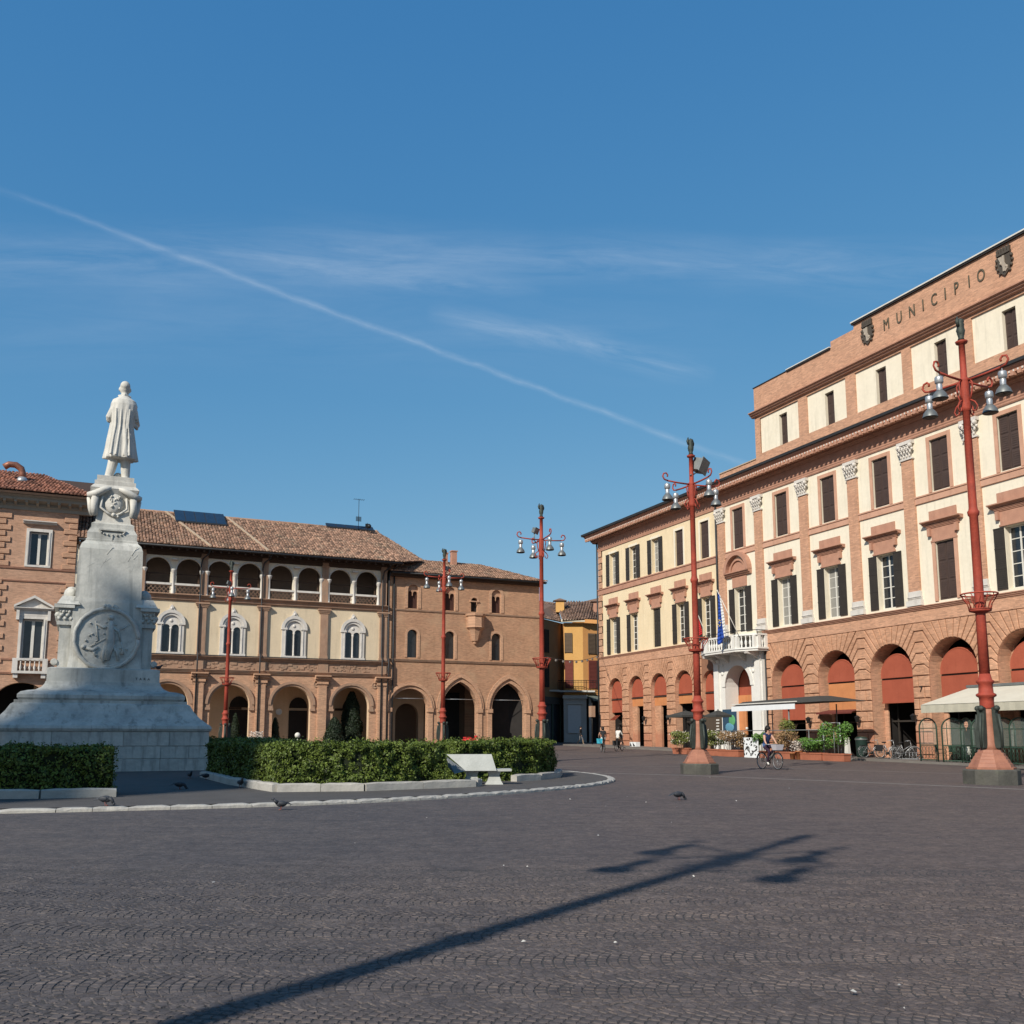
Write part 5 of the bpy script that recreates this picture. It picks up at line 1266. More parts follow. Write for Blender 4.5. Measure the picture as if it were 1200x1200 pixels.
for k_ in ('label', 'category'):
    if k_ in KB: del KB[k_]
kerbstones(ISP, KB, .24, .08, 1.1, closed=True, gap=.006)
m = MB(); cen = Vector((-18, 37)); n_ = len(ISP)
for r0, r1 in ((0, .25), (.25, .5), (.5, .75), (.75, .995)):
    for i in range(n_):
        p, q = ISP[i], ISP[(i+1) % n_]; F = lambda v_, t: (cen.x+(v_.x-cen.x)*t, cen.y+(v_.y-cen.y)*t, gz(cen.x+(v_.x-cen.x)*t, cen.y+(v_.y-cen.y)*t)+.075)
        m.face([F(p, r0), F(p, r1), F(q, r1), F(q, r0)] if r0 else [F(p, r1), F(q, r1), F(p, 0)])
m.build('island_paving', 'asph', kind='structure')

# ================================================================ HEDGES
from mathutils.noise import noise as NZ
def leafmesh(n, sampler, size, name, mats, parent, seed=1, stuffk='stuff'):
    r = random.Random(seed); v = []; f = []
    for i in range(n):
        p, nr = sampler(r); s_ = size*r.uniform(.6, 1.35)
        d = Vector((r.gauss(0, 1), r.gauss(0, 1), r.gauss(0, 1)))*.75 + Vector(nr); d.normalize()
        a = d.cross(Vector((r.random()-.5, r.random()-.5, r.random()-.5))); a.normalize(); b = d.cross(a)
        p = Vector(p); k = len(v)
        v += [tuple(p-a*s_), tuple(p+b*s_*.55), tuple(p+a*s_), tuple(p-b*s_*.55)]; f.append((k, k+1, k+2, k+3))
    me = bpy.data.meshes.new(name); me.from_pydata(v, [], f); me.materials.append(A[mats]); me.update()
    return obj(name, me, parent, kind=stuffk)
def hedge(name, label, path, th, h, nleaf, seed, dens=None, z_=.07, mats='leaf', edging=None, group='clipped box hedges of the monument island'):
    """clipped hedge running along a path of ground points, th metres deep to the left of the path"""
    P = [Vector(p) for p in path]; x0 = sum((p.x for p in P))/len(P); y0 = sum((p.y for p in P))/len(P)
    H = thing(name, label, 'hedge', (0, 0, 0), 0, group)
    N = []
    for i in range(len(P)):
        d = (P[min(i+1, len(P)-1)]-P[max(i-1, 0)]).normalized(); N.append(Vector((-d.y, d.x)))
    rn = random.Random(seed)
    core = MB(); bz = lambda p: gz(p.x, p.y)+z_
    segs = []
    for i in range(len(P)-1):
        a, b, na, nb = P[i], P[i+1], N[i], N[i+1]; g = .10
        a0, b0, a1, b1 = a+na*g, b+nb*g, a+na*(th-g), b+nb*(th-g); za, zb = bz(a), bz(b)
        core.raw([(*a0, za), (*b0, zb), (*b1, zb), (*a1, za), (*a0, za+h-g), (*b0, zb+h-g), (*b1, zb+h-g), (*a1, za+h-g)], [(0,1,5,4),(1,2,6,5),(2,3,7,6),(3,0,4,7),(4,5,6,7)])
        segs.append((a, b, na, nb, (b-a).length))
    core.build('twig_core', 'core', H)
    L_ = [s_[4] for s_ in segs]; T = sum(L_)
    def lump(x, y, z): return .22*NZ(Vector((x*1.7, y*1.7, z*2+seed)))+.17*NZ(Vector((x*5, y*5, z*5+seed)))
    def samp(r):
        t = r.random()*T; i = 0
        while t > L_[i] and i < len(L_)-1: t -= L_[i]; i += 1
        a, b, na, nb, l_ = segs[i]; s_ = min(1, t/l_); p = a.lerp(b, s_); n_ = na.lerp(nb, s_); e = abs(r.gauss(0, .04))
        q = r.random(); A1 = h/(h*2+th)
        ends = th/(T+th*2)
        if r.random() < ends*1.3:
            first = r.random() < .5; pp = P[0] if first else P[-1]; nn = N[0] if first else N[-1]; dd = (P[0]-P[1] if first else P[-1]-P[-2]).normalized()
            w_ = r.random(); z = r.random()*h; c = pp+nn*(w_*th)-dd*(e-.02); return (c.x, c.y, bz(pp)+z), (dd.x, dd.y, .2)
        if q < A1: z = r.random()*h; c = p+n_*(e-.03+lump(p.x, p.y, z)); return (c.x, c.y, bz(p)+z), (-n_.x, -n_.y, .3)
        if q < 2*A1: z = r.random()*h; c = p+n_*(th-e+.03); return (c.x, c.y, bz(p)+z), (n_.x, n_.y, .3)
        w_ = r.random()*th; c = p+n_*w_; return (c.x, c.y, bz(p)+h-e+.0-lump(c.x, c.y, 0)*.55), (0, 0, 1)
    leafmesh(nleaf, samp, .038, 'leaves', mats, H, seed)
    def sprig(r):
        p, n_ = samp(r); q = Vector(p)+Vector(n_)*r.uniform(.02, .13); return tuple(q), n_
    leafmesh(nleaf//14, sprig, .032, 'sprigs', mats, H, seed+9)
    return H
z_i = .075
def edging(parent, path, w=.22, h=.2): kerbstones(path, parent, w, h, 1.3, 'edging_stone', z_i)
h1 = hedge('hedge', 'dark shaded clipped hedge at the left edge in front of the monument base', [(-16.5, 20.9), (-12, 21.1), (-10.2, 21.35), (-8.95, 21.9)], 1.35, 1.08, 34000, 1)
edging(h1, [(-16.5, 20.6), (-12, 20.82), (-10.1, 21.05), (-8.72, 21.65)])
h2 = hedge('hedge', 'long sunlit green hedge in the middle with a stone bench against it', [(-9.75, 31.6), (-7.6, 27.3), (-5.7, 23.75), (-3.7, 24.1), (-1.75, 25.45)], 1.45, 1.12, 90000, 2)
edging(h2, [(-9.9, 31.4), (-7.75, 27.0), (-5.62, 23.45), (-3.6, 23.85), (-1.0, 25.75), (-.9, 26.3)])
h3 = hedge('hedge', 'shorter sunlit hedge behind and right of the stone bench, its right end in shade', [(-1.6, 28.1), (-.4, 28.7), (.55, 29.6), (1.15, 31.2), (1.35, 33.2)], 1.5, 1.14, 50000, 3)
edging(h3, [(.05, 28.5), (.8, 29.5), (1.42, 31.1), (1.6, 33.2)])
h4 = hedge('hedge', 'small lit hedge just showing right of the monument base behind', [(-14.5, 43.0), (-10.5, 41.0)], 1.4, 1.15, 14000, 4)
edging(h4, [(-14.5, 42.8), (-10.4, 40.8)])
# bench
bn = thing('stone_bench', 'pale stone bench with broad tilted back slab in a gap of the hedge', 'bench', (-1.0, 26.8, gz(-1, 27)+.075), radians(6))
bn.scale = (.94,)*3
def tb(name, pts, y0, y1, mats='bench_stone'): m = MB(); m.prism(pts, y0, y1); return m.build(name, mats, bn)
A['bench_stone'] = mat('pale_bench_stone', (.50, .51, .475), (.38, .39, .36), 2.4, .7, .3, 10)
m = MB(); m.box(-.30, 1.05, -.1, .42, .38, .45); m.build('seat', 'bench_stone', bn)
m = MB(); m.raw([(-.30, -.2, .40), (.6, -.2, .40), (.6, -.13, .40), (-.30, -.13, .40), (-.85, .02, .87), (.47, .02, .87), (.47, .09, .87), (-.85, .09, .87)], [(0,1,5,4),(1,2,6,5),(2,3,7,6),(3,0,4,7),(4,5,6,7),(3,2,1,0)]); m.build('backrest', 'bench_stone', bn)
m = MB(); m.raw([(-.85, .0, .80), (-.30, -.23, .40), (-.62, -.3, .32), (-.80, -.12, .5), (-.85, .06, .80), (-.30, -.17, .40), (-.62, -.24, .32), (-.80, -.06, .5)], [(0,1,2,3),(7,6,5,4),(0,4,5,1),(1,5,6,2),(2,6,7,3),(3,7,4,0)]); m.build('shaded_seat_end', 'steeld', bn)  # left end of the seat, its shade painted as dark grey
for x in (-.1, .55):
    m = MB(); m.sqlathe([(.26, .2, 0), (.2, .16, .1), (.15, .13, .25), (.2, .18, .40)], x, .14); m.build('leg', 'bench_stone', bn)

# ================================================================ MONUMENT
MX, MY = -16.45, 38.87; MZ = .137
MO = thing('monument_pedestal', 'weathered white marble monument pedestal with stepped base and round relief', 'monument', (MX, MY, MZ), frameL())
def course(z0, z1, hw, widths, offs, name='base_block', mats='marble_base', d=0):
    """a course of ashlar round the square base, block by block on the front, plain elsewhere"""
    x = -hw; i = 0
    while x < hw-.05:
        w_ = min(widths[i % len(widths)], hw-x)
        if hw-x-w_ < .4: w_ = hw-x
        boxpiece(name, w_-.014, .5, z1-z0-.012, mats, MO, (x+w_/2, -hw+.25+random.uniform(-.006, .006), z0+.006), .012); x += w_; i += 1
m = MB(); m.sqlathe([(3.7, 3.7, -.2), (3.7, 3.7, 1.5), (3.62, 3.62, 1.62)]); m.build('base_core', 'marble_base', MO)
course(-.1, .52, 3.76, [1.5, 1.1, 1.9, 1.3], 0); course(.52, .98, 3.75, [.9, 1.7, 1.2, 2.0, 1.0], 0); course(.98, 1.52, 3.76, [2.1, 2.4, 1.6], 0)
m = MB(); m.sqlathe([(3.72, 3.72, 1.50), (3.80, 3.80, 1.53), (3.84, 3.84, 1.62), (3.80, 3.80, 1.72), (3.66, 3.66, 1.82), (3.42, 3.42, 2.02), (3.22, 3.22, 2.26), (3.08, 3.08, 2.5), (2.98, 2.98, 2.56), (2.98, 2.98, 2.66), (2.84, 2.84, 2.66), (2.90, 2.90, 2.74), (2.90, 2.90, 2.86), (2.80, 2.80, 2.96), (2.60, 2.60, 3.02), (2.34, 2.34, 3.06), (2.16, 2.16, 3.16), (2.06, 2.06, 3.28), (2.02, 2.02, 3.4)]); m.build('stepped_base', 'marble_base', MO)
m = MB(); m.sqlathe([(2.0, 2.0, 3.38), (2.0, 2.0, 3.9), (1.86, 1.86, 3.94)]); m.sqlathe([(1.60, 1.05, 3.94), (1.60, 1.05, 5.85), (1.5, 1.0, 5.9)]); m.build('middle_block', 'marble', MO)
for s_ in (-1, 1):   # side scrolls and capitals
    m = MB(); m.box(s_*1.24, s_*1.70, -1.2, 1.2, 3.95, 5.62); m.box(s_*1.2, s_*1.80, -1.3, 1.3, 5.62, 5.76); m.box(s_*1.2, s_*1.76, -1.24, 1.24, 5.76, 6.28); m.box(s_*1.2, s_*1.92, -1.38, 1.38, 6.28, 6.42)
    for k in range(7):
        m.ball((s_*(1.3+.07*k), -1.26, 6.0+.13*((k*2) % 3-1)), .075, 6, 4); m.ball((s_*(1.33+.07*k), -1.25, 5.9+.13*((k) % 3)), .06, 6, 4); m.ball((s_*1.78, -1.1+.36*k, 6.02), .12, 6, 4)
    m.build('buttress', 'marble', MO)
    m = MB(); m.frus(s_*1.42, 0, 6.42, 6.78, .42, 1.4, .24, 1.1); m.ball((s_*1.35, -.2, 6.95), .30, 10, 6, 0, 1, 1.5, 1.1); m.build('urn', 'marble', MO)
    m = MB(); m.lathe([(.11, -.2), (.13, -.17), (.13, .17), (.11, .2)], 14, sm=False); o = m.build('scroll', 'marble', MO, (s_*1.8, -1.05, 4.18)); o.rotation_euler = (pi/2, 0, 0)
m = MB(); m.sqlathe([(1.34, 1.42, 3.94), (1.30, 1.34, 4.4), (1.26, 1.28, 6.6), (1.24, 1.26, 6.72)]); m.build('pillar_foot', 'marble', MO)
m = MB(); m.sqlathe([(1.21, 1.23, 6.725), (1.17, 1.2, 8.72), (1.10, 1.13, 8.92), (.97, 1.0, 9.06), (.97, 1.0, 9.14), (.93, .96, 9.16), (.93, .96, 9.42), (.82, .85, 9.62), (.80, .84, 9.68), (.80, .84, 9.82), (.68, .72, 9.9)]); m.build('pillar', 'marble', MO)
m = MB(); m.box(-.5, .5, -1.02, -.9, 9.52, 9.58)
for k in range(9): a = pi*k/8; m.ball((.45*cos(a), -.98, 9.5-.16*sin(a)), .045, 6, 4)
m.tube([(0, -.98, 9.34), (0, -.99, 9.1)], .02, 5); m.build('hanging_relief', 'marble', MO)
m = MB(); m.sqlathe([(.66, .7, 9.9), (.62, .66, 10.6), (.66, .68, 10.95), (.86, .82, 11.22), (.92, .86, 11.3), (.84, .8, 11.4), (.78, .76, 11.45), (.78, .76, 11.62), (.70, .7, 11.64), (.70, .7, 11.85)]); m.build('pedestal_head', 'statue', MO)
for s_ in (-1, 1):
    m = MB()
    m.tube([(s_*.12, -.78, 11.32), (s_*.4, -.84, 11.22), (s_*.72, -.82, 11.02), (s_*1.0, -.7, 10.98)], [.06, .14, .16, .11], 8)
    m.tube([(s_*.72, -.78, 10.92), (s_*.74, -.76, 10.5), (s_*.70, -.74, 10.16)], [.15, .13, .12], 8); m.tube([(s_*.92, -.5, 10.92), (s_*.88, -.5, 10.5), (s_*.82, -.5, 10.2)], [.12, .1, .08], 8)
    m.tube([(s_*.45, -.76, 10.95), (s_*.5, -.77, 10.5), (s_*.25, -.74, 10.3), (0, -.73, 10.18)], [.05, .05, .05, .05], 6)
    m.build('carved_scroll', 'statue', MO)
m = MB(); m.ball((0, -.66, 10.72), .38, 14, 10, 0, 1, .45, 1.18); m.ball((0, -.8, 10.22), .09, 6, 4); m.ball((.16, -.78, 10.16), .06, 6, 4)
for k in range(16):
    r = random.Random(k); m.ball((r.uniform(-.2, .22), -.82, 10.55+r.uniform(-.05, .45)), .05, 5, 3)
m.build('oval_shield', 'statue', MO)
# round relief on the front
m = MB()
o_ = (0, -1.40, 5.12)
m.lathe([(1.16, 0), (1.16, .10), (.02, .12)], 40, sm=False); md = m.build('medallion', 'marble', MO, o_); md.rotation_euler = (pi/2, 0, 0); md.scale = (.94, .94, 1)
m = MB(); ring_ = [(1.22*cos(2*pi*k/40)+.015*sin(k*2.3), 1.25*sin(2*pi*k/40), .12) for k in range(41)]; m.tube(ring_, .085, 8); m.build('medallion_rim', 'marble', md)
m = MB()
def rel(pts, r): m.tube([(x, z, .12) for x, z in pts], r, 6)
rel([(.15, .75), (.12, .5), (.18, .1), (.12, -.35), (.05, -.9)], [.1, .15, .17, .2, .12]); m.ball((.13, .88, .13), .12, 8, 5)
rel([(.1, .55), (-.15, .45), (-.42, .62)], [.07, .06, .04]); rel([(.2, .5), (.45, .3), (.55, -.1)], [.07, .05, .03]); rel([(-.45, .72), (-.36, .2), (-.3, -.1)], .03)
rel([(-.6, -.35), (.2, .15), (.85, .62)], .03); rel([(.2, -.2), (.42, -.55), (.5, -.9)], [.08, .06, .06]); rel([(.0, -.3), (-.1, -.7), (-.05, -1.0)], [.1, .08, .06])
m.ball((-.85, -.38, .12), .11, 7, 4); rel([(-.8, -.4), (-.5, -.5), (-.3, -.35)], [.06, .09, .07]); rel([(-.5, -.5), (-.35, -.75)], [.06, .04]); rel([(.55, -.1), (.66, -.4), (.62, -.62)], [.02, .02, .1])
for k in range(26):
    r = random.Random(k+5); a = r.uniform(0, 6.28); q = r.uniform(.1, .95); m.ball((q*cos(a), q*sin(a), .12), r.uniform(.02, .06), 5, 3)
m.build('relief_figures', 'marble', md)
m = MB(); m.ball((0, 1.30, .12), .15, 8, 6); m.tube([(.2, 1.38, .12), (.34, 1.3, .12), (.3, 1.14, .12)], .08, 6); m.ball((-.12, 1.34, .16), .1, 8, 5); m.build('carved_knot', 'marble', md)
m = MB(); rel([(-.7, -1.12), (-.2, -1.2), (.3, -1.1), (.75, -.95)], [.03, .06, .05, .02]); m.build('carved_branch', 'marble', md)
letter('S', MO, 1.35, -2.02, 3.52, .22, 'kerb', 1, .04) if False else None
for i, ch in enumerate('TARA'): letter(ch, MO, 1.15+.15*i, -2.0, 3.50, .10, 'lead', 1, .02)
m = MB(); r = random.Random(4)
pts = [(-.5, 7.9), (-.3, 8.1), (-.1, 7.7), (.2, 8.0), (.4, 7.5), (.1, 7.3), (.35, 7.1)]
for k in range(22):
    x, z = r.uniform(-.95, .95), r.uniform(6.9, 8.6); a = r.uniform(.3, 1.4); l_ = r.uniform(.15, .45)
    m.tube([(x, -1.205, z), (x+l_*cos(a), -1.203, z+l_*sin(a))], .012, 4)
m.build('incised_relief', 'marble', MO, kind='stuff')
# statue: a continuous carved figure seen from behind, long coat, arms folded in front
ST = thing('statue', 'white marble statue of a man in a long coat standing on the monument', 'statue', (MX+.05, MY, MZ+11.83), frameL())
def remesh(m, vox, name, mats, parent, smooth_=2, sub=None):
    me = m.mesh('tmp', mats); o = bpy.data.objects.new('tmp', me); COL.objects.link(o)
    r = o.modifiers.new('r', 'REMESH'); r.mode = 'VOXEL'; r.voxel_size = vox; r.use_smooth_shade = True
    if smooth_: s_ = o.modifiers.new('s', 'SMOOTH'); s_.iterations = smooth_; s_.factor = .5
    dg = bpy.context.evaluated_depsgraph_get(); dg.update(); me2 = bpy.data.meshes.new_from_object(o.evaluated_get(dg)); me2.name = name
    bpy.data.objects.remove(o); me2.materials.clear()
    for q in (mats if isinstance(mats, (list, tuple)) else [mats]): me2.materials.append(A[q] if isinstance(q, str) else q)
    return obj(name, me2, parent)
def loft(m, rings, seg=48, fold=None, mi=0):
    """rings: (z, cx, cy, rx, ry); fold(angle, t) scales the radius"""
    v = []; f = []; n = len(rings)
    for i, (z, cx, cy, rx, ry) in enumerate(rings):
        for k in range(seg):
            a = 2*pi*k/seg; s_ = 1+(fold(a, i/(n-1)) if fold else 0); v.append((cx+rx*s_*cos(a), cy+ry*s_*sin(a), z))
    for i in range(n-1):
        for k in range(seg): f.append((i*seg+k, i*seg+(k+1)%seg, (i+1)*seg+(k+1)%seg, (i+1)*seg+k))
    f.append(tuple(range(seg))[::-1]); f.append(tuple((n-1)*seg+k for k in range(seg))); m.raw(v, f, mi, True)
m = MB()
fold = lambda a, t: (1-t)**.8*(.085*sin(a*9+.6)+.05*sin(a*15+2)+ .05*sin(a*5))*(1 if t < .62 else .35)
R_ = [(.88, .12, 0, .63, .50), (.95, .11, 0, .63, .50), (1.3, .1, 0, .57, .46), (1.7, .09, 0, .52, .42), (2.05, .08, 0, .47, .37), (2.3, .08, 0, .44, .34), (2.6, .10, 0, .46, .33), (2.9, .11, 0, .50, .34), (3.15, .12, .0, .52, .32), (3.32, .12, 0, .46, .28), (3.42, .12, .01, .30, .22), (3.50, .12, .03, .17, .16), (3.6, .12, .05, .13, .13)]
loft(m, R_, 60, fold)
# back seam and vent folds of the coat (camera sees the back, -y side)
for x0, x1, r0 in ((.20, .26, .03), (.02, -.10, .03), (.36, .42, .035), (-.18, -.30, .04), (.30, .20, .025)):
    m.tube([(x0, -.32, 2.9), (x0*.9, -.36, 2.2), ((x0+x1)/2, -.42, 1.6), (x1, -.50, .95)], [r0*.6, r0*.7, r0, r0*1.3], 6)
m.ball((.12, .1, 3.86), .235, 18, 14, 0, .92, 1.05, 1.18); m.ball((.12, .0, 3.95), .2, 14, 10, 0, 1, 1, 1); m.ball((.12, .33, 3.80), .045, 6, 5, 0, 1, 1.3, 1)   # head, crown, nose
m.ball((-.10, .10, 3.82), .06, 8, 6, 0, .5, 1, 1.3); m.ball((.34, .10, 3.82), .06, 8, 6, 0, .5, 1, 1.3)                    # ears
m.ball((.12, .22, 3.62), .1, 8, 6); m.tube([(.12, .03, 3.45), (.12, .06, 3.7)], [.15, .14], 10)
m.tube([(-.12, .07, 3.52), (.12, -.1, 3.55), (.36, .07, 3.52)], [.05, .06, .05], 6)                                   # collar
# sleeves: left elbow out, forearms folded across the chest
m.tube([(-.20, 0, 3.14), (-.30, -.02, 2.86), (-.42, .02, 2.58), (-.40, .12, 2.48)], [.16, .155, .15, .13], 10); m.tube([(-.42, .1, 2.5), (-.3, .36, 2.66), (.1, .44, 2.75)], [.14, .13, .1], 10)
m.tube([(.44, .0, 3.14), (.53, .02, 2.9), (.60, .10, 2.62)], [.155, .15, .14], 10); m.tube([(.60, .08, 2.62), (.7, .35, 2.5), (.35, .46, 2.55)], [.13, .12, .1], 10); m.tube([(.52, .12, 2.4), (.66, .2, 2.34), (.68, .26, 2.26)], [.1, .09, .06], 8)
m.ball((.2, .5, 2.62), .12, 8, 6); m.ball((-.02, .5, 2.72), .11, 8, 6)
# legs, shoes, rock support
for sx, fx in ((-.18, -.32), (.30, .34)):
    m.tube([(sx, .02, 1.1), (sx-.0, .02, .75), ((sx+fx)/2, .0, .4), (fx, .0, .12)], [.21, .2, .18, .16], 12); m.ball((fx, .0, .1), .19, 10, 6, 0, 1, 1.1, .7); m.tube([(fx, 0, .09), (fx*1.25, .42, .07)], [.14, .11], 8)
m.ball((.05, .22, .16), .2, 8, 6, 0, 1, 1, 1.2)
m.box(-.58, .60, -.52, .55, -.0, .06)
remesh(m, .020, 'carved_figure', 'statue', ST, 1); ST.scale = (1, 1, 1.045)
# ================================================================ STREET LAMPS (normalised to a 13.1 m post)
def lamp(label, loc, rz, sc, flood=None, sticker=False):
    L = thing('street_lamp', label, 'street lamp', loc, rz, 'tall red cast iron street lamps of the piazza'); L.scale = (sc,)*3
    octo = lambda m, prof, mi=0: m.lathe(prof, 8, 0, 0, mi, 1, 1, False)
    obj('stone_plinth', shared('stone_plinth', lambda m: octo(m, [(.76, -.1), (.76, .38), (.72, .42)]), 'gran'), L)
    obj('stepped_foot', shared('stepped_foot', lambda m: octo(m, [(.66, .42), (.66, .47), (.60, .48), (.56, .58), (.53, .6), (.50, .68), (.47, .7), (.44, .77), (.41, .79), (.39, .86), (.34, .88), (.30, .96)]), 'lampred2'), L)
    def shaft(m):
        m.lathe([(.26, .94), (.22, 1.1), (.175, 1.6), (.165, 1.95), (.18, 2.1)], 12); m.lathe([(.18, 2.1), (.20, 2.14), (.19, 2.3), (.2, 2.42), (.27, 2.47), (.27, 2.52), (.2, 2.56), (.185, 2.8), (.24, 2.86), (.24, 2.9), (.18, 2.94), (.15, 3.1)], 14, 0, 0, 1)
    obj('lower_shaft', shared('lower_shaft', shaft, ['lampred2', 'lampred']), L)
    def fin(m):
        for s_ in (-1, 1):
            pts = [(s_*.17, 2.15), (s_*.27, 2.15), (s_*.30, 2.08), (s_*.27, 1.98), (s_*.33, 1.6), (s_*.38, 1.3), (s_*.37, 1.02), (s_*.2, 1.0)]
            m.prism(pts if s_ > 0 else pts, -.07, .07); m.ball((s_*.29, 0, 2.12), .085, 8, 5, 0, 1, 1.2, 1); m.tube([(s_*.33, 0, 1.95), (s_*.39, 0, 1.5), (s_*.38, 0, 1.05)], .04, 6)
            m.ball((s_*.28, 0, 1.02), .07, 6, 4)
    obj('bronze_fin', shared('bronze_fin', fin, 'bronze'), L); f2 = obj('bronze_fin', SH['bronze_fin'], L, rot=(0, 0, pi/2))
    def post(m):
        m.lathe([(.145, 3.05), (.135, 5.1), (.13, 5.5), (.12, 7.7), (.155, 7.74), (.17, 7.84), (.13, 7.9), (.115, 8.0), (.105, 10.9), (.135, 10.92), (.14, 11.0), (.135, 11.85), (.145, 11.9), (.095, 11.95), (.09, 13.0), (.16, 13.02), (.18, 13.08), (.08, 13.12)], 14)
    obj('post', shared('post', post, 'lampred'), L)
    def basket(m):
        m.tube([(.30*cos(2*pi*k/12), .30*sin(2*pi*k/12), 4.96) for k in range(13)], .02, 5); m.tube([(.50*cos(2*pi*k/16), .50*sin(2*pi*k/16), 5.40) for k in range(17)], .025, 5)
        m.lathe([(.17, 4.86), (.3, 4.9), (.3, 4.94), (.17, 4.96)], 12)
        for k in range(14):
            a = 2*pi*k/14; m.tube([(.29*cos(a), .29*sin(a), 4.95), (.33*cos(a+.1), .33*sin(a+.1), 5.12), (.44*cos(a+.2), .44*sin(a+.2), 5.28), (.5*cos(a+.1), .5*sin(a+.1), 5.42)], .016, 4)
    obj('iron_basket', shared('iron_basket', basket, 'lampred'), L)
    def arm(m):
        m.tube([(.12, 0, 11.72), (.7, 0, 11.73), (1.16, 0, 11.76)], .035, 6)
        m.tube([(1.16, 0, 11.76), (1.33, 0, 11.80), (1.41, 0, 11.92), (1.36, 0, 12.05), (1.24, 0, 12.08), (1.17, 0, 12.0), (1.19, 0, 11.93)], .032, 6)
        m.tube([(.16, 0, 11.1), (.22, 0, 11.3), (.26, 0, 11.6), (.18, 0, 11.75)], .025, 5); m.tube([(.16, 0, 11.1), (.3, 0, 11.0), (.38, 0, 10.85), (.32, 0, 10.72), (.22, 0, 10.76), (.22, 0, 10.86)], .025, 5)
    def bell(m):
        m.tube([(0, 0, .0), (0, 0, -.12)], .015, 4)
        m.lathe([(.02, -.08), (.13, -.12), (.15, -.16), (.15, -.34), (.13, -.36), (.10, -.38), (.10, -.42), (.11, -.44), (.10, -.60), (.13, -.62)], 14, mi=0)
        m.lathe([(.12, -.62), (.16, -.66), (.24, -.76), (.28, -.88), (.29, -.92)], 16, mi=1, caps=False); m.lathe([(.29, -.92), (.25, -.94), (.02, -.90)], 16, mi=2, caps=False)
    for k in range(4):
        a = pi/2*k; ar = obj('arm', shared('arm', arm, 'lampred'), L, (0, 0, .12), rot=(0, 0, a))
        o_ = obj('bell_lamp', shared('bell_lamp', bell, ['steel', 'steeld', 'dkmetal']), ar, (1.2, 0, 11.72)); o_.scale = (.8, .8, .84)
    def figure(m):
        m.lathe([(.11, 13.12), (.08, 13.2), (.10, 13.3), (.13, 13.42), (.10, 13.55), (.12, 13.62), (.07, 13.75), (.03, 13.82)], 8); m.ball((.02, -.02, 13.72), .09, 7, 5)
        m.tube([(-.1, 0, 13.55), (-.14, 0, 13.7), (-.10, .02, 13.86)], [.05, .06, .02], 6); m.tube([(.1, 0, 13.5), (.14, .03, 13.62), (.12, .02, 13.8)], [.05, .06, .02], 6); m.box(-.09, .09, -.07, .07, 13.3, 13.5)
    obj('finial_figure', shared('finial_figure', figure, 'bronze'), L)
    if sticker: m = MB(); m.box(-.05, .05, -.225, -.215, 1.5, 1.6); so_ = m.build('sticker', 'poster', L); so_.rotation_euler = (0, 0, -radians(30.6)+.45)
    if flood:
        m = MB(); x, y, z, s_ = flood
        m.box(-.2*s_, .2*s_, -.16*s_, .16*s_, -.2*s_, .2*s_); m.box(-.24*s_, .24*s_, -.19*s_, -.16*s_, -.24*s_, .24*s_); m.tube([(0, 0, -.2*s_), (-x*.5, -y*.5, -.5), (-x, -y, -.6)], .03, 5)
        o = m.build('floodlight', 'steeld', L, (x, y, z)); o.rotation_euler = (.3, .2, .5)
    return L
def lp(x, y): return (x, y, gz(x, y))
lamp('red street lamp nearest the camera at right, standing before the cream awning', lp(14.66, 29.93), radians(30.6), 1.085, None, True)
lamp('red street lamp left of the white balcony with a grey floodlight on its top', lp(6.87, 35.86), radians(24), .92, (.42, 0, 12.7, 1.3))
lamp('red street lamp at the end of the hedge before the yellow house', lp(1.55, 50.), radians(20), .975, (-.32, .1, 12.35, .7))
lamp('red street lamp in front of the gothic arches', lp(-4.35, 61.), radians(20), .95, (.3, .2, 12.5, .7))
lamp('red street lamp in front of the loggia building right of the monument', lp(-18.3, 62.), radians(20), .905, (-.15, -.15, 12.2, .6))
off = 13.82/math.tan(radians(SUN_EL))
lamp('red street lamp beside the camera whose long shadow lies across the paving', (4.27-off*sin(radians(SUN_AZ)), 14.2-off*cos(radians(SUN_AZ)), 0), radians(21), 1.0)

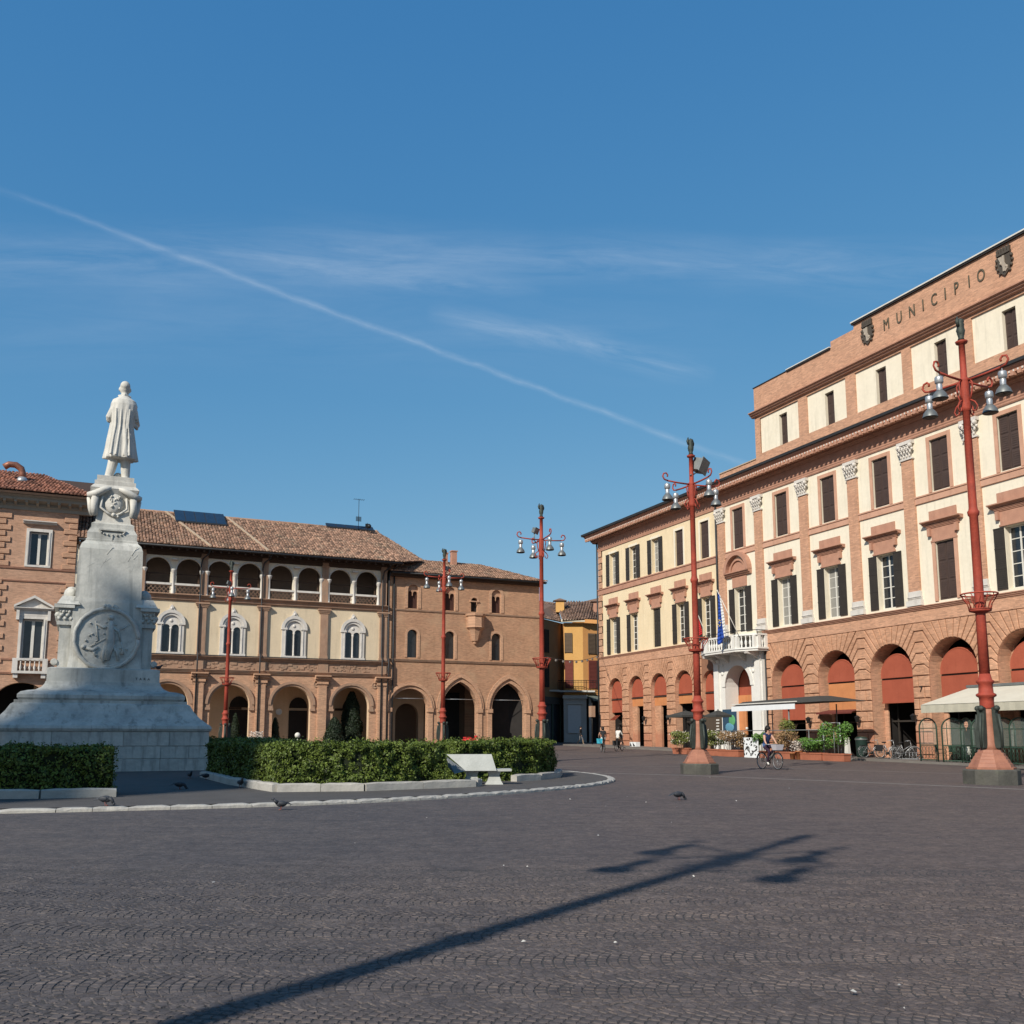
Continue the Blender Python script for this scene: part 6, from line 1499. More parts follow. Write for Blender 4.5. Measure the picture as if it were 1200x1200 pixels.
# ================================================================ PEOPLE
def figure(name, label, loc, rz, J, R_, zones, hair=None, extras=None, cat='person', group=None):
    """one continuous body grown on a skeleton; zones choose the clothing colour of each bone"""
    P = thing(name, label, cat, loc, rz, group)
    names = list(J); idx = {k: i for i, k in enumerate(names)}
    E_ = [('pelvis','waist'),('waist','chest'),('chest','neck'),('neck','head'),('head','crown'),('chest','shl'),('shl','ell'),('ell','wrl'),('wrl','hal'),('chest','shr'),('shr','elr'),('elr','wrr'),('wrr','har'),
          ('pelvis','hil'),('hil','knl'),('knl','anl'),('anl','tol'),('pelvis','hir'),('hir','knr'),('knr','anr'),('anr','tor')]
    me = bpy.data.meshes.new('tmp'); me.from_pydata([J[k] for k in names], [(idx[a], idx[b]) for a, b in E_], [])
    o = bpy.data.objects.new('tmp', me); COL.objects.link(o); o.modifiers.new('skin', 'SKIN'); sv = me.skin_vertices[0].data
    for k in names: r = R_[k]; sv[idx[k]].radius = (r, r) if not isinstance(r, tuple) else r; sv[idx[k]].use_root = (k == 'pelvis')
    sb = o.modifiers.new('s', 'SUBSURF'); sb.levels = 2; sb.render_levels = 2
    dg = bpy.context.evaluated_depsgraph_get(); dg.update(); me2 = bpy.data.meshes.new_from_object(o.evaluated_get(dg)); bpy.data.objects.remove(o)
    mats = []; me2.materials.clear()
    for z in zones.values():
        if z not in mats: mats.append(z)
    for q in mats: me2.materials.append(A[q] if isinstance(q, str) else q)
    V = {k: Vector(v) for k, v in J.items()}
    for p in me2.polygons:
        c = p.center; best = (9, None)
        for a, b in E_:
            d = V[b]-V[a]; t = max(0, min(1, (c-V[a]).dot(d)/d.length_squared)); ds = (c-(V[a]+d*t)).length - (R_[b] if not isinstance(R_[b], tuple) else R_[b][0])*.6
            if ds < best[0]: best = (ds, b)
        p.material_index = mats.index(zones.get(best[1], zones['*'])); p.use_smooth = True
    me2.name = 'body'; b_ = obj('body', me2, P)
    if hair: hair(P)
    m = MB(); h = V['head']; c = V['crown']; f = (V['nose_dir']-h).normalized() if 'nose_dir' in V else Vector((0, -1, 0))
    return P
def stand_joints(walk=.0, lean=0., arms=.0):
    s = walk
    return dict(pelvis=(0,0,.95), waist=(0,-lean*.2,1.1), chest=(0,-lean*.5,1.36), neck=(0,-lean*.8,1.5), head=(0,-lean-.01,1.6), crown=(0,-lean-.005,1.71),
      shl=(.18,-lean*.5,1.42), ell=(.24,.06+arms,1.14), wrl=(.25,-.06+arms*1.6,.9), hal=(.25,-.08+arms*1.7,.8), shr=(-.18,-lean*.5,1.42), elr=(-.24,.06-arms,1.14), wrr=(-.25,-.06-arms*1.6,.9), har=(-.25,-.08-arms*1.7,.8),
      hil=(.09,0,.9), knl=(.1,-.04-s*.5,.5), anl=(.1,.04-s,.09), tol=(.1,-.12-s,.04), hir=(-.09,0,.9), knr=(-.1,-.04+s*.3,.5), anr=(-.1,.04+s,.12), tor=(-.1,-.12+s,.04))
RAD = dict(pelvis=.13, waist=.12, chest=.14, neck=.055, head=.085, crown=.06, shl=.065, ell=.045, wrl=.033, hal=.03, shr=.065, elr=.045, wrr=.033, har=.03, hil=.09, knl=.06, anl=.042, tol=.04, hir=.09, knr=.06, anr=.042, tor=.04)
def face_bits(P, h, mats=('skin',), hairlen=.0, hairmat='hair'):
    m = MB(); m.ball((h[0], h[1]-.095, h[2]), .016, 6, 4); m.build('nose', 'skin', P)
    m = MB(); m.ball((h[0], h[1]+.025, h[2]+.055), .105, 12, 8, 0, 1, 1.02, 1.0)
    if hairlen: m.ball((h[0], h[1]+.07, h[2]-.04-hairlen*.3), .085, 10, 6, 0, 1.05, .8, 1+hairlen*3)
    m.build('hair', hairmat, P)
    m = MB()
    for s_ in (-1, 1): m.ball((h[0]+s_*.035, h[1]-.082, h[2]+.01), .009, 5, 3)
    m.build('eyes', 'dark', P)
for k, c in dict(navy=(.02, .04, .11), denim=(.06, .12, .26), plum=(.035, .015, .035), blackc=(.02, .02, .022), cyan=(.05, .42, .55), whitec=(.72, .70, .64), tan=(.35, .25, .16), greyc=(.16, .16, .17), basketw=(.55, .52, .55), shoe=(.30, .24, .2)).items(): A[k] = solid('cloth_'+k, c)
# bicycles ------------------------------------------------------------------
def bicycle(label, loc, rz, frame='dkmetal', basket=None, panniers=False, group=None, city=True):
    B_ = thing('bicycle', label, 'bicycle', loc, rz, group)   # wheels along local x, front wheel at +x
    def wheel(m):
        m.tube([(.33*cos(2*pi*k/24), 0, .33*sin(2*pi*k/24)) for k in range(25)], .018, 6)
    def spokes(m):
        m.tube([(.305*cos(2*pi*k/20), 0, .305*sin(2*pi*k/20)) for k in range(21)], .010, 4, 0)
        for k in range(14): a = 2*pi*k/14; m.tube([(0, .02*(-1)**k, 0), (.3*cos(a), 0, .3*sin(a))], .003, 3)
        m.tube([(0, -.045, 0), (0, .045, 0)], .022, 6)
    for x in (-.52, .53):
        w_ = obj('wheel', shared('wheel', wheel, 'blackc'), B_, (x, 0, .35)); obj('rim', shared('rim', spokes, 'steel'), w_)
    m = MB(); BBk = (-.05, 0, .30); seat = (-.18, 0, .80); head = (.34, 0, .86)
    m.tube([BBk, seat], .016, 6); m.tube([BBk, (.36, 0, .72)], .018, 6); m.tube([(-.10, 0, .50 if city else .75), (.35, 0, .78)], .014, 6)
    for s_ in (-1, 1): m.tube([BBk, (-.52, s_*.05, .35)], .010, 5); m.tube([seat, (-.52, s_*.05, .35)], .009, 5); m.tube([(.37, 0, .68), (.40, s_*.05, .6), (.53, s_*.05, .35)], .011, 5)
    m.tube([(.37, 0, .66), (.31, 0, .98)], .018, 6); m.build('frame', frame, B_)
    m = MB(); m.tube([(.31, 0, .98), (.29, 0, 1.03)], .013, 5); m.tube([(.08, -.27, 1.0), (.2, -.25, 1.03), (.29, -.1, 1.04), (.29, .1, 1.04), (.2, .25, 1.03), (.08, .27, 1.0)], .013, 6); m.build('handlebar', 'steel', B_)
    m = MB(); m.tube([seat, (-.2, 0, .9)], .013, 5); m.ball((-.22, 0, .92), .11, 10, 6, 0, 1.3, .8, .4); m.build('saddle', 'blackc', B_)
    m = MB(); m.tube([(-.05, -.03, .30), (-.05, .03, .30)], .09, 14); m.tube([(-.05, -.07, .3), (.04, -.07, .16)], .01, 4); m.box(.0, .1, -.14, -.06, .15, .17); m.tube([(-.05, .07, .3), (-.14, .07, .44)], .01, 4); m.box(-.19, -.09, .06, .14, .43, .45); m.build('crank', 'dkmetal', B_)
    m = MB()
    for x in (-.52, .53): m.tube([(x+.37*cos(a), 0, .35+.37*sin(a)) for a in [radians(t) for t in range(10, 171, 16)]], .014, 5)
    m.build('mudguard', frame, B_)
    if city: m = MB(); m.box(-.75, -.35, -.06, .06, .73, .745); m.tube([(-.7, 0, .73), (-.55, .05, .36)], .006, 4); m.build('rear_rack', 'dkmetal', B_)
    if basket: m = MB(); m.frus(.55, 0, .80, 1.03, .13, .15, .18, .2); m.build('basket', basket, B_)
    if panniers:
        for s_ in (-1, 1): m = MB(); m.frus(-.55, s_*.14, .42, .78, .16, .06, .18, .07); m.build('pannier', 'blackc', B_)
    return B_
def cyclist(label, loc, rz, zones, hairlen, seat_h=.98):
    J = dict(pelvis=(-.22,0,seat_h), waist=(-.19,0,seat_h+.14), chest=(-.10,0,seat_h+.40), neck=(-.05,0,seat_h+.55), head=(-.02,0,seat_h+.66), crown=(-.02,0,seat_h+.77),
      shl=(-.08,-.17,seat_h+.45), ell=(.06,-.25,seat_h+.22), wrl=(.14,-.26,seat_h+.10), hal=(.19,-.25,seat_h+.07), shr=(-.08,.17,seat_h+.45), elr=(.06,.25,seat_h+.22), wrr=(.14,.26,seat_h+.10), har=(.19,.25,seat_h+.07),
      hil=(-.2,-.1,seat_h-.03), knl=(.18,-.12,.74), anl=(.0,-.11,.30), tol=(.1,-.11,.2), hir=(-.2,.1,seat_h-.03), knr=(.22,.12,.92), anr=(-.14,.10,.56), tor=(-.02,.1,.48))
    P = figure('person', label, loc, rz, J, RAD, zones)
    h = J['head']; m = MB(); m.ball((h[0]-.02, 0, h[2]+.05), .115, 12, 8); m.ball((h[0]-.07, 0, h[2]-.03), .09+.02*hairlen, 10, 6, 0, .9, 1.1, 1.1+hairlen); m.build('hair', 'hair', P)
    m = MB(); m.ball((h[0]+.09, 0, h[2]), .016, 6, 4); m.build('nose', 'skin', P); m = MB()
    for s_ in (-1, 1): m.ball((h[0]+.08, s_*.035, h[2]+.015), .009, 5, 3)
    m.build('eyes', 'dark', P); return P
rx, ry = 10.7, 40.6; za = gz(rx, ry)
cyclist('dark haired woman in blue patterned top and purple trousers cycling towards the camera', (rx, ry, za), radians(-68), {'*': 'navy', 'head': 'skin', 'crown': 'skin', 'neck': 'skin', 'ell': 'skin', 'wrl': 'skin', 'hal': 'skin', 'elr': 'skin', 'wrr': 'skin', 'har': 'skin', 'pelvis': 'denim', 'hil': 'denim', 'hir': 'denim', 'knl': 'plum', 'anl': 'plum', 'knr': 'plum', 'anr': 'plum', 'tol': 'whitec', 'tor': 'whitec'}, .9)
bicycle('dark city bicycle with a pale basket ridden by the woman in blue', (rx, ry, za), radians(-68), 'dkmetal', 'basketw', False)
def rider(x, y, rz, label, blabel, zones, bk):
    z = gz(x, y); cyclist(label, (x, y, z), rz, zones, .1); bicycle(blabel, (x, y, z), rz, 'dkmetal', None, bk)
skz = {'head': 'skin', 'crown': 'skin', 'neck': 'skin', 'wrl': 'skin', 'hal': 'skin', 'wrr': 'skin', 'har': 'skin', 'anl': 'skin', 'anr': 'skin', 'tol': 'shoe', 'tor': 'shoe'}
rider(6.35, 68.2, radians(95), 'cyclist in dark shirt and pale shorts riding away beside the drainpipe of the beige wing', 'bicycle under the cyclist in the dark shirt', {'*': 'blackc', **skz, 'pelvis': 'whitec', 'hil': 'whitec', 'hir': 'whitec', 'knl': 'greyc', 'knr': 'greyc', 'elr': 'skin', 'ell': 'skin'}, False)
rider(7.85, 71.5, radians(60), 'cyclist in white shirt and brown shorts in front of the first small arch', 'bicycle under the cyclist in the white shirt', {'*': 'whitec', **skz, 'pelvis': 'tan', 'hil': 'tan', 'hir': 'tan', 'knl': 'skin', 'knr': 'skin'}, True)
m = MB(); m.frus(0, 0, 0, .34, .18, .12, .2, .14); tb_ = m.build('shopping_bag', 'cyan', None, (6.1, 67.9, gz(6, 68)+.62)); tag(tb_, 'bright turquoise bag hanging at the side of the dark shirted cyclist', 'bag')
px_, py_ = 6.5, 92.3
P = figure('person', 'pedestrian in dark clothes walking past the white shop panel of the yellow house', (px_, py_, gz(px_, py_)), radians(60), stand_joints(.28, .03, .1), RAD, {'*': 'blackc', **{k: 'skin' for k in ('head', 'crown', 'neck', 'hal', 'har')}, 'knl': 'greyc', 'anl': 'tan', 'knr': 'greyc', 'anr': 'tan', 'tol': 'shoe', 'tor': 'shoe'})
face_bits(P, (0, -.04, 1.6))

# ================================================================ CAFES, PLANTERS, BICYCLES BY THE TOWN HALL
def onR(u, out_): x, y, _ = locR(u, -out_); return x, y, gz(x, y)
def placeR(name, label, cat, u, out_, rz=0, group=None, dz=0): x, y, z = onR(u, out_); return thing(name, label, cat, (x, y, z+dz), frameR()+rz, group)
# big cream awning at right
aw = placeR('awning', 'large cream canvas awning of the cafe behind the nearest red lamp', 'awning', 46.3, 0); zt = 4.12-gz(*onR(46.3, 0)[:2]); zb = zt-.97
m = MB(); m.raw([(-5.2, 0, zt), (9, 0, zt), (9, -3.6, zb), (-5.2, -3.6, zb), (-5.2, 0, zt-.03), (9, 0, zt-.03), (9, -3.6, zb-.03), (-5.2, -3.6, zb-.03)], [(3,2,1,0),(4,5,6,7),(0,4,7,3)]); m.build('canopy', 'canvas', aw)
m = MB()
for k in range(48): x = -5.2+k*14.2/48; m.face([(x, -3.61+(.02 if k % 2 else 0), zb-.02), (x+14.2/48, -3.61+(0 if k % 2 else .02), zb-.02), (x+14.2/48, -3.61+(0 if k % 2 else .02), zb-.42), (x, -3.61+(.02 if k % 2 else 0), zb-.42)])
m.face([(-5.2, 0, zt), (-5.2, -3.6, zb), (-5.2, -3.6, zb-.42), (-5.2, 0, zt-.25)]); m.build('valance', mat('valance_canvas', (.50, .47, .37), None, 1.5, .85), aw)
m = MB(); m.box(-5.3, 9.1, -.12, .02, zt, zt+.14); m.build('awning_case', 'steeld', aw)
m = MB()
for x in (-4.6, 0, 4.6): m.tube([(x, 0, zt-.3), (x, -3.5, zb-.06)], .03, 5)
m.build('awning_arm', 'steeld', aw)
# green arched iron screens of the terrace
def screen(m_, w_=1.05, h=2.25):
    def f(m):
        for d in (-.0,):
            R_ = w_/2; m.tube([(-R_, 0, 0), (-R_, 0, h-R_)]+[(-R_*cos(pi*k/10), 0, h-R_+R_*sin(pi*k/10)) for k in range(1, 10)]+[(R_, 0, h-R_), (R_, 0, 0)], .04, 6)
            m.tube([(-R_*.55, 0, .9), (-R_*.55, 0, h-.22)], .02, 4); m.box(-R_, R_, -.02, .02, .82, .88); m.box(-R_, R_, -.02, .02, .06, .12)
            m.box(-R_, R_, -.012, .012, h-R_-.02, h-R_+.02)
    return f
def scroll(m):
    for k in range(5):
        x = -.4+.2*k; m.tube([(x-.07, 0, .15), (x+.06, 0, .35), (x-.06, 0, .55), (x+.07, 0, .8)], .014, 4); m.tube([(x+.07, 0, .15), (x-.06, 0, .35), (x+.06, 0, .55), (x-.07, 0, .8)], .014, 4)
A['clear'] = bpy.data.materials.new('screen_glass'); A['clear'].use_nodes = True
b_ = A['clear'].node_tree.nodes['Principled BSDF']; b_.inputs['Base Color'].default_value = (.62, .75, .66, 1); b_.inputs['Roughness'].default_value = .08; b_.inputs['Alpha'].default_value = .06
sl_ = ['leftmost green arched iron screen of the cafe terrace, glazed', 'second green arched iron screen from the left under the awning edge', 'green arched iron screen with a rosette, left of the nearest lamp', 'green arched iron screen directly left of the lamp shaft', 'green arched iron screen directly right of the lamp shaft', 'rightmost green arched iron screen at the frame edge']
for i, (u, o_, rz) in enumerate(((40.9, 3.0, .1), (42.5, 3.0, .5), (43.35, 3.0, -.3), (44.3, 3.0, .5), (45.5, 3.0, .9), (46.4, 3.0, .1))):
    s_ = placeR('arched_screen', sl_[i], 'screen', u, o_, rz, 'green arched iron screens round the terrace', .12)
    obj('frame', shared('screen_frame', screen(0), 'greeniron'), s_); obj('scrollwork', shared('scrollwork', scroll, 'greeniron'), s_)
    obj('glass', shared('screen_glass', lambda m: m.prism([(-.48, .9), (.48, .9), (.48, 1.7)]+[(.5*cos(pi*k/8), 1.7+.5*sin(pi*k/8)) for k in range(1, 8)]+[(-.48, 1.7)], -.006, .006), 'clear'), s_)
    if i == 2: m = MB(); [m.ball((.12*cos(2*pi*k/8), 0, 1.92+.12*sin(2*pi*k/8)), .06, 6, 4, 0, 1, .4, 1) for k in range(8)]; m.ball((0, 0, 1.92), .06, 6, 4); m.tube([(0, 0, 1.85), (0, 0, 1.6)], .02, 4); m.build('rosette', 'pinkstone', s_)
def chair(m):
    m.box(-.2, .2, -.2, .2, .43, .46)
    for sx in (-1, 1): m.tube([(sx*.19, -.19, 0), (sx*.18, -.18, .45)], .014, 5); m.tube([(sx*.19, .2, 0), (sx*.18, .18, .45), (sx*.18, .24, .85)], .014, 5); m.tube([(sx*.19, .2, .65), (sx*.22, -.15, .65), (sx*.2, -.18, .45)], .014, 5)
    m.tube([(-.18, .24, .85), (.18, .24, .85)], .014, 5)
def weave(m): m.box(-.17, .17, .225, .245, .5, .84)
def table(m): m.lathe([(.36, .72), (.36, .75)], 16); m.tube([(0, 0, .03), (0, 0, .72)], .03, 6); m.lathe([(.24, 0), (.22, .03), (.03, .05)], 12)
cl_ = [(41.9, 2.3, 1.2, 'green'), (42.6, 2.1, 3.4, 'white'), (43.4, 2.0, .3, 'white'), (41.5, 2.8, 2.0, 'iron'), (46.2, 2.2, 1.0, 'green')]
lab = ['dark green cafe chair behind the second arched screen', 'white armchair of the terrace under the awning behind the rosette screen', 'second white terrace chair close to the lamp base', 'thin iron cafe chair between the first and second arched screens', 'dark green cafe chair behind the rightmost screen']
for i, (u, o_, rz, c) in enumerate(cl_):
    s_ = placeR('cafe_chair', lab[i], 'chair', u, o_, rz, 'chairs of the terrace under the cream awning', .12); mt = {'green': 'greeniron', 'white': 'frame', 'iron': 'dkmetal'}[c]
    obj('chair_frame', shared('chair_frame|'+c, chair, mt), s_); obj('backrest', shared('chair_back|'+c, weave, mt), s_)
for i, (u, o_) in enumerate(((42.2, 1.6), (44.1, 2.2))):
    s_ = placeR('cafe_table', ('round grey cafe table between the green and the white chairs', 'round grey cafe table behind the lamp base')[i], 'table', u, o_, 0, 'round cafe tables under the awning', .12); obj('table_top', shared('table', table, 'steeld'), s_)
# vegetation helpers
def bush(name, label, cat, loc, r, h, n, seed, mats='leaf', stem=None, group=None, size=.045, flowers=None, shape=0):
    T = thing(name, label, cat, loc, 0, group); rn = random.Random(seed)
    cl = [(rn.uniform(-.6, .6)*r, rn.uniform(-.6, .6)*r, h*rn.uniform(.35, .8), r*rn.uniform(.35, .6)) for _ in range(9)]
    def samp(q):
        if shape:   # cone
            t = q.random()**.7; z = h*(1-t)*.98+.05; rr = r*min(1, (1-z/h)**.55*1.15+.05)*(.75+.25*q.random()); a = q.uniform(0, 2*pi); rr *= 1+.12*sin(a*3+z*4); return (rr*cos(a), rr*sin(a), z), (cos(a), sin(a), .4)
        c = cl[q.randrange(9)]; d = Vector((q.gauss(0, 1), q.gauss(0, 1), q.gauss(0, 1))).normalized(); k = c[3]*(.6+.4*q.random()); return (c[0]+d.x*k, c[1]+d.y*k, max(.03, c[2]+d.z*k*h/(2*r)*.8)), d
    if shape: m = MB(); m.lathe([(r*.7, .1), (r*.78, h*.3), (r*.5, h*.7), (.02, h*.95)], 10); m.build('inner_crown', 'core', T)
    leafmesh(n, samp, size, 'crown' if shape else 'foliage', mats, T, seed)
    m = MB(); 
    if shape: m.tube([(0, 0, -.1), (0, 0, h*.5)], .07, 6)
    else:
        for k in range(7): a = rn.uniform(0, 6.28); m.tube([(r*.2*cos(a), r*.2*sin(a), 0), (r*.4*cos(a), r*.4*sin(a), h*.4), (r*.6*cos(a+.3), r*.6*sin(a+.3), h*.75)], .012, 4)
    m.build('trunk' if shape else 'stems', 'wood', T)
    if flowers:
        def fs2(q): p, d = samp(q); return (p[0]*1.08, p[1]*1.08, p[2]*1.05), d
        leafmesh(n//9, fs2, size*1.1, 'flowers', flowers, T, seed+3)
    return T
A['leafy'] = mat('olive_leaf', (.22, .25, .06), (.13, .17, .04), 2, .6, island=.5)
A['leafdry'] = mat('dry_leaf', (.33, .21, .10), (.22, .14, .07), 2, .7, island=.5)
A['petal'] = mat('pale_petal', (.7, .62, .55), None, 4, .6)
A['leafb'] = mat('bright_leaf', (.13, .26, .05), (.07, .17, .03), 2, .55, island=.5)
def planter(label, u, o_, L_, h=.42):
    s_ = placeR('planter_box', label, 'planter', u, o_, 0, 'terracotta planter boxes round the cafe terrace')
    m = MB(); m.sqlathe([(L_/2-.04, .22, 0), (L_/2, .25, h-.08), (L_/2+.03, .28, h-.07), (L_/2+.03, .28, h), (L_/2-.03, .22, h), (L_/2-.05, .2, h-.06)]); m.build('box', 'terracotta_pot', s_)
    m = MB(); m.box(-L_/2+.05, L_/2-.05, -.2, .2, h-.08, h-.05); m.build('soil', 'dark', s_); return s_
PLt = [(24.0, 7.0, 2.0, 'leafy', 'petal', 1.25, 'planter box left of the second lamp plinth', 'shrubby olive green plant left of the lamp with the floodlight', 'left'),
       (27.1, 7.0, 2.4, 'leafy', 'petal', 1.3, 'planter box just right of the second lamp', 'dense olive bush with pale blossoms right of the second lamp', 'a'),
       (29.2, 7.0, 2.1, 'leafdry', 'petal', 1.25, 'planter box between the lamp and the patterned screen', 'yellowing bush beside the black and white patterned screen', 'b'),
       (31.6, 6.6, .8, 'leafb', None, 1.3, 'short planter box left of the cycling woman', 'green shrub just left of the cycling woman', 'c'),
       (33.6, 6.2, 1.9, 'leafdry', None, 1.35, 'planter box right behind the cycling woman', 'dry brown shrub behind the cycling woman', 'd'),
       (35.6, 6.1, 1.8, 'leafb', None, 1.0, 'planter box below the parasol pole', 'low green plants in the planter below the parasol pole', 'e'),
       (37.3, 6.0, 1.7, 'leafb', None, 1.9, 'rightmost planter box with the tall climbing shrub', 'tall bright green shrub in the rightmost planter', 'f')]
for i, (u, o_, L_, mt, fw, h, l1, l2, _) in enumerate(PLt):
    s_ = planter('terracotta '+l1, u, o_, L_); x, y, z = s_.location
    bush('shrub', l2, 'shrub', (x, y, z+.36), L_*.5 if L_ > 1.5 else .6, h, 2600, 20+i, mt, flowers=fw, group='shrubs in the terrace planters', size=.05)
x, y, z = onR(32.9, 5.4); bush('small_tree', 'small potted tree with a round crown left of the parasol pole', 'tree', (x, y, z+.9), .75, 1.5, 1500, 44, 'leafy', size=.045)
x, y, z = onR(34.6, 6.3)
pt = thing('flower_pots', 'cluster of pink and cream flower pots at the foot of the small potted tree', 'flower pots', (x, y, z)); m = MB()
for (dx, dy, r, h) in ((0, 0, .2, .45), (.4, -.1, .18, .38), (-.35, .05, .16, .35)): m.lathe([(r*.7, 0), (r, h), (r*1.08, h), (r*1.08, h+.04)], 12, dx, dy)
m.build('pots', 'orange', pt)
def fl3(q): a = q.uniform(0, 6.28); r = q.random()*.5; return (r*cos(a), r*sin(a)*.5, .5+q.random()*.55), (0, 0, 1)
leafmesh(500, fl3, .05, 'blossom', 'petal', pt, 8)
# parasol with open pole, white valance gazebo
gzb = placeR('gazebo_canopy', 'dark flat topped canopy with a white valance over the portal terrace', 'canopy', 29.9, 3.2); z0 = 3.2
m = MB(); m.raw([(-3.1, -1.8, z0), (5.4, -1.8, z0+.06), (5.7, 1.2, z0+.12), (-2.8, 1.2, z0+.1), (-2.8, -1.2, z0+.30), (3.6, -.6, z0+.46), (3.6, .4, z0+.48), (-2.6, .9, z0+.36)], [(0,1,5,4),(1,2,6,5),(2,3,7,6),(3,0,4,7),(4,5,6,7),(3,2,1,0)]); m.build('roof', solid('dark_canvas', (.06, .06, .055)), gzb)
m = MB(); m.box(-3.12, 3.05, -1.88, -1.84, z0-.32, z0+.0); m.build('valance', 'poster', gzb)
for i, ch in enumerate('CAFE PASTICCERIA'):
    if ch != ' ': pass
m = MB(); m.box(-3.14, 3.2, -1.84, -1.80, z0+.1, z0+.16); m.build('fascia', 'frame', gzb)
m = MB(); [m.tube([(x, 1.0, 0), (x, 1.0, z0)], .04, 6) for x in (-2.6, 3.4)]; m.tube([(2.3, -1.7, 0), (2.3, -1.7, z0)], .05, 6) ; m.build('post', 'steeld', gzb)
def parasol(label, u, o_, R_, h, mt, sq=True):
    s_ = placeR('parasol', label, 'parasol', u, o_, 0, 'dark cafe parasols'); n = 4 if sq else 8
    m = MB(); v = [(R_*cos(2*pi*k/n+pi/4), R_*sin(2*pi*k/n+pi/4), h) for k in range(n)]; m.raw(v+[(0, 0, h+.34)]+[(a, b, h-.14) for a, b, c in v], [(k, (k+1) % n, n) for k in range(n)]+[(k, k+n+1, (k+1) % n+n+1, (k+1) % n) for k in range(n)]); o = m.build('canopy', mt, s_)
    m = MB(); m.tube([(0, 0, 0), (0, 0, h+.4)], .035, 8); [m.tube([(0, 0, h-.3), (v_[0]*.6, v_[1]*.6, h+.2)], .012, 4) for v_ in v]; m.build('pole', 'dkmetal', s_); m = MB(); m.lathe([(.3, 0), (.28, .08), (.05, .12)], 12); m.build('foot', 'gran', s_)
parasol('dark grey square parasol left of the second lamp', 21.4, 5.0, 1.4, 2.6, MATS['dark_canvas']); parasol('dark green parasol just right of the second lamp', 25.2, 5.0, .9, 2.6, MATS['dark_canvas'])

mb = placeR('menu_board', 'dark framed menu board with pale lettering beside the portal', 'board', 25.4, 5.6)
m = MB(); m.box(-1.0, 1.0, -.03, .03, 1.3, 2.45); m.build('board', solid('board_brown', (.09, .065, .045)), mb); m = MB(); [m.tube([(x, 0, 0), (x, 0, 1.3)], .03, 6) for x in (-.8, .8)]; m.build('post', 'dkmetal', mb)
m = MB(); r = random.Random(3)
for k in range(5): m.box(.45, .45+r.uniform(.2, .42), -.045, -.03, 1.42+.2*k, 1.5+.2*k)
m.build('lettering', 'frame', mb, kind='stuff')
ps = placeR('mural_panel', 'blue and green painted panel standing in the marble portal', 'poster', 21.5, 1.2)
m = MB(); m.box(-1.0, .6, -.03, .03, .9, 3.1); m.build('panel', solid('poster_blue', (.03, .07, .12)), ps)
m = MB(); m.ball((.1, -.03, 2.3), .4, 10, 6, 0, 1, .08, 1); m.build('green_patch', solid('poster_green', (.12, .38, .16)), ps); m = MB(); m.ball((-.2, -.04, 1.8), .42, 10, 6, 0, 1.3, .08, .8); m.build('blue_patch', solid('poster_lblue', (.12, .30, .42)), ps)
sc_ = placeR('patterned_screen', 'black and white patterned screen panel on the terrace edge', 'screen', 31.2, 7.0)
m = MB(); m.box(-.66, .66, -.03, .03, 0, 1.2); m.build('panel', 'poster', sc_)
m = MB(); r = random.Random(12)
for k in range(48):
    x, z = r.uniform(-.62, .56), r.uniform(.1, 1.1); a = r.uniform(0, 3.1); l_ = r.uniform(.06, .17); m.tube([(x, -.035, z), (x+l_*cos(a), -.035, min(1.17, max(.03, z+l_*sin(a))))], r.uniform(.02, .045), 4)
m.build('leaf_print', 'dark', sc_, kind='stuff')
rl = placeR('terrace_railing', 'thin grey metal railing of the terrace behind the planters', 'railing', 23.4, 6.2)
m = MB(); m.tube([(0, 0, 1.5), (14, 0, 1.5)], .025, 5); m.tube([(0, 0, .9), (14, 0, .9)], .02, 5); m.build('rail', 'steeld', rl)
for k in range(8): m = MB(); m.tube([(0, 0, 0), (0, 0, 1.5)], .025, 5); m.build('post', 'steeld', rl, (k*2.0, 0, 0))
m = MB(); m.ball((0, 0, 1.64), .09, 8, 6); [m.build('globe', 'frame', rl, (x, 0, 0)) for x in (6.4,)]
fr2 = placeR('metal_frame', 'bare pale metal frame standing above the rightmost planter', 'frame', 36.0, 4.8); m = MB(); m.tube([(-1, 0, 0), (-1, 0, 2.1), (.35, 0, 2.1), (.35, 0, 0)], .04, 6); m.build('frame', 'steel', fr2)
bi = placeR('litter_bin', 'dark round litter bin between the planters and the parked bicycles', 'litter bin', 34.6, 1.6, 0, None, .12)
m = MB(); m.lathe([(.28, 0), (.32, .1), (.36, 1.1), (.37, 1.14), (.28, 1.2), (.05, 1.24)], 18); m.build('bin_body', mat('bin_green', (.03, .06, .05), None, 3, .4, metal=.3), bi); m = MB(); m.lathe([(.375, 1.02), (.385, 1.06), (.375, 1.1)], 18, caps=False); m.build('rim', 'steeld', bi)
wp = placeR('white_post', 'short white tapering post left of the litter bin', 'post', 34.5, 2.6, 0, None, .12); m = MB(); m.frus(0, 0, 0, 1.15, .16, .12, .09, .08); m.build('post', 'frame', wp)
for i, (u, o_, rz, fr_, pn_, lb2) in enumerate(((35.55, 1.7, 1.2, 'steeld', False, 'grey framed bicycle parked right of the litter bin'), (36.55, 1.5, 1.15, 'steel', True, 'bicycle with bulky black panniers parked at the brick pier'), (37.5, 1.2, 1.0, 'steel', False, 'small pale bicycle in the rack before the dark doorway'))):
    x, y, z = onR(u, o_); bicycle(lb2, (x, y, z+.12), frameR()+rz, fr_, None, pn_, 'bicycles parked at the town hall')
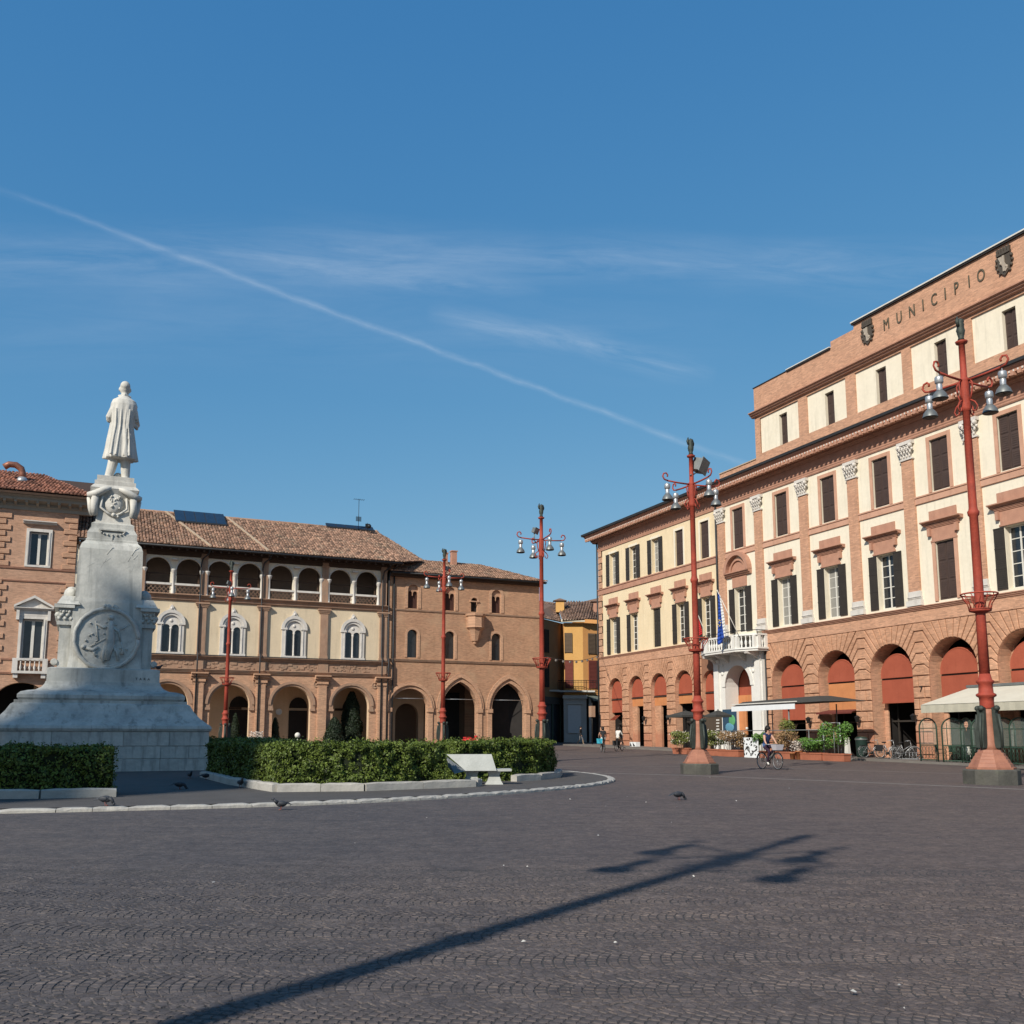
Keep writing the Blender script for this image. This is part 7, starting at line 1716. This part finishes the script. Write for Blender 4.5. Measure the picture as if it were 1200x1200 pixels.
rk = placeR('bicycle_rack', 'low grey bicycle rack before the dark doorway', 'bicycle rack', 37.3, 1.0, 0, None, .12); m = MB(); [m.tube([(x, -.2, 0), (x, -.2, .38), (x, .2, .38), (x, .2, 0)], .015, 4) for x in [-1+.25*k for k in range(9)]]; m.build('hoops', 'steel', rk); m = MB(); m.box(-1.1, 1.1, -.24, -.2, 0, .05); m.box(-1.1, 1.1, .2, .24, 0, .05); m.build('rails', 'steel', rk)
bs = placeR('stone_block_seat', 'low white and black patterned crate under the second small arch', 'crate', 8.4, 1.4); m = MB(); m.box(-.5, .5, -.2, .2, .12, .5); m.build('box', 'poster', bs); m = MB(); m.prism([(-.45, .16), (-.15, .16), (-.38, .45)], -.22, -.2); m.prism([(.08, .16), (.4, .16), (.0, .45)], -.22, -.2); m.build('pattern', 'dark', bs)
um = placeR('small_red_awning', 'small red half open shop awning in the first small arch', 'awning', 3.3, .05); m = MB(); m.raw([(-.45, 0, 2.75), (.45, 0, 2.75), (.5, -.6, 2.3), (-.5, -.6, 2.3)], [(3,2,1,0), (0,1,2,3)]); m.build('cloth', 'red', um)
ts = placeR('street_sign', 'tall thin pole with an ochre cabinet at the corner of the beige wing', 'sign', .6, 1.2); m = MB(); m.tube([(0, 0, 0), (0, 0, 3.9)], .05, 8); m.build('pole', 'dkmetal', ts); m = MB(); m.box(-.25, .25, -.2, .2, 2.6, 3.6); m.build('cabinet', 'terra', ts)
# trees and pots at the arcade
def onL(u, out_): x, y, _ = locL(u, -out_); return x, y, gz(x, y)
x, y, z = onL(-16.55, -1.5); bush('cypress', 'tall dark conical conifer in the shade of the rightmost loggia arch', 'tree', (x, y, z), .95, 4.7, 16000, 71, 'leafd', shape=1, size=.06)
x, y, z = onL(-18.45, .5); bush('round_conifer', 'lower dark conical shrub left of the tall conifer', 'shrub', (x, y, z), 0.85, 2.5, 7000, 72, 'leafd', shape=1, size=.06)
for i, (u, h, lb3) in enumerate(((-26.0, 2.6, 'small pointed dark conifer in the arch behind the loggia lamp'), (-22.9, 2.3, 'small pointed dark conifer beside the pale shop door'))):
    x, y, z = onL(u, -.9); bush('potted_conifer', lb3, 'tree', (x, y, z+.2), .42, h, 2500, 80+i, 'leafd', shape=1, size=.05, group='small conifers at the arcade')
# coloured scooters and things just over the hedge
sc2 = thing('parked_scooter', 'red parked scooter just visible over the hedge before the gothic arches', 'scooter', onL(-7.8, 3.0)); m = MB(); m.ball((0, 0, .62), .4, 12, 8, 0, 1.5, .6, .6); m.ball((.55, 0, .9), .14, 8, 6); m.box(-.5, .1, -.14, .14, .8, .9); m.build('body', 'flag_red', sc2)
m = MB(); [m.tube([(x+.25*cos(2*pi*k/14), 0, .27+.25*sin(2*pi*k/14)) for k in range(15)], .06, 6) for x in (-.6, .65)]; m.build('wheel', 'blackc', sc2); m = MB(); m.tube([(.5, 0, .7), (.5, 0, 1.15), (.4, .25, 1.2)], .025, 5); m.tube([(.5, 0, 1.15), (.4, -.25, 1.2)], .025, 5); m.build('handlebar', 'dkmetal', sc2)
for i, (u, c, lb4) in enumerate(((-24.9, 'frame', 'white planter tub seen over the hedge at the loggia pier'), (-21.8, 'frame', 'small white round lamp ball over the hedge near the shop door'))):
    x, y, z = onL(u, 2.6); t_ = thing('white_tub' if i == 0 else 'white_globe', lb4, 'planter' if i == 0 else 'lamp', (x, y, z)); m = MB()
    if i == 0: m.frus(0, 0, 0, 1.0, .5, .35, .62, .42); m.build('tub', c, t_); leafmesh(300, lambda q: ((q.uniform(-.5, .5), q.uniform(-.3, .3), 1.0+q.random()*.4), (0, 0, 1)), .06, 'blossom', 'petal', t_, 4)
    else: m.tube([(0, 0, 0), (0, 0, .9)], .04, 6); m.ball((0, 0, 1.1), .22, 12, 8); m.build('globe', c, t_)
# garland across the street
gl = thing('light_garland', 'string of small lights hung across the side street in front of the yellow house', 'garland', (0, 0, 0)); p0, p1 = Vector((1.7, 60, 6.6)), Vector((8.3, 89.6, 9.2)); m = MB(); pts = []
for k in range(21): t = k/20; p = p0.lerp(p1, t); p.z -= 1.0*4*t*(1-t)*.5; pts.append(p)
m.tube(pts, .02, 4); m.build('cable', 'dkmetal', gl); m = MB()
for k, p in enumerate(pts[1:-1]):
    if k % 2: m.ball((p.x, p.y, p.z-.1), .1, 6, 4)
m.build('bulbs', 'strip', gl, kind='stuff')
# ================================================================ PIGEONS AND LITTER
def pigeon_mesh(m, peck=True):
    m.ball((0, 0, .13), .075, 10, 7, 0, .85, 1.6, .9); m.tube([(0, -.08, .15), (0, -.13, .19 if not peck else .11), (0, -.16, .22 if not peck else .05)], [.045, .035, .028], 8); m.ball((0, -.17, .23 if not peck else .04), .032, 8, 5)
    m.tube([(0, -.195, .23 if not peck else .035), (0, -.225, .22 if not peck else .02)], [.01, .003], 5); m.raw([(-.035, .08, .14), (.035, .08, .14), (.04, .24, .10), (-.04, .24, .10), (0, .14, .17)], [(0,3,4),(4,3,2),(4,2,1),(0,4,1),(0,1,2,3)])
    for s_ in (-1, 1): m.ball((s_*.055, .03, .14), .05, 8, 5, 0, .4, 1.9, .9)
def pigeon_legs(m):
    for s_ in (-1, 1): m.tube([(s_*.03, -.0, .08), (s_*.03, -.01, .01), (s_*.03, -.05, .005)], .006, 4)
A['pigeon'] = mat('pigeon_grey', (.055, .06, .07), (.03, .033, .04), 20, .6)
A['pleg'] = solid('pigeon_leg', (.3, .08, .06))
def pigeon(label, x, y, rz, z=None, peck=True, sc=1.25):
    o = thing('pigeon', label, 'pigeon', (x, y, gz(x, y) if z is None else z), rz, 'pigeons in the piazza'); o.scale = (sc*.85,)*3
    obj('body', shared('pigeon_body|'+str(peck), lambda m: pigeon_mesh(m, peck), 'pigeon'), o); obj('legs', shared('pigeon_legs', pigeon_legs, 'pleg'), o); return o
pigeon('pigeon alone on the open paving right of the island kerb', 3.68, 21.75, 1.9, None, True, 1.15)
pigeon('pigeon standing just outside the island kerb left of the middle', -4.42, 18.85, -1.2, None, False, 1.05)
pigeon('pigeon pecking on the kerb below the left hedge', -7.75, 18.75, 1.5, gz(-7.7, 18.7)+.085, True, 1.15)
pigeon('pigeon in the shade right of the left hedge end', -8.3, 24.5, 1.7, gz(-8, 24)+.075, True, 1.15)
pigeon('left one of the pigeons in the shade at the monument foot', -10.0, 30.4, .6, gz(-10, 30)+.075, False, 1.1)
pigeon('middle pigeon in the shade close to the monument corner', -9.25, 29.6, 2.2, gz(-9, 29)+.075, True, 1.15)
pigeon('right pigeon in the shade near the middle hedge end', -8.95, 29.9, 2.5, gz(-9, 29.9)+.075, False, 1.1)
pigeon('pigeon at the foot of the long hedge where the shade ends', -7.0, 25.3, .5, gz(-7, 25)+.075, False, 1.2)
x, y, _ = MX, MY, 0; a_l = frameL(); vx, vy = 1.95, -1.7
pigeon('pigeon perched on the right shoulder of the monument base', MX+vx*cos(a_l)-vy*sin(a_l), MY+vx*sin(a_l)+vy*cos(a_l), 2.4, MZ+3.92, False, 1.1)
A['paper'] = solid('litter_paper', (.6, .59, .56))
lit = thing('paper_scrap', 'crumpled white paper scraps scattered over the paving', 'litter', (0, 0, 0)); m = MB(); r = random.Random(11)
spots = [(701, 981), (613, 1108), (721, 1109), (590, 1017), (1060, 1187), (690, 955), (793, 947), (787, 966), (813, 1030), (777, 1048), (863, 940), (416, 990), (832, 912), (250, 1037), (735, 935), (757, 942), (710, 946), (618, 1018), (668, 938), (1054, 1160), (1000, 1168), (925, 925), (1100, 985), (500, 960), (85, 1020)]
for (px, py) in spots:
    d = ray(px, py); t = (0-CAMH)/d.z; x, y = d.x*t, d.y*t
    for _ in range(6): t = (gz(x, y)-CAMH)/d.z; x, y = d.x*t, d.y*t
    s_ = r.uniform(.008, .02)*(1 if y < 13 else 1.5); a = r.uniform(0, 3); z = gz(x, y)+.022
    v = [(x+s_*cos(a+k*1.57)*r.uniform(.6, 1.3), y+s_*sin(a+k*1.57)*r.uniform(.6, 1.3), z+r.uniform(0, s_*.6)) for k in range(4)]; m.face(v); m.face([v[0], v[2], (x, y, z+s_)])
o = m.build('scraps', 'paper', lit, kind='stuff')
